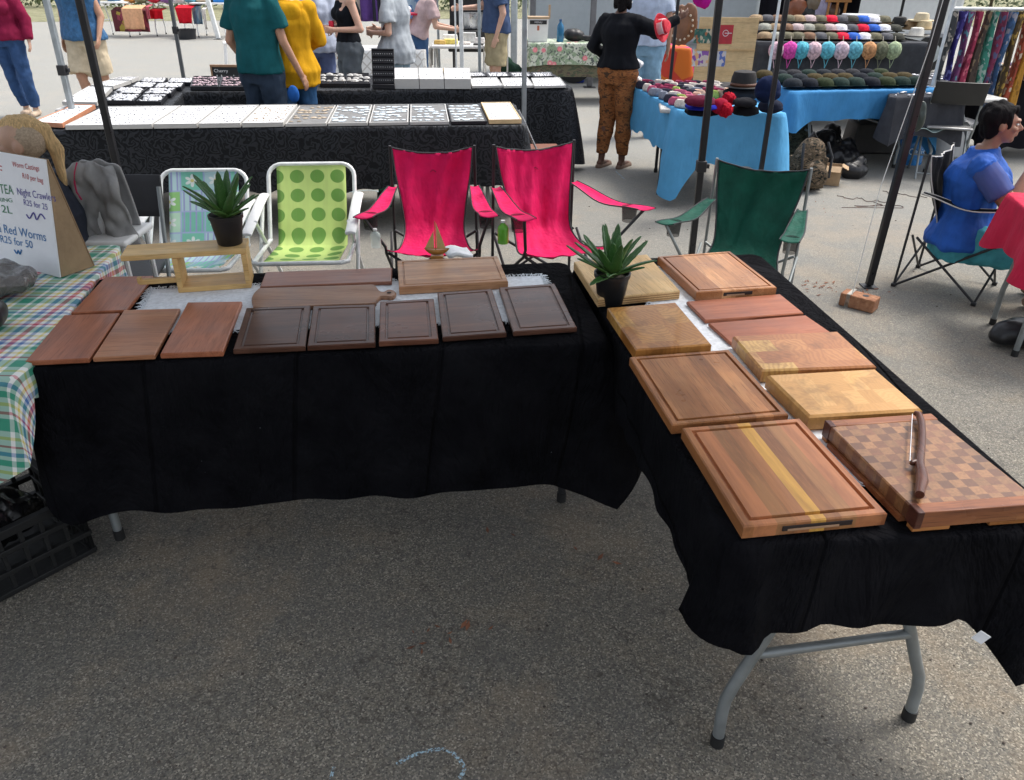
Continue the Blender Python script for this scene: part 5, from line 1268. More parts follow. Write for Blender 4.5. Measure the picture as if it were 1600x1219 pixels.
# jewellery customers / sellers
Yt = 6.98
person('person in a dark teal shirt standing inside the jewellery stall, back turned', (at_px(407, Yt), Yt, 0), R(158), 1.79, tanned, J=dict(elR=(-.22, -.03, 1.13), wrR=(-.27, -.14, .88), elL=(.25, .02, 1.12), wrL=(.2, -.12, .9)), bulk=1.0, top=(cloth((.008, .075, .085)), .33, .90, .016), bottom=(jean((.025, .04, .065)), .97, .012), shoes=M_DARK, hair=(hairm((.04, .025, .02)), 'short'), vox=.010)
w_ = A(462, 150, Yt-.12); blob('blue_pouch', 'small blue pouch held in the lowered hand of the teal shirted person', 'pouch', (w_.x-.01, Yt-.15, w_.z+.02), [('e', (0, 0, 0), (.05, .03, .07))], cloth((.02, .10, .35)), vox=.008, fold=.006)
Yy = 7.22
t, j, Hf = person('person in a long mustard hoodie standing inside the jewellery stall, back turned', (at_px(458, Yy), Yy, 0), R(190), 1.73, fair, fem=True, bulk=.98, J=dict(elL=(.20, -.10, 1.14), wrL=(.08, -.25, 1.1), elR=(-.22, -.10, 1.14), wrR=(-.08, -.25, 1.1)), top=(cloth((.58, .30, .012), scale=7), .97, .80, .022), bottom=(jean((.03, .09, .20)), .97, .004), shoes=M_WHITE, hair=(hairm((.25, .15, .07)), 'bob'), vox=.011)
q = MB().cap((-.09, .05, 1.40), (.09, .05, 1.40), .055).ell((0, .10, 1.36), (.13, .055, .09)); melt(q, 'hood', cloth((.58, .30, .012), scale=7), t, .011, 3, fold=.012, fs=8)
Y1 = 9.0
t, j, Hf = person('person in a black vest top and grey shorts holding a red can', (at_px(548, Y1), Y1, 0), R(-62), 1.71, fair, fem=True, J=dict(elL=(.24, .06, 1.13), wrL=(.17, -.19, 1.13), elR=(-.2, -.02, 1.12), wrR=(-.04, -.24, 1.14)), top=(cloth((.008, .010, .014)), 0, 1.0, .002), bottom=(cloth((.10, .115, .13)), .40, .012), shoes=M_DARK, hair=(hairm((.30, .19, .10)), 'long'), vox=.010, grip=(.8, .8))
w_ = A(518, 42, Y1-.12); o = MB().lathe([(0, 0), (.024, 0), (.028, .008), (.028, .10), (.022, .112), (0, .112)], n=18).build('drink_can', mt((.6, .01, .04), .3, .4, 'metal'), None, loc=(w_.x, w_.y, w_.z-.055)); tag(o, 'pink-red drink can held by the person in a black vest top', 'can')
Y2 = 9.15
person('person in a loose grey shirt looking at a phone by the white boxes', (at_px(622, Y2), Y2, 0), R(-110), 1.68, fair, fem=True, J=dict(elL=(.23, .03, 1.11), wrL=(.15, -.20, 1.10), elR=(-.2, -.05, 1.12), wrR=(-.06, -.25, 1.12)), top=(cloth((.36, .39, .42)), .33, .80, .03), bottom=(jean((.30, .42, .52)), .95, .01), shoes=M_WHITE, hair=(hairm((.30, .15, .09)), 'long'), vox=.010)
w_ = A(597, 48, Y2-.12); o = MB().box((0, 0, 0), (.008, .075, .15), rot=Matrix.Rotation(R(30), 3, 'Y')).build('phone', mt((.12, .02, .02), .4), None, bevel=.004, loc=w_); tag(o, 'dark red cased phone held by the grey shirted person', 'phone')
Y3 = 10.9
person('person in a pink shirt bending over the food table', (at_px(658, Y3), Y3, 0), R(98), 1.66, fair, fem=True, J=dict(pelvis=(0, .05, .92), neck=(0, -.16, 1.38), head=(0, -.25, 1.47), shL=(.16, -.15, 1.32), shR=(-.16, -.15, 1.32), elR=(-.21, -.20, 1.06), wrR=(-.12, -.44, 1.02), elL=(.2, -.22, 1.06), wrL=(.1, -.45, 1.02)), top=(cloth((.50, .37, .37)), .33, .95, .015), bottom=(jean((.04, .09, .19)), .97, .004), shoes=M_DARK, hair=(hairm((.2, .12, .07)), 'bob'), vox=.012)
Y4 = 11.0
person('person in a navy shirt and khaki shorts at the grill', (at_px(776, Y4), Y4, 0), R(-80), 1.80, fair, J=dict(elL=(.24, .04, 1.12), wrL=(.24, -.04, .88), elR=(-.2, -.15, 1.17), wrR=(-.12, -.42, 1.16)), bulk=1.12, top=(cloth((.05, .08, .16)), .36, .90, .02), bottom=(cloth((.34, .29, .18)), .44, .02), shoes=M_DARK, hair=(hairm((.08, .05, .03)), 'short'), vox=.012)
# black jumper person
g = W(952, 262, 0)
camo_o = m_camo(((.12, .05, .022), (.30, .12, .042), (.22, .08, .03), (.07, .04, .025)), 20)
t, j, Hf = person('person in a black jumper and orange camouflage trousers reaching for a red hat', (g.x+.02, g.y+.02, 0), R(143), 1.60, dark, fem=True, bulk=1.14, J=dict(shR=(-.17, 0, 1.39), elR=(-.30, -.17, 1.30), wrR=(-.42, -.36, 1.41), elL=(.28, .03, 1.15), wrL=(.16, -.16, 1.02), anL=(.09, .06, .085), anR=(-.10, -.03, .085)), top=(cloth((.008, .009, .012)), .99, .97, .012), bottom=(camo_o, .93, .006), hair=(hairm((.008, .007, .008)), 'bob'), vox=.010, face=R(22))
for s_ in ('L', 'R'):
    an, fd = j['an'+s_], j['fd'+s_]; MB().cap(an+Vector((0, 0, -.075))-fd*.04, an+fd*.15+Vector((0, 0, -.075)), .038, .038, 12).build('sandal', mt((.16, .10, .07), .7), t)
MB().ell(Hf(-.083, -.0, -.04), .009, 8, 6).build('earring', metal((.8, .8, .8), .2), t)
HA = metal((.8, .8, .8), .2)
Y5 = 9.3
person('person in a pale striped shirt and light jeans, back turned behind the red hat', (at_px(1006, Y5), Y5, 0), R(172), 1.80, tanned, bulk=1.08, top=(cloth((.42, .48, .60)), .33, .92, .015), bottom=(jean((.22, .36, .48)), .97, .012), shoes=M_WHITE, hair=(hairm((.05, .03, .02)), 'short'), vox=.012)
person('person in light blue behind the mustard hoodie with one arm showing', (at_px(500, 9.6), 9.6, 0), R(20), 1.66, fair, fem=True, J=dict(elL=(.24, 0, 1.12), wrL=(.22, -.1, .92)), top=(cloth((.38, .42, .52)), .33, .86, .03), bottom=(cloth((.10, .13, .25)), .9, .01), shoes=M_DARK, hair=(hairm((.2, .1, .05)), 'bob'), vox=.012)
# seated woman in blue
FA, FB, FC = W(1420, 447, 0), W(1517, 479, 0), W(1588, 459, 0)
cc_ = (FA+FC)/2+Vector((.02, .02, 0)); rzc = math.atan2((FB-FA).x, -(FB-FA).y)
camp_chair('black camp chair with white piping under the seated person in blue', (cc_.x-.10, cc_.y+.05, 0), R(48), blackf, M_DARKSTEEL, .86, .93, w=.25, pipe=mt((.5, .48, .45), .7), seed=12, arm_z=.60, cup=False, arm_out=(.05, .05))
SB = dict(pelvis=(0, .10, .52), neck=(0, .10, 1.06), head=(0, .055, 1.20), shL=(.185, .09, .985), shR=(-.185, .09, .985), elL=(.25, -.02, .74), wrL=(.10, -.24, .70),
    elR=(-.235, -.10, .79), wrR=(-.10, -.16, 1.01), hipL=(.10, .10, .50), hipR=(-.10, .10, .50), knL=(.14, -.36, .50), knR=(-.14, -.36, .50), anL=(.13, -.40, .26), anR=(-.13, -.40, .26))
fz = Vector((math.sin(R(62)), -math.cos(R(62)), 0))
t, j, Hf = person('person with short black hair in a bright blue top sitting chin in hand', (cc_.x-.03, cc_.y-.03, -.165), R(62), 1.64, (.30, .155, .10), fem=True, bulk=1.34, J=SB, top=(mt((.014, .09, .40), .7, 0, 'cloth', .3, .2, 9, .3), .0001, .895, .010), bottom=(cloth((.07, .33, .40)), .80, .012), shoes=mt((.3, .2, .15), .7), hair=(hairm((.006, .005, .006)), 'short'), vox=.007, face=R(10), headtilt=R(-4), grip=(.5, 1.1))
def m_sheer():
    n = N('sheer_fabric', .8); n.col((.06, .10, .32)); n.lk(.8, n.b.inputs['Alpha']); return n.m
for s_ in ('L', 'R'):
    a, e = j['sh'+s_], j['el'+s_]; q = MB().tube([a+(a-e)*.05, L(a, e, .35), L(a, e, .72)], [.078, .079, .076], 16); melt(q, 'sleeve', m_sheer(), t, .009, 2, fold=.008, fs=9)
# ================================================================ right edge: red cloth table, bag
P = [W(1576, 352, .72), W(1960, 420, .72), W(1900, 300, .72), W(1640, 300, .72)]
fx_ = W(1636, 352, .72); P = [fx_, fx_+Vector((1.0, -.25, 0)), fx_+Vector((1.15, .35, 0)), fx_+Vector((.15, .6, 0))]
c = sum(P, Vector())/4; folding_table('folding table under the crimson cloth at the right edge', c+Vector((0, 0, 0)), math.atan2(-.25, 1.0), 1.0, .55, (-.42, .4), h=.70)
o = drape('tablecloth', P, .72, (.25, .2, .2, .24), mt((.50, .01, .05), .8, 0, 'cloth', .3, .12, 9, .3), amp=.03, seed=31, cex=.06, flare=.06, wl=.25); tag(o, 'crimson cloth hanging beside the seated person in blue', 'tablecloth')
p = W(1585, 545, 0); blob('shoulder_bag', 'black shoulder bag lying on the asphalt at the right edge', 'bag', (p.x+.04, p.y+.03, .08), [('e', (0, 0, 0), (.16, .10, .08)), ('e', (-.1, 0, -.02), (.07, .07, .05)), ('c', (.1, 0, .05), (.1, 0, .12), .03)], mt((.012, .012, .014), .35), fold=.014, fs=9)
q = [W(1537, 512, .01), W(1545, 490, .03), W(1570, 478, .12), W(1610, 465, .22)]
# ================================================================ hat stall, blue cloths
zh = .75
sky_b = mt((.095, .34, .60), .85, 0, 'cloth', .2, .08, 7, .25); deep_b = mt((.05, .22, .46), .85, 0, 'cloth', .2, .1, 7, .25)
fl_, fr_ = W(1062, 172, zh), W(1228, 177, zh); bl_ = W(984, 132, zh); br_ = fr_+(bl_-fl_)*1.0
cT = (fl_+fr_+br_+bl_)/4
dF = zh-zof(258, *((fl_+fr_)/2).xy); dL = zh-zof(205, *L(fl_, bl_, .75).xy)
folding_table('folding table under the light blue cloth of slippers', cT, math.atan2((fr_-fl_).y, (fr_-fl_).x), (fr_-fl_).length*.9, (bl_-fl_).length*.75, (-.3, .3), m_leg=M_DARKSTEEL)
o = drape('tablecloth', [fl_, fr_, br_, bl_], zh, (dF, .42, .3, max(.2, dL)), sky_b, amp=.05, seed=41, wl=.42, hem=.02, cex=.06, flare=.10, corner_drop=[.22, .06, 0, 0]); tag(o, 'light blue cloth with a long hanging corner under the slippers', 'tablecloth')
B_, cB, aB, lxB, lyB = fitrect([(1204, 144), (1424, 140), (1412, 116), (1196, 119)], zh)
folding_table('folding table under the blue cloth of flat caps', cB, aB, lxB, lyB, (-.4, lxB*.36), m_leg=M_STEEL)
dB = zh-zof(186, *L(B_[0], B_[1], .5).xy)
o = drape('tablecloth', B_, zh, (dB, .45, .3, .2), deep_b, amp=.03, seed=42, wl=.5, hem=.006, cex=.10, flare=.10, corner_drop=[0, .12, .1, 0]); tag(o, 'medium blue cloth under the rows of dark flat caps', 'tablecloth')
# slippers
def slipper_mesh():
    mb = MB(); mb.grid(lambda u, v: ((lambda a, s: (math.cos(a)*.042*(.8+.25*math.sin(a))*s[0], math.sin(a)*.075*s[0], s[1]))(u*2*math.pi, [(1, 0), (1.05, .018), (.95, .04), (.72, .055), (.58, .050), (.55, .03)][min(5, int(round(v*5)))])), 16, 5); return mb
rnd = random.Random(5)
SC = [((.45, .10, .18), 'pink'), ((.62, .42, .32), 'peach'), ((.03, .03, .05), 'black'), ((.30, .40, .10), 'lime'), ((.22, .24, .30), 'grey'), ((.25, .03, .08), 'wine red'), ((.60, .55, .50), 'cream')]
base = {}
for i in range(9):
    for k in range(9):
        u, v = (k+.5+rnd.uniform(-.2, .2))/9, (i+.6+rnd.uniform(-.15, .15))/9.5
        if u > .44 and v < .42: continue
        p = fl_.lerp(fr_, u).lerp(bl_.lerp(br_, u), v); c, nm = SC[rnd.randrange(7)] if i < 6 else SC[[4, 2, 6, 5][rnd.randrange(4)]]
        rz = rnd.uniform(-.5, .5)+R(20)
        if nm not in base:
            o = slipper_mesh().build('slipper', mt(c, .8, 0, 'cloth', .2, .3, 40), None, solid=.004); tag(o, 'small %s slipper among the rows on the light blue cloth' % nm, 'slipper', 'slippers on the blue cloth')
            MB().grid(lambda a, b: ((a-.5)*.05, (b-.5)*.09, .012), 2, 2).build('insole', mt((.5, .40, .36), .9), o); base[nm] = o; o.location = p+Vector((0, 0, .006)); o.rotation_euler.z = rz
        else: dup(base[nm], p+Vector((0, 0, .006)), rz)
def hat(name, label, loc, m, r=.09, brim=.05, crown=.11, group=None, cat='hat', rz=0, band=None, soft=0, top=.82, tilt=0):
    t = thing(name, label, cat, loc, rz, group); t.rotation_euler = (tilt, 0, rz)
    wv = (lambda a, z: 1+soft*math.sin(3*a+1)*.08)
    MB().lathe([(r+brim, .012+.02*soft), (r+brim*.5, .004), (r*1.02, .010), (r, .02), (r*.96, crown*.6), (r*top, crown*.93), (r*.5, crown), (0, crown*.93)], n=28, jig=wv).build('crown', m, t, solid=.004)
    if band: MB().lathe([(r*1.03, .012), (r*1.01, .038)], n=28, jig=wv).build('band', band, t, solid=.003)
    return t
def cap(label, loc, m, rz=0, group=None, r=.085, name='flat_cap', tilt=0):
    t = thing(name, label, 'cap', loc, rz, group); t.rotation_euler = (tilt, 0, rz)
    mb = MB(); mb.grid(lambda u, v: (math.cos(u*6.2832)*r*(1.08)*max(0, math.cos(v*1.5708))**.6, math.sin(u*6.2832)*r*1.2*max(0, math.cos(v*1.5708))**.6+.01, .012+r*.85*math.sin(v*1.5708)), 20, 8); mb.build('crown', m, t)
    MB().grid(lambda u, v: (math.cos(R(200+140*u))*(r*(.85+.55*v)), math.sin(R(200+140*u))*(r*(1.0+.45*v)), .012+.018*math.sin(math.pi*u)*v), 12, 4).build('peak', m, t, solid=.004)
    return t
capcol = [(.012, .014, .02), (.02, .035, .03), (.018, .022, .028), (.03, .04, .02), (.06, .045, .02), (.05, .012, .018), (.03, .03, .035), (.08, .06, .03)]
cn = ['near black', 'dark green', 'charcoal', 'olive', 'brown', 'maroon', 'slate', 'khaki']
first = {}
for row in range(3):
    for k in range(9):
        u = (k+.5+(row % 2)*.4)/9.4; v = .17+.29*row; p = B_[0].lerp(B_[1], u).lerp(B_[3].lerp(B_[2], u), v)+Vector((0, 0, .006)); i = rnd.choice([0, 1, 2, 3, 4, 6] if row else [0, 1, 2, 1, 3, 3])
        lb = 'dark %s flat cap in the rows on the medium blue cloth' % cn[i].replace('dark ', '')
        if i not in first: first[i] = cap(lb, p, cloth(capcol[i], scale=30, var=.4), rnd.uniform(-.15, .15), 'flat caps on the blue cloth')
        else: dup(first[i], p, rnd.uniform(-.15, .15))
# hats and beanies on the front blue table
p = A(1162, 128, 7.05); hat('felt_hat', 'black felt hat with a brown leather band at the back of the slipper table', (p.x, 7.05, zh+.10), mt((.012, .010, .010), .8, 0, 'cloth'), .105, .085, .13, band=mt((.10, .035, .015), .5))
blob('hat_stand', 'dark padded heap supporting the black felt hat', 'hat pile', (p.x, 7.05, zh+.05), [('e', (0, 0, 0), (.17, .13, .055))], cloth((.03, .03, .035)))
def beanie(label, px, py, z, m, w=.1, h=.045, group='folded beanies'):
    g = W(px, py, z); return blob('beanie', label, 'beanie', (g.x, g.y, z), [('e', (0, 0, 0), (w, w*.72, h)), ('e', (0, -w*.35, -h*.3), (w*.95, w*.4, h*.5))], m, vox=.009, fold=.005, fs=20, group=group)
beanie('maroon beanie on top of the blue and black ones', 1093, 158, zh+.145, cloth((.09, .008, .025)), .115, .04)
beanie('royal blue beanie between the maroon and black ones', 1095, 166, zh+.09, cloth((.01, .015, .25)), .125, .03)
beanie('black beanie at the bottom of the left pile', 1096, 174, zh+.04, cloth((.008, .008, .012)), .135, .035)
beanie('crimson beanie with pompoms beside the black pole', 1125, 166, zh+.09, cloth((.28, .008, .03)), .07, .06)
for i, (x, y) in enumerate(((1136, 158), (1131, 174))):
    g = W(x, y-2, zh+.10-.04*i); blob('pompom', 'fluffy crimson pompom, %s of the pair by the black pole' % ('upper', 'lower')[i], 'pompom', (g.x, g.y-.05, zh+.11-.04*i), [('e', (0, 0, 0), (.052, .052, .052))], cloth((.34, .006, .02)), vox=.007, fold=.014, fs=60)
beanie('black beanie on top of the middle pile', 1164, 160, zh+.115, cloth((.012, .012, .015)), .095, .035); beanie('black beanie at the bottom of the middle pile', 1164, 172, zh+.05, cloth((.008, .008, .010)), .11, .045)
beanie('big navy knitted beanie standing behind the second black pole', 1200, 140, zh+.20, cloth((.008, .015, .05)), .10, .10); beanie('dark wrapped beanie under the big navy one', 1204, 166, zh+.06, cloth((.012, .015, .03)), .10, .055)
for x, y in ((992, 108), (990, 120)): g = W(x, y+14, zh); blob('white_beanie', 'white knitted beanie, %s of two beside the black jumper' % ('upper' if y < 115 else 'lower'), 'beanie', (g.x, g.y, zh+(.13 if y < 115 else .05)), [('e', (0, 0, 0), (.075, .065, .05))], cloth((.6, .58, .58)), vox=.01, fold=.012, fs=30, group='white beanies')
# red hat in the hand
p = A(1030, 44, 7.25); t = hat('red_hat', 'bright red cowboy hat with a white lining held up by an arm in black', (p.x, p.y, p.z), mt((.55, .008, .03), .7, 0, 'cloth'), .062, .05, .085, soft=1, tilt=R(75), rz=R(50)); MB().lathe([(.068, .012), (.064, .06), (0, .08)], n=20).build('lining', cloth((.6, .5, .5)), t)
# pole between the blue tables
f, tt = fit_pole((1230, 0), (1177, 345)); pole('gazebo_pole', 'thin black pole behind the green camp chair in front of the light blue cloth', f, 2.3, .017, PM, tt, group='poles of the hat stall')
f, tt = fit_pole((1216, 0), (1196, 130)); f2 = A(1200, 118, 8.6); pole('gazebo_pole', 'thin white pole in front of the hanging sun hats', (f2.x, 8.6, 0), 2.3, .012, M_WHITEMETAL, (.0, 0), group='poles of the hat stall')
f2 = A(1075, 0, 9.4); pole('gazebo_pole', 'thin black pole beside the light jeans', (A(1050, 98, 9.4).x, 9.4, 0), 2.3, .016, PM, (0, 0), group='poles of the hat stall')
# grey table behind the flat caps
P = [W(1392, 152, .72), W(1508, 150, .72), W(1500, 116, .72), W(1384, 118, .72)]
o = drape('tablecloth', P, .72, (.36, .36, .3, .3), cloth((.045, .047, .055)), amp=.03, seed=51, wl=.3); tag(o, 'charcoal cloth with small silver goods behind the flat caps', 'tablecloth')
c = sum(P, Vector())/4; folding_table('folding table under the charcoal cloth of silver goods', c, math.atan2((P[1]-P[0]).y, (P[1]-P[0]).x), (P[1]-P[0]).length*.9, (P[2]-P[1]).length*.9, (-.2, .2), h=.70)
mb = MB(); r = random.Random(8)
for i in range(130): u, v = r.random(), r.random(); mb.ell(P[0].lerp(P[1], u).lerp(P[3].lerp(P[2], u), v)+Vector((0, 0, .012)), (r.uniform(.008, .03), .012, .008), 6, 4)
tag(struct(mb.build('silver_goods', mt((.5, .5, .52), .3, .3, 'metal', var=.5)), 'stuff'), 'scattered small silver goods on the charcoal cloth', 'trinkets')
# big stepped hat display
YD = 9.9; xa, xb = A(1178, 80, YD).x, A(1452, 80, YD).x; zt2 = A(1300, 66, YD).z
gd = cloth((.055, .058, .065))
c = Vector(((xa+xb)/2, YD+.5, 0)); P = [Vector((xa, YD, 0)), Vector((xb, YD, 0)), Vector((xb, YD+1.1, 0)), Vector((xa, YD+1.1, 0))]
o = drape('tablecloth', P, zt2, (.62, .5, .3, .5), gd, amp=.03, seed=61, wl=.6); tag(o, 'dark grey cloth behind the hanging coloured sun hats', 'tablecloth')
folding_table('long table under the dark grey cloth of caps', c+Vector((0, .05, 0)), 0, xb-xa-.1, .95, (-.8, .8), h=zt2-.01)
o = MB().box(((xa+xb)/2-.05, YD+.43, zt2+.040), (xb-xa-.5, .22, .07)).box(((xa+xb)/2-.05, YD+.68, zt2+.08), (xb-xa-.5, .27, .15)).build('display_step', gd, None, bevel=.01); tag(o, 'two step riser covered in grey cloth holding rows of caps', 'display riser')
sh = [(1213, (.62, .42, .48), 'pale pink'), (1234, (.68, .08, .38), 'hot pink'), (1252, (.10, .42, .52), 'turquoise'), (1272, (.66, .46, .50), 'blush pink'), (1293, (.12, .46, .56), 'turquoise and white'), (1315, (.66, .50, .56), 'pink dotted'), (1336, (.14, .44, .54), 'sea blue'), (1358, (.55, .28, .13), 'orange'), (1377, (.16, .17, .11), 'green patterned'), (1396, (.34, .42, .26), 'pale green')]
for x, c, nm in sh:
    p = A(x, 79, YD-.10); t = thing('sun_hat', '%s round sun hat hanging on the grey cloth' % nm, 'sun hat', p, 0, 'sun hats hanging in a row')
    q = MB().ell((0, 0, 0), (.093, .055, .098)); q.ell((0, -.02, .01), (.072, .05, .076)); melt(q, 'crown', mt(c, .8, 0, 'cloth', .2, .5, 32), t, .009, 2, fold=.008, fs=26, seed=x)
    MB().tube([(-.03, 0, -.08), (-.012, -.01, -.14), (0, 0, -.19)], .004, 5).tube([(.03, 0, -.08), (.012, -.01, -.14), (0, 0, -.19)], .004, 5).build('chin_cord', mt(c, .8), t)
    MB().tube([(0, 0, .09), (0, .03, .15)], .005, 6).build('hanging_peg', mt((.5, .45, .35), .7), t)
bc = [((.30, .22, .14), 'tan'), ((.06, .06, .05), 'black'), ((.20, .12, .08), 'brown'), ((.45, .36, .36), 'dusty pink'), ((.14, .13, .09), 'olive'), ((.60, .02, .05), 'red'), ((.04, .12, .45), 'blue'), ((.65, .65, .68), 'white'), ((.10, .10, .11), 'charcoal'), ((.30, .30, .26), 'grey green')]
seqs = [[0, 9, 4, 4, 2, 8, 4, 5, 6, 7, 4, 8, 1], [9, 0, 2, 3, 9, 4, 3, 7, 8, 5, 6, 7, 1], [0, 8, 2, 4, 0, 3, 4, 5, 8, 1, 6, 7, 4]]
fb = {}
for row, (yy, zz) in enumerate(((YD+.20, zt2), (YD+.43, zt2+.076), (YD+.67, zt2+.157))):
    for k in range(13):
        i = seqs[row][k]; x = xa+.16+(xb-xa-.42)*k/12.5+.05*(row == 1); loc = (x, yy, zz+.002)
        lb = '%s baseball cap in the tiers above the sun hats' % bc[i][1]
        if i not in fb: fb[i] = cap(lb, loc, cloth(bc[i][0], scale=25, var=.3), rnd.uniform(-.2, .2), 'baseball caps in tiers', .088, 'baseball_cap')
        else: dup(fb[i], loc, rnd.uniform(-.2, .2))
YS = YD+.9
for i, (x, y, c, nm) in enumerate(((1384, 44, (.34, .22, .11), 'tan straw hat low on the left of the straw hats'), (1405, 36, (.02, .02, .02), 'black straw hat among the tan ones'), (1424, 42, (.36, .24, .13), 'tan straw hat in the middle of the straw hats'), (1440, 30, (.55, .47, .32), 'pale straw hat at the top right'), (1444, 42, (.50, .40, .24), 'cream straw hat with a wide brim'), (1432, 53, (.62, .60, .55), 'white sun hat at the lower right of the straw hats'))):
    p = A(x, y, YS-.1*i); hat('straw_hat', nm, p+Vector((0, 0, -.03)), mt(c, .8, bs=.5), .085, .07, .10, 'straw hats', soft=.4)
o = MB().box((0, 0, 0), (.38, .28, .16)).build('white_box', mt((.6, .6, .62), .5), None, bevel=.01, loc=A(1343, 33, YD+1.0)); tag(o, 'white box with purple dots behind the tiers of caps', 'box')
# things under and beside the blue tables
camo_g = m_camo(((.012, .013, .010), (.12, .085, .055), (.055, .045, .03), (.19, .14, .10)), 22)
def backpack(label, loc, m, s=1, rz=0):
    t = thing('backpack', label, 'backpack', loc, rz, None, s)
    q = MB().ell((0, 0, .22), (.17, .12, .24)).ell((0, -.11, .15), (.13, .07, .13)).box((0, 0, .15), (.3, .2, .28)); melt(q, 'main_bag', m, t, .012, 4, fold=.016, fs=9)
    q = MB().ell((0, -.16, .14), (.11, .05, .11)); melt(q, 'front_pocket', m, t, .011, 3, fold=.01, fs=12)
    for s_ in (-1, 1): MB().tube([(s_*.12, -.06, .42), (s_*.15, -.12, .30), (s_*.14, -.14, .12)], .012, 6).build('strap', M_DARK, t)
    MB().tube([(-.04, 0, .45), (0, 0, .50), (.04, 0, .45)], .009, 8).build('handle', M_DARK, t); return t
g = W(1262, 300, 0); backpack('brown camouflage backpack leaning by the blue cloth', (g.x, g.y+.12, 0), camo_g, .98, R(15))
g = W(1240, 262, 0); backpack('dark green backpack behind the camouflage one', (g.x, g.y+.1, 0), m_camo(((.01, .012, .01), (.04, .045, .03), (.02, .025, .02), (.07, .06, .04)), 20), .95, R(-10))
for i, (x, y, s_, lb) in enumerate(((1268, 255, 1.0, 'black bag slumped under the flat cap table'), (1308, 262, .85, 'crumpled black bag behind the cardboard box'), (1332, 278, .6, 'small shiny black bag right of the cardboard box'), (1285, 238, .9, 'dark bundle deep under the flat cap table'))):
    g = W(x, y, 0); blob('black_bag', lb, 'bag', (g.x, g.y, .12*s_), [('e', (0, 0, 0), (.22*s_, .16*s_, .14*s_)), ('e', (.1*s_, .05, .08*s_), (.1*s_, .1*s_, .12*s_))], plastic((.010, .010, .012), .35), fold=.03*s_, fs=11, seed=i)
g = W(1297, 290, 0); t = thing('cardboard_box', 'open cardboard box on the asphalt by the camouflage backpack', 'box', (g.x, g.y+.08, 0), R(-22)); mcb = mt((.42, .29, .17), .8)
for (x, y, a, b) in ((0, -.08, .2, .006), (0, .08, .2, .006), (-.1, 0, .006, .166), (.1, 0, .006, .166)): MB().box((x, y, .085), (a, b, .165)).build('side_panel', mcb, t)
MB().box((0, 0, .006), (.19, .15, .006)).build('bottom', mcb, t); MB().box((0, -.115, .155), (.19, .07, .004), rot=Matrix.Rotation(R(35), 3, 'X')).box((.13, 0, .16), (.06, .15, .004), rot=Matrix.Rotation(R(25), 3, 'Y')).build('flap', mcb, t)
g = W(1365, 240, 0); o = MB().box((0, 0, .16), (.55, .35, .3), taper=.9).build('storage_box', mt((.06, .055, .05), .7), None, bevel=.02, loc=(g.x, g.y+.1, 0)); tag(o, 'dark storage box in shade beneath the flat caps', 'box')
g = W(1425, 258, 0)
t = thing('water_jug', 'translucent blue water jug beside the folding chair', 'water jug', (g.x, g.y+.1, 0)); mj = mt((.03, .20, .50), .2, var=.3, scale=30)
MB().lathe([(0, 0), (.125, 0), (.13, .02), (.125, .06), (.13, .1), (.125, .14), (.13, .18), (.12, .24), (.06, .31), (.035, .33), (.035, .36), (0, .36)], n=24).build('jug_body', mj, t); MB().lathe([(.036, .345), (.038, .345), (.038, .385), (0, .385)], n=16).build('jug_cap', plastic((.02, .15, .6)), t)
text_obj('lettering', 'Oasis', mt((.6, .75, .85), .5), t, Matrix.Translation((-.08, -.134, .11)) @ Matrix.Rotation(R(90), 4, 'X'), .16, .06)
g = W(1486, 246, 0); o = MB().lathe([(0, 0), (.19, 0), (.22, .32), (.235, .33), (.235, .35), (.2, .36), (0, .37)], n=28).build('white_tub', plastic((.55, .56, .57), .4), None, loc=(g.x, g.y+.15, 0)); tag(o, 'white lidded plastic tub behind the black folding chair', 'tub')
g = W(1462, 285, 0); folding_chair('black folding chair turned away beside the big black pole', (g.x+.12, g.y+.28, 0), R(160), M_STEEL, metal((.3, .3, .3), .4), mt((.015, .015, .015), .4), s=1.02)
g = A(1437, 182, 6.9); blob('hanging_bag', 'dark plastic bag hanging between the folding chair and the cloth', 'bag', g, [('e', (0, 0, 0), (.05, .04, .13))], plastic((.02, .03, .025), .3), fold=.014)
o = MB().grid(lambda u, v: ((u-.5)*.3, (v-.5)*.25, .02*math.sin(u*9)*math.cos(v*7)), 12, 10).build('plastic_bag', mt((.45, .58, .58), .4), None, solid=.004, loc=A(1450, 200, W(1462, 285, 0).y+.30)); tag(o, 'pale green plastic bag on the seat of the black folding chair', 'bag')
# cords on the ground
r = random.Random(4)
for k, (x, y, lb) in enumerate(((1330, 308, 'thin dark cord curling on the asphalt left of the big pole'), (1385, 318, 'tangled reddish cord on the asphalt right of the big pole'), (1400, 300, 'loose cord near the feet of the black folding chair'))):
    pts = [W(x+i*5*(1 if k else 1.3)*(1 if k != 1 else math.sin(i*.8))+r.uniform(-4, 4)-20, y+r.uniform(-2.5, 2.5)+i*.6, .004) for i in range(14)]; o = MB().tube(spline(pts, 90), .0026, 5).build('cord', mt((.08, .04, .035), .7)); tag(o, lb, 'cord')
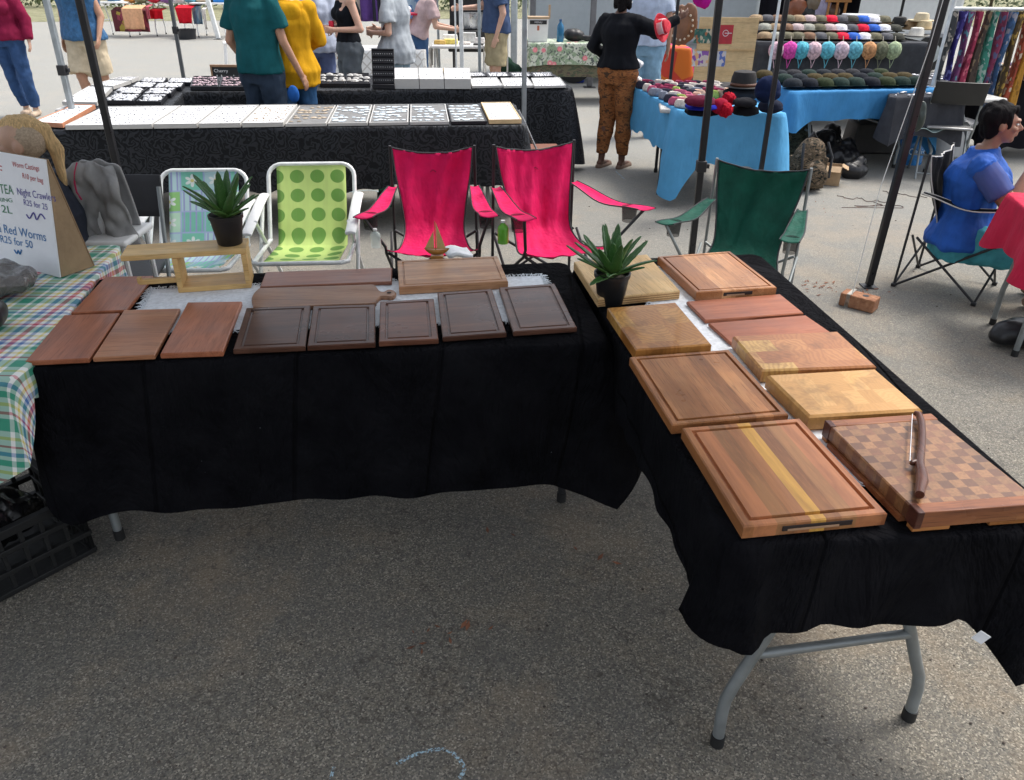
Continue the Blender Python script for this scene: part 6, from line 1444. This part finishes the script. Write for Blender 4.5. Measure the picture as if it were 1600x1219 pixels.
# scarf rack
YR = 8.1; zr = A(1530, 14, YR).z; x0, x1 = A(1488, 14, YR).x, A(1700, 14, YR).x
t = thing('scarf_rack', 'clothes rail of patterned scarves at the right edge', 'clothes rack', (x0, YR, 0))
MB().tube([(0, 0, zr), (x1-x0, 0, zr)], .016, 10).build('rail', M_WHITEMETAL, t); MB().tube([(.0, 0, 0), (0, 0, zr+.3)], .02, 10).build('upright', M_WHITEMETAL, t); MB().tube([(x1-x0, 0, 0), (x1-x0, 0, zr+.3)], .02, 10).build('upright', M_WHITEMETAL, t)
scl = [((.05, .05, .05), (.35, .3, .25)), ((.03, .02, .16), (.2, .2, .5)), ((.16, .04, .12), (.1, .25, .3)), ((.28, .02, .06), (.5, .1, .15)), ((.06, .04, .03), (.2, .14, .08)), ((.04, .22, .16), (.3, .4, .35)), ((.22, .03, .08), (.1, .1, .2)), ((.05, .12, .25), (.3, .3, .35)), ((.10, .06, .02), (.4, .25, .05)), ((.30, .05, .02), (.5, .4, .3)), ((.42, .20, .02), (.45, .22, .03)), ((.05, .03, .12), (.4, .35, .3)), ((.03, .03, .22), (.2, .1, .4)), ((.10, .03, .06), (.3, .3, .3)), ((.02, .02, .03), (.1, .1, .12)), ((.03, .2, .3), (.1, .3, .4)), ((.02, .02, .05), (.06, .06, .1))]
for i, (c1, c2) in enumerate(scl):
    x = x0+.03+i*.078; ln = (.62, .60, .62, .70, .72, .80, .74, .86, .80, .98, .96, .60, .62, .6, .6, .7, .6)[i]
    mm = m_multi((c1, c1, c2, c1, tuple(q*.6 for q in c1)), 45)
    def fn(u, v, x=x, i=i): a = u*2*math.pi; return (x+math.cos(a)*(.030+.012*math.sin(v*5+i))+.01*math.sin(v*6+i*2), YR+math.sin(a)*.05*(1+.2*math.sin(a*3+i)), zr-.02-ln*v)
    o = MB().grid(fn, 16, 14).build('scarf', mm); tag(o, 'patterned scarf hanging on the rail, number %d along' % (i+1), 'scarf', 'scarves on the rail')
    cnm = ['black and beige', 'indigo', 'plum and teal', 'crimson', 'dark brown', 'sea green', 'wine and navy', 'steel blue', 'mustard dotted brown', 'rust and cream', 'plain ochre', 'purple with pale spots', 'royal blue and violet', 'burgundy and grey', 'black', 'cyan', 'midnight blue'][i]
    o['label'] = '%s scarf hanging on the white rail' % cnm
YG = 8.3; xg = A(1556, 170, YG).x; P = [Vector((xg, YG, 0)), Vector((xg+1.4, YG, 0)), Vector((xg+1.4, YG+.8, 0)), Vector((xg, YG+.8, 0))]; zg = A(1560, 112, YG).z
o = drape('tablecloth', P, zg, (.72, .7, .5, .7), cloth((.010, .010, .014)), amp=.03, seed=71, wl=.4); tag(o, 'black floor length cloth behind the seated person in blue', 'tablecloth')
folding_table('folding table under the floor length black cloth', sum(P, Vector())/4, 0, 1.3, .75, (-.5, .5), h=zg-.01)
mb = MB(); 
for i in range(60): mb.ell((xg+r.uniform(.05, 1.3), YG+r.uniform(.05, .7), zg+.02), (r.uniform(.02, .05), .03, .015), 6, 4)
tag(struct(mb.build('folded_goods', m_multi(((.5, .3, .3), (.6, .6, .6), (.2, .1, .3), (.5, .4, .2)), 20)), 'stuff'), 'small folded goods on the floor length black cloth', 'goods')

# ================================================================ sign panel, leather, bags behind the hat stall
YW = 9.7; a, b = A(1085, 104, YW), A(1176, 100, YW); wd = b.x-a.x; ztp = A(1130, 27, YW).z
t = thing('plywood_panel', 'pale plywood board with small posters behind the slipper table', 'sign board', (a.x, YW, .55))
hh_ = ztp-.55; MB().box((wd/2, 0, hh_/2), (wd, .018, hh_)).build('board', m_wood(((.55, .36, .17), (.66, .46, .24), (.74, .55, .31)), ax='x', seed=80, rough=.6, scale=8), t)
MB().box((wd/2, -.012, hh_*.50), (wd, .01, .015)).build('batten', mt((.5, .32, .14), .6), t)
def poster(x, y, x2, y2, m, nm='poster'):
    p, q = A(x, y, YW-.015), A(x2, y2, YW-.015); MB().box(((p.x+q.x)/2-a.x, -.012, (p.z+q.z)/2-.55), (abs(q.x-p.x), .003, abs(p.z-q.z))).build(nm, m, t)
poster(1086, 45, 1112, 68, m_multi(((.03, .10, .08), (.4, .14, .06), (.5, .42, .3), (.06, .16, .12)), 38)); poster(1124, 39, 1143, 69, mt((.42, .02, .03), .5)); poster(1083, 77, 1105, 104, m_multi(((.6, .5, .45), (.25, .1, .35), (.7, .4, .2), (.6, .6, .6)), 30)); poster(1118, 77, 1132, 104, m_multi(((.6, .5, .5), (.1, .15, .4), (.5, .5, .55)), 30))
p = A(1134, 52, YW-.02); MB().lathe([(.028, 0), (.034, 0)], n=20).build('ring_logo', mt((.7, .6, .6)), t, loc=(p.x-a.x, -.016, p.z-.55)).rotation_euler = (R(90), 0, 0)
t2 = t.children[-1]; MB().box((p.x-a.x+.03, -.0155, p.z-.55), (.08, .002, .008)).build('line_logo', mt((.7, .6, .6)), t)
p = A(1064, 40, 9.9); o = blob('leather_panel', 'brown leather display with pale studs left of the plywood board', 'leather goods', p, [('e', (0, 0, 0), (.20, .03, .22)), ('e', (.08, 0, .1), (.1, .03, .14))], mt((.20, .09, .045), .5), fold=.01)
mb = MB()
for i in range(16): an = i/16*6.28; MB().ell((.13*math.cos(an), -.035, .15*math.sin(an)), .014, 6, 4).build('stud', mt((.6, .5, .38), .5), o)
P = [A(1022, 60, 10.2), A(1082, 58, 10.2)]; P = [Vector((P[0].x, 10.2, 0)), Vector((P[1].x, 10.2, 0)), Vector((P[1].x, 10.8, 0)), Vector((P[0].x, 10.8, 0))]
o = drape('tablecloth', P, .86, (.36, .2, .2, .3), m_multi(((.55, .05, .03), (.62, .16, .02), (.55, .05, .03), (.6, .02, .15)), 5), amp=.03, seed=81); tag(o, 'red orange and pink cloth on the table behind the light jeans', 'tablecloth')
folding_table('small table under the red and orange cloth', sum(P, Vector())/4, 0, .42, .5, (-.15, .15), h=.84)
p = A(1098, 4, 10.4); blob('magenta_cloth', 'magenta cloth hanging above the plywood board', 'cloth', p, [('e', (0, 0, .05), (.12, .03, .12))], cloth((.35, .01, .22)), fold=.02)
# black stall with handbags
YK = 12.5
def backboard(name, label, x0, y0, x1, y1, Y, m, dep=.3, cat='stall backdrop'):
    p, q = A(x0, y1, Y), A(x1, y0, Y); o = MB().box(((q.x-p.x)/2, dep/2, (q.z-p.z)/2), (q.x-p.x, dep, q.z-p.z)).build(name, m, None, bevel=.01, loc=(p.x, Y, p.z)); return tag(o, label, cat)
p = A(1180, 60, YK); q_ = A(1310, 0, YK)
o = MB().grid(lambda u, v: (p.x+(q_.x-p.x+.3)*u, YK+.06*math.sin(u*30), 2.3*v), 50, 4).build('black_backdrop', cloth((.010, .010, .014)), None, solid=.01); tag(o, 'black curtain behind the handbags of the far stall', 'curtain')
for i, (x, y, s_, c, lb) in enumerate(((1246, 14, .16, (.22, .07, .03), 'orange brown handbag on the black curtain'), (1262, 22, .15, (.012, .012, .012), 'glossy black handbag beside the brown one'), (1285, 12, .14, (.35, .32, .45), 'lilac handbag at the far stall'), (1300, 18, .12, (.10, .05, .03), 'dark brown handbag left of the orange rack'), (1272, 6, .12, (.16, .12, .08), 'small khaki handbag at the far stall'))):
    g = A(x, y, YK-.25); o = blob('handbag', lb, 'handbag', g, [('e', (0, 0, 0), (s_, .06, s_*.85)), ('b', (0, 0, -s_*.3), (s_*1.6, .09, s_*.8))], mt(c, .35), vox=.015, fold=.006, group='handbags'); MB().tube([(-s_*.5, 0, s_*.6), (-s_*.3, 0, s_*1.3), (s_*.3, 0, s_*1.3), (s_*.5, 0, s_*.6)], .008, 6).build('handle', M_DARK, o)
t = thing('wooden_rack', 'orange wooden rack at the far handbag stall', 'rack', (A(1306, 20, YK-.3).x, YK-.3, 0))
for x in (-.12, .0, .12): MB().box((x, 0, .9), (.03, .03, 1.8)).build('post', mt((.45, .20, .06), .5), t)
for z in (1.3, 1.6): MB().box((0, -.02, z), (.36, .02, .03)).build('shelf_bar', mt((.45, .20, .06), .5), t)
def caravan(label, x0, x1, Y, Ybase, m, hgt=2.4, dep=2.2, wins=()):
    a_, b_ = A(x0, 40, Y).x, A(x1, 40, Y).x; t = thing('caravan', label, 'trailer', ((a_+b_)/2, Y, 0)); wd = b_-a_
    MB().box((0, dep/2, .45+hgt/2), (wd, dep, hgt)).build('body', m, t, bevel=.08)
    MB().box((0, -.01, .62), (wd*.99, .03, .06)).build('trim_strip', mt((.25, .26, .28), .4), t)
    for (u, z, w_, h_) in wins:
        f_ = MB().box((u*wd, -.012, z), (w_+.06, .03, h_+.06)).build('window', mt((.12, .12, .13), .5), t, bevel=.02); MB().box((u*wd, -.03, z), (w_, .01, h_)).build('pane', mt((.25, .30, .33), .1), f_)
    for s_ in (-.3, .3):
        wh_ = MB().tube([(s_*wd, -.02, .32), (s_*wd, .18, .32)], .31, 24).build('wheel', M_RUBBER, t); MB().tube([(s_*wd, -.03, .32), (s_*wd, -.02, .32)], .17, 18).build('rim', M_GALV, wh_)
    return t
wv = mt((.42, .47, .50), .3, var=.05)
caravan('pale grey food trailer behind the floral table', 828, 1185, 13.6, 0, wv, wins=())
caravan('white caravan with a big window behind the straw hats', 1320, 1500, 15.5, 0, mt((.6, .62, .62), .3, var=.05), wins=((.05, 1.5, 1.3, .5),))
for i, x in enumerate((832, 925)):
    g = A(x, 60, 13.2); pole('tent_post', 'dark grey stone coloured post at the %s of the food trailer' % ('left end' if i == 0 else 'middle'), (g.x, 13.2, 0), 2.5, .045, mt((.16, .16, .17), .8), group='posts at the food trailer')
YU = 12.0; g = A(1412, 2, YU); t = thing('umbrella', 'black umbrella top in front of the white caravan', 'umbrella', (g.x, YU, 0))
MB().tube([(0, 0, 0), (0, 0, 2.05)], .02, 8).build('pole', M_DARKSTEEL, t); MB().lathe([(1.0, 1.62), (.98, 1.66), (.6, 1.9), (.2, 2.03), (0, 2.06)], n=8).build('canopy', cloth((.012, .012, .014)), t, solid=.006)
for k in range(8): an = R(45*k+22); MB().tube([(math.cos(an)*.95, math.sin(an)*.95, 1.62), (math.cos(an)*.95, math.sin(an)*.95, 1.54)], .015, 5).build('tassel', M_DARK, t)
# ================================================================ floral table with menu box
FT, cF, aF, lxF, lyF = fitrect([(826, 72), (992, 72), (986, 62), (832, 62)], .78)
FT = [Vector((A(826, 72, 11.6).x, 11.6, 0)), Vector((A(992, 72, 11.6).x, 11.6, 0)), Vector((A(992, 72, 11.6).x, 12.3, 0)), Vector((A(826, 72, 11.6).x, 12.3, 0))]; cF = sum(FT, Vector())/4
zf = A(900, 68, 11.6).z
o = drape('tablecloth', FT, zf, (.27, .3, .2, .3), m_floral(), amp=.015, seed=91, wl=.5, hem=.004, cex=.02); tag(o, 'pale floral oilcloth with pink flowers on the far table', 'tablecloth')
o = drape('tablecloth', [p+Vector((.02 if i in (0, 3) else -.02, .03 if i < 2 else -.03, 0)) for i, p in enumerate(FT)], zf-.012, (.42, .4, .2, .4), m_camo(((.10, .12, .08), (.18, .17, .11), (.12, .10, .08), (.30, .12, .12)), 8), amp=.01, seed=92, wl=.5, hem=.004, cex=.01, r=.03); tag(o, 'darker green patterned cloth hanging below the floral oilcloth', 'tablecloth')
folding_table('folding table under the floral oilcloth', cF, 0, 1.35, .6, (-.55, .55), h=zf-.02)
p, q_ = A(826, 67, 11.75), A(856, 30, 11.75); t = thing('menu_box', 'white menu box with a wooden top on the floral oilcloth', 'box', ((p.x+q_.x)/2, 11.85, zf+.004)); w_, h_ = q_.x-p.x, q_.z-zf
MB().box((0, 0, h_/2), (w_, .2, h_), taper=1.1).build('box_body', mt((.8, .8, .78), .5, var=.03), t); MB().box((0, 0, h_+.01), (w_*1.15, .23, .025)).box((w_*.6, .05, h_+.08), (.03, .03, .17)).build('wooden_top', mt((.45, .32, .2), .6), t)
MB().box((0, -.112, h_*.85), (w_*.9, .004, .05)).build('dark_sticker', mt((.02, .02, .02)), t); text_obj('lettering', 'MENU', mt((.7, .7, .7)), t, Matrix.Translation((-.05, -.1150, h_*.85-.012)) @ Matrix.Rotation(R(90), 4, 'X'), .1, .024); MB().box((0, -.106, h_*.6), (.03, .004, .06)).build('red_mark', mt((.5, .15, .08)), t)
g = A(875, 63, 11.8); bottle('water_bottle', 'tall blue water bottle on the floral oilcloth', (g.x, 11.8, zf+.004), .05, .28, mt((.02, .14, .28), .15), plastic((.02, .08, .2)))
g = A(897, 62, 11.9); blob('black_bag', 'black shoulder bag on the floral oilcloth', 'bag', (g.x, 11.95, zf+.08), [('e', (0, 0, 0), (.15, .1, .085)), ('b', (.2, 0, -.04), (.25, .12, .06))], mt((.01, .01, .012), .5), fold=.01)
g = W(900, 128, 0); o = MB().lathe([(0, 0), (.13, 0), (.17, .18), (.175, .18), (.16, .185), (0, .13)], n=24).build('blue_tub', plastic((.01, .04, .30), .35), None, loc=(g.x, g.y, 0)); tag(o, 'deep blue plastic tub on the ground below the floral cloth', 'tub')
# ================================================================ lattice cloth table, sweets stand, food table
Yl = 10.6; P = [Vector((A(488, 80, Yl).x, Yl, 0)), Vector((A(662, 80, Yl).x, Yl, 0)), Vector((A(662, 80, Yl).x, Yl+.6, 0)), Vector((A(488, 80, Yl).x, Yl+.6, 0))]; zl_ = A(560, 78, Yl).z
o = drape('tablecloth', P, zl_, (.62, .6, .5, .6), m_lattice(), amp=.02, seed=95, wl=.5, hem=.004, cex=.02); tag(o, 'white lattice patterned cloth behind the jewellery sellers', 'tablecloth'); folding_table('folding table under the white lattice cloth', sum(P, Vector())/4, 0, 1.35, .5, (-.5, .5), h=zl_-.01)
t = thing('sweets_stand', 'red shelved stand of sweets and jars on the lattice cloth', 'display stand', (A(627, 40, Yl+.3).x, Yl+.3, zl_+.004)); hz_ = A(627, 22, Yl+.3).z-zl_
for s_ in (-1, 1):
    for y in (-.1, .1): MB().box((s_*.23, y, hz_/2), (.02, .02, hz_)).build('post', mt((.4, .35, .3)), t)
for z in (.03, hz_*.45, hz_): MB().box((0, 0, z), (.48, .24, .022)).build('shelf', mt((.55, .01, .05), .4), t)
for i in range(6):
    for zz in (.045, hz_*.45+.015): o = MB().lathe([(0, 0), (.034, 0), (.036, .02), (.034, .13), (.02, .15), (0, .15)], n=12).build('jar', mt(((.5, .3, .12), (.6, .42, .3), (.55, .5, .42), (.6, .3, .2), (.45, .35, .2), (.62, .55, .5))[(i*5+int(zz*9)) % 6], .3, var=.4, scale=50), t, loc=(-.19+.076*i, -.03, zz))
for i, x in enumerate((-.09, .06)): MB().ell((x, 0, hz_+.05), (.08, .08, .045)).build('white_bowl', M_WHITE, t)
g = A(506, 74, Yl+.15); o = MB().box((0, 0, .045), (.22, .15, .09), taper=1.1).build('blue_crate', plastic((.01, .22, .62), .4), None, bevel=.01, loc=(g.x, Yl+.2, zl_+.006)); tag(o, 'bright blue plastic box on the lattice cloth', 'box')
# blue garments
Yc = 12.0; x0, x1 = A(487, 40, Yc).x, A(530, 40, Yc).x; t = thing('clothes_rack', 'rail of bright blue patterned clothes behind the black vest top', 'clothes rack', (x0, Yc, 0)); zc_ = 1.75
MB().tube([(-.1, 0, zc_), (x1-x0+1.2, 0, zc_)], .015, 8).build('rail', M_GALV, t); MB().tube([(-.1, 0, 0), (-.1, 0, zc_)], .015, 8).build('upright', M_GALV, t); MB().tube([(x1-x0+1.2, 0, 0), (x1-x0+1.2, 0, zc_)], .015, 8).build('upright', M_GALV, t)
mbl = m_multi(((.02, .12, .40), (.05, .30, .60), (.30, .50, .65), (.02, .06, .25)), 16)
gc = [mbl, mbl, cloth((.45, .38, .34)), cloth((.42, .36, .30)), cloth((.10, .05, .2)), cloth((.03, .03, .04)), cloth((.5, .02, .06)), m_multi(((.3, .4, .5), (.1, .2, .4)), 16)]
for i in range(len(gc)):
    def fn(u, v, i=i): return ((i*.2)+(u-.5)*.26*(.5+.5*min(1, v*5)), .05*math.sin(u*9+i*2)*v+.01*i, zc_-.03-.72*v)
    MB().grid(fn, 14, 10).build('garment', gc[i], t, solid=.02)
# food table
Yf_ = 11.1; xa_, xb_ = A(672, 70, Yf_).x, A(760, 70, Yf_).x; zf_ = A(700, 72, Yf_).z; P = [Vector((xa_, Yf_, 0)), Vector((xb_, Yf_, 0)), Vector((xb_, Yf_+.75, 0)), Vector((xa_, Yf_+.75, 0))]
folding_table('white food preparation table with open legs', sum(P, Vector())/4, 0, xb_-xa_, .75, (-.33, .33), h=zf_, m_leg=M_WHITEMETAL, top=M_WHITE)
o = MB().grid(lambda u, v: (xa_-.005-.02*math.sin(u*7)*v-.03*v, Yf_+.6*u, zf_+.002-.28*v), 14, 8).build('grey_cloth', cloth((.45, .46, .47)), None, solid=.004); tag(o, 'grey cloth hanging from the left end of the food table', 'cloth')
r = random.Random(12)
for i, (u, v, w_, h_, c, nm, lb) in enumerate(((.15, .3, .10, .05, (.62, .42, .12), 'food_box', 'yellow food box on the food table'), (.34, .35, .12, .06, (.75, .62, .15), 'food_box', 'bright yellow tub on the food table'), (.30, .75, .13, .09, (.8, .78, .72), 'food_box', 'white bread bag on the food table'), (.60, .3, .10, .03, (.7, .65, .6), 'paper_plate', 'paper plate near the middle of the food table'), (.66, .72, .12, .12, (.55, .56, .55), 'steel_container', 'steel container at the back of the food table'), (.86, .5, .09, .07, (.7, .68, .66), 'food_box', 'pale box at the right end of the food table'), (.85, .2, .09, .02, (.05, .05, .05), 'black_tongs_tray', 'black tray at the front right of the food table'))):
    o = MB().box((0, 0, h_/2), (w_*1.6, w_, h_), taper=.92).build(nm, mt(c, .5, var=.3), None, bevel=.01, loc=(L(xa_, xb_, u), Yf_+.75*v, zf_+.003)); tag(o, lb, 'food container')
g = A(745, 60, 12.3); t = thing('grill', 'black barbecue grill with a steel pot', 'grill', (g.x, 12.3, 0)); MB().box((0, 0, .75), (.8, .45, .28)).build('fire_box', mt((.012, .012, .013), .5), t, bevel=.02)
MB().lathe([(0, 0), (.13, 0), (.14, .02), (.14, .2), (.145, .205), (0, .21)], n=22).build('steel_pot', metal((.5, .52, .54), .3, .8), t, loc=(-.05, 0, .9))
for x in (-.33, .33):
    for y in (-.18, .18): MB().tube([(x, y, 0), (x, y, .65)], .014, 6).build('leg', M_DARKSTEEL, t)
MB().grid(lambda u, v: ((u-.5)*.8, .2+.06*math.sin(v*3), .9+.55*v), 4, 6).build('lid', mt((.012, .012, .013), .5), t, solid=.02)
g = W(756, 110, 0); o = MB().box((0, 0, .2), (.34, .3, .36), taper=1.05).build('yellow_crate', plastic((.58, .34, .005), .5), None, bevel=.02, loc=(g.x, 10.9+.55, .0)); tag(o, 'yellow plastic crate under the food table', 'crate')
for i, (x, c, nm) in enumerate(((694, (.03, .035, .03), 'dark gas bottle in shade under the food table'), (710, (.25, .02, .05), 'dark red bag in shade under the food table'), (728, (.14, .01, .03), 'maroon bag beside the dark red one'))):
    g = A(x, 100, Yf_+.45); blob('floor_bag', nm, 'bag', (g.x, Yf_+.45, .2), [('e', (0, 0, 0), (.10, .1, .2)), ('b', (0, 0, -.08), (.16, .16, .2))], cloth(c), vox=.015, fold=.02)
g = W(682, 122, 0); o = MB().box((0, 0, .06), (.36, .25, .12)).build('wooden_crate', mt((.42, .30, .16), .7), None, bevel=.01, loc=(g.x, g.y+.2, 0)); tag(o, 'low pale wooden crate at the foot of the food table', 'crate')
for i, (x, Y, rr, m_, lb) in enumerate(((721, 10.3, .024, M_WHITEMETAL, 'thick white pole in front of the food table'), (712, 10.5, .010, M_WHITEMETAL, 'thin white pole left of the thick white one'), (749, 9.6, .017, M_GALV, 'grey pole at the right end of the food table'), (793, 11.8, .012, M_WHITEMETAL, 'thin pale pole right of the khaki shorts'), (685, 12.6, .018, M_GALV, 'pale grey pole behind the pink shirt'), (803, 13.0, .05, mt((.5, .54, .56), .4), 'broad pale post beside the tall grey steel pole'))):
    g = A(x, 60, Y); pole('stall_pole', lb, (g.x, Y, 0), 2.4, rr, m_, (0, 0), group='poles of the food stall')
g = A(806, 100, 11.9); blob('green_bag', 'dark green bundle by the pale posts', 'bag', (g.x-.12, 11.9, .45), [('c', (-.15, 0, .12), (.12, 0, -.1), .12)], cloth((.02, .05, .035)), vox=.015, fold=.02)
# ================================================================ far left row of tables
YL = 21.0
def far_table(label, x0, x1, Y, m_leg=M_WHITEMETAL, top=M_WHITE, ztab=.78):
    a_, b_ = A(x0, 30, Y).x, A(x1, 30, Y).x; return folding_table(label, Vector(((a_+b_)/2, Y+.4, 0)), 0, b_-a_, .75, (-(b_-a_)*.4, (b_-a_)*.4), h=ztab, m_leg=m_leg, top=top, group='far tables'), a_, b_
far_table('white far table behind the vest wearer', 146, 200, YL); far_table('white far table with the dark red cloth', 232, 290, YL+.3); far_table('white far table with the white hanging cloth', 298, 352, YL)
def hang(name, label, x0, x1, y0, y1, Y, m, bot=1.0):
    a_, b_ = A(x0, y0, Y), A(x1, y1, Y); zt_2, zb_2 = a_.z, b_.z; w_ = b_.x-a_.x
    o = MB().grid(lambda u, v: (a_.x+w_*(.5+(u-.5)*(1+(bot-1)*v)), Y+.04*math.sin(u*11)*v-(0 if v > .02 else -.3), zt_2+(zb_2-zt_2)*v), 16, 8).build(name, m, None, solid=.01); return tag(o, label, 'cloth', 'cloths hanging at the far tables')
hang('peach_cloth', 'peach cloth hanging from a far table', 188, 228, 9, 46, YL-.15, cloth((.68, .38, .22))); hang('dark_patterned_cloth', 'maroon patterned cloth behind the peach one', 172, 236, 12, 50, YL+.1, m_multi(((.12, .02, .03), (.3, .05, .08), (.4, .3, .05), (.1, .02, .02)), 8))
hang('red_cloth', 'red cloth folded over the middle far table', 232, 256, 14, 30, YL+.15, cloth((.5, .01, .02))); hang('bright_red_cloth', 'bright red pointed cloth beside the dark grey pole', 272, 304, 9, 37, YL-.15, cloth((.62, .015, .03)), .75); hang('denim_cloth', 'pale denim garment right of the bright red cloth', 298, 318, 6, 38, YL+.1, m_multi(((.10, .2, .3), (.3, .4, .45), (.15, .25, .35)), 10)); hang('white_cloth', 'white cloth hanging at the end of the row', 314, 326, 10, 46, YL-.1, cloth((.7, .66, .62)), .6); hang('orange_cloth', 'orange garment near the teal shirt', 350, 372, 4, 44, YL+.4, cloth((.6, .25, .06)))
hang('pink_cloth', 'dusty pink cloth right of the peach one', 226, 236, 8, 30, YL-.05, cloth((.5, .12, .15)))
g = A(290, 46, YL-.3); o = MB().lathe([(0, 0), (.2, 0), (.24, .22), (.25, .22), (.22, .2), (0, .1)], n=22).build('black_tub', plastic((.012, .014, .02), .4), None, loc=(g.x, YL-.3, 0)); tag(o, 'black plastic tub on the ground under the red cloth', 'tub')
g = A(347, 6, YL+.3); o = MB().box((0, 0, .09), (.32, .3, .18)).build('blue_box', plastic((.01, .2, .6)), None, bevel=.01, loc=(g.x, YL+.3, .785)); tag(o, 'blue box on the far table near the teal shirt', 'box')
r = random.Random(31)
for i, x in enumerate((152, 165, 178, 205, 222, 243, 262, 282, 300, 318, 332)):
    c, nm = (((.5, .2, .25), 'rose'), ((.7, .65, .5), 'cream'), ((.12, .22, .35), 'slate blue'), ((.6, .3, .1), 'orange'), ((.25, .3, .2), 'green'), ((.55, .05, .08), 'red'), ((.3, .15, .4), 'violet'), ((.75, .75, .75), 'white'), ((.15, .4, .5), 'aqua'), ((.5, .4, .3), 'beige'), ((.1, .1, .1), 'black'))[i]
    g = A(x, 5, YL+.4); blob('folded_clothes', '%s pile of folded clothes on the far tables' % nm, 'clothes', (g.x, YL+.42, .84), [('e', (0, 0, 0), (.16, .2, .10)), ('b', (0, 0, -.02), (.26, .3, .07))], cloth(c), vox=.025, fold=.02, group='piles of clothes on the far tables')
f2 = A(341, 57, YL-.3); pole('white_post', 'leaning white post at the end of the far tables', (f2.x+.0, YL-.3, 0), 2.3, .05, M_WHITEMETAL, (-.13, 0), group=None)
# plastic stool
g = W(368, 108, 0); t = thing('plastic_stool', 'white plastic stool behind the chalkboard', 'stool', (g.x+.02, g.y, 0), R(20)); MB().box((0, 0, .44), (.34, .34, .03), taper=.95).build('seat', M_WHITE, t, bevel=.012)
for s_ in (-1, 1):
    for y in (-1, 1): MB().bar((s_*.17, y*.17, 0), (s_*.13, y*.13, .43), .045, .03).build('leg', M_WHITE, t, bevel=.006)
# far cars / greenery behind everything so that no empty horizon shows from a step aside
def hedge(x, y, wd, hgt, seed):
    t = thing('hedge', 'leafy hedge along the far side of the yard', 'hedge', (x, y, 0), 0, 'hedges along the far side'); rr = random.Random(seed); mb = MB()
    for i in range(2600):
        p = Vector((rr.uniform(-wd/2, wd/2), rr.gauss(0, .5), abs(rr.gauss(.5, .35))*hgt*.8+.05)); a = Vector((rr.gauss(0, 1), rr.gauss(0, 1), rr.gauss(0, 1))).normalized()*.09; b = a.orthogonal().normalized()*.05
        mb.add([p-a, p+b, p+a, p-b], [(0, 1, 2, 3)])
    struct(mb.build('foliage', mt((.10, .13, .06), .7, var=.5, scale=2), t, smooth=False), 'stuff')
    MB().tube([(0, 0, 0), (0, 0, hgt*.6)], .06, 8).build('stem', mt((.1, .07, .04)), t)
h0 = None
for i, x in enumerate((-22, -14, -6, 2, 10, 18)): hedge(x, 33, 8.5, 2.2, i) if True else 0
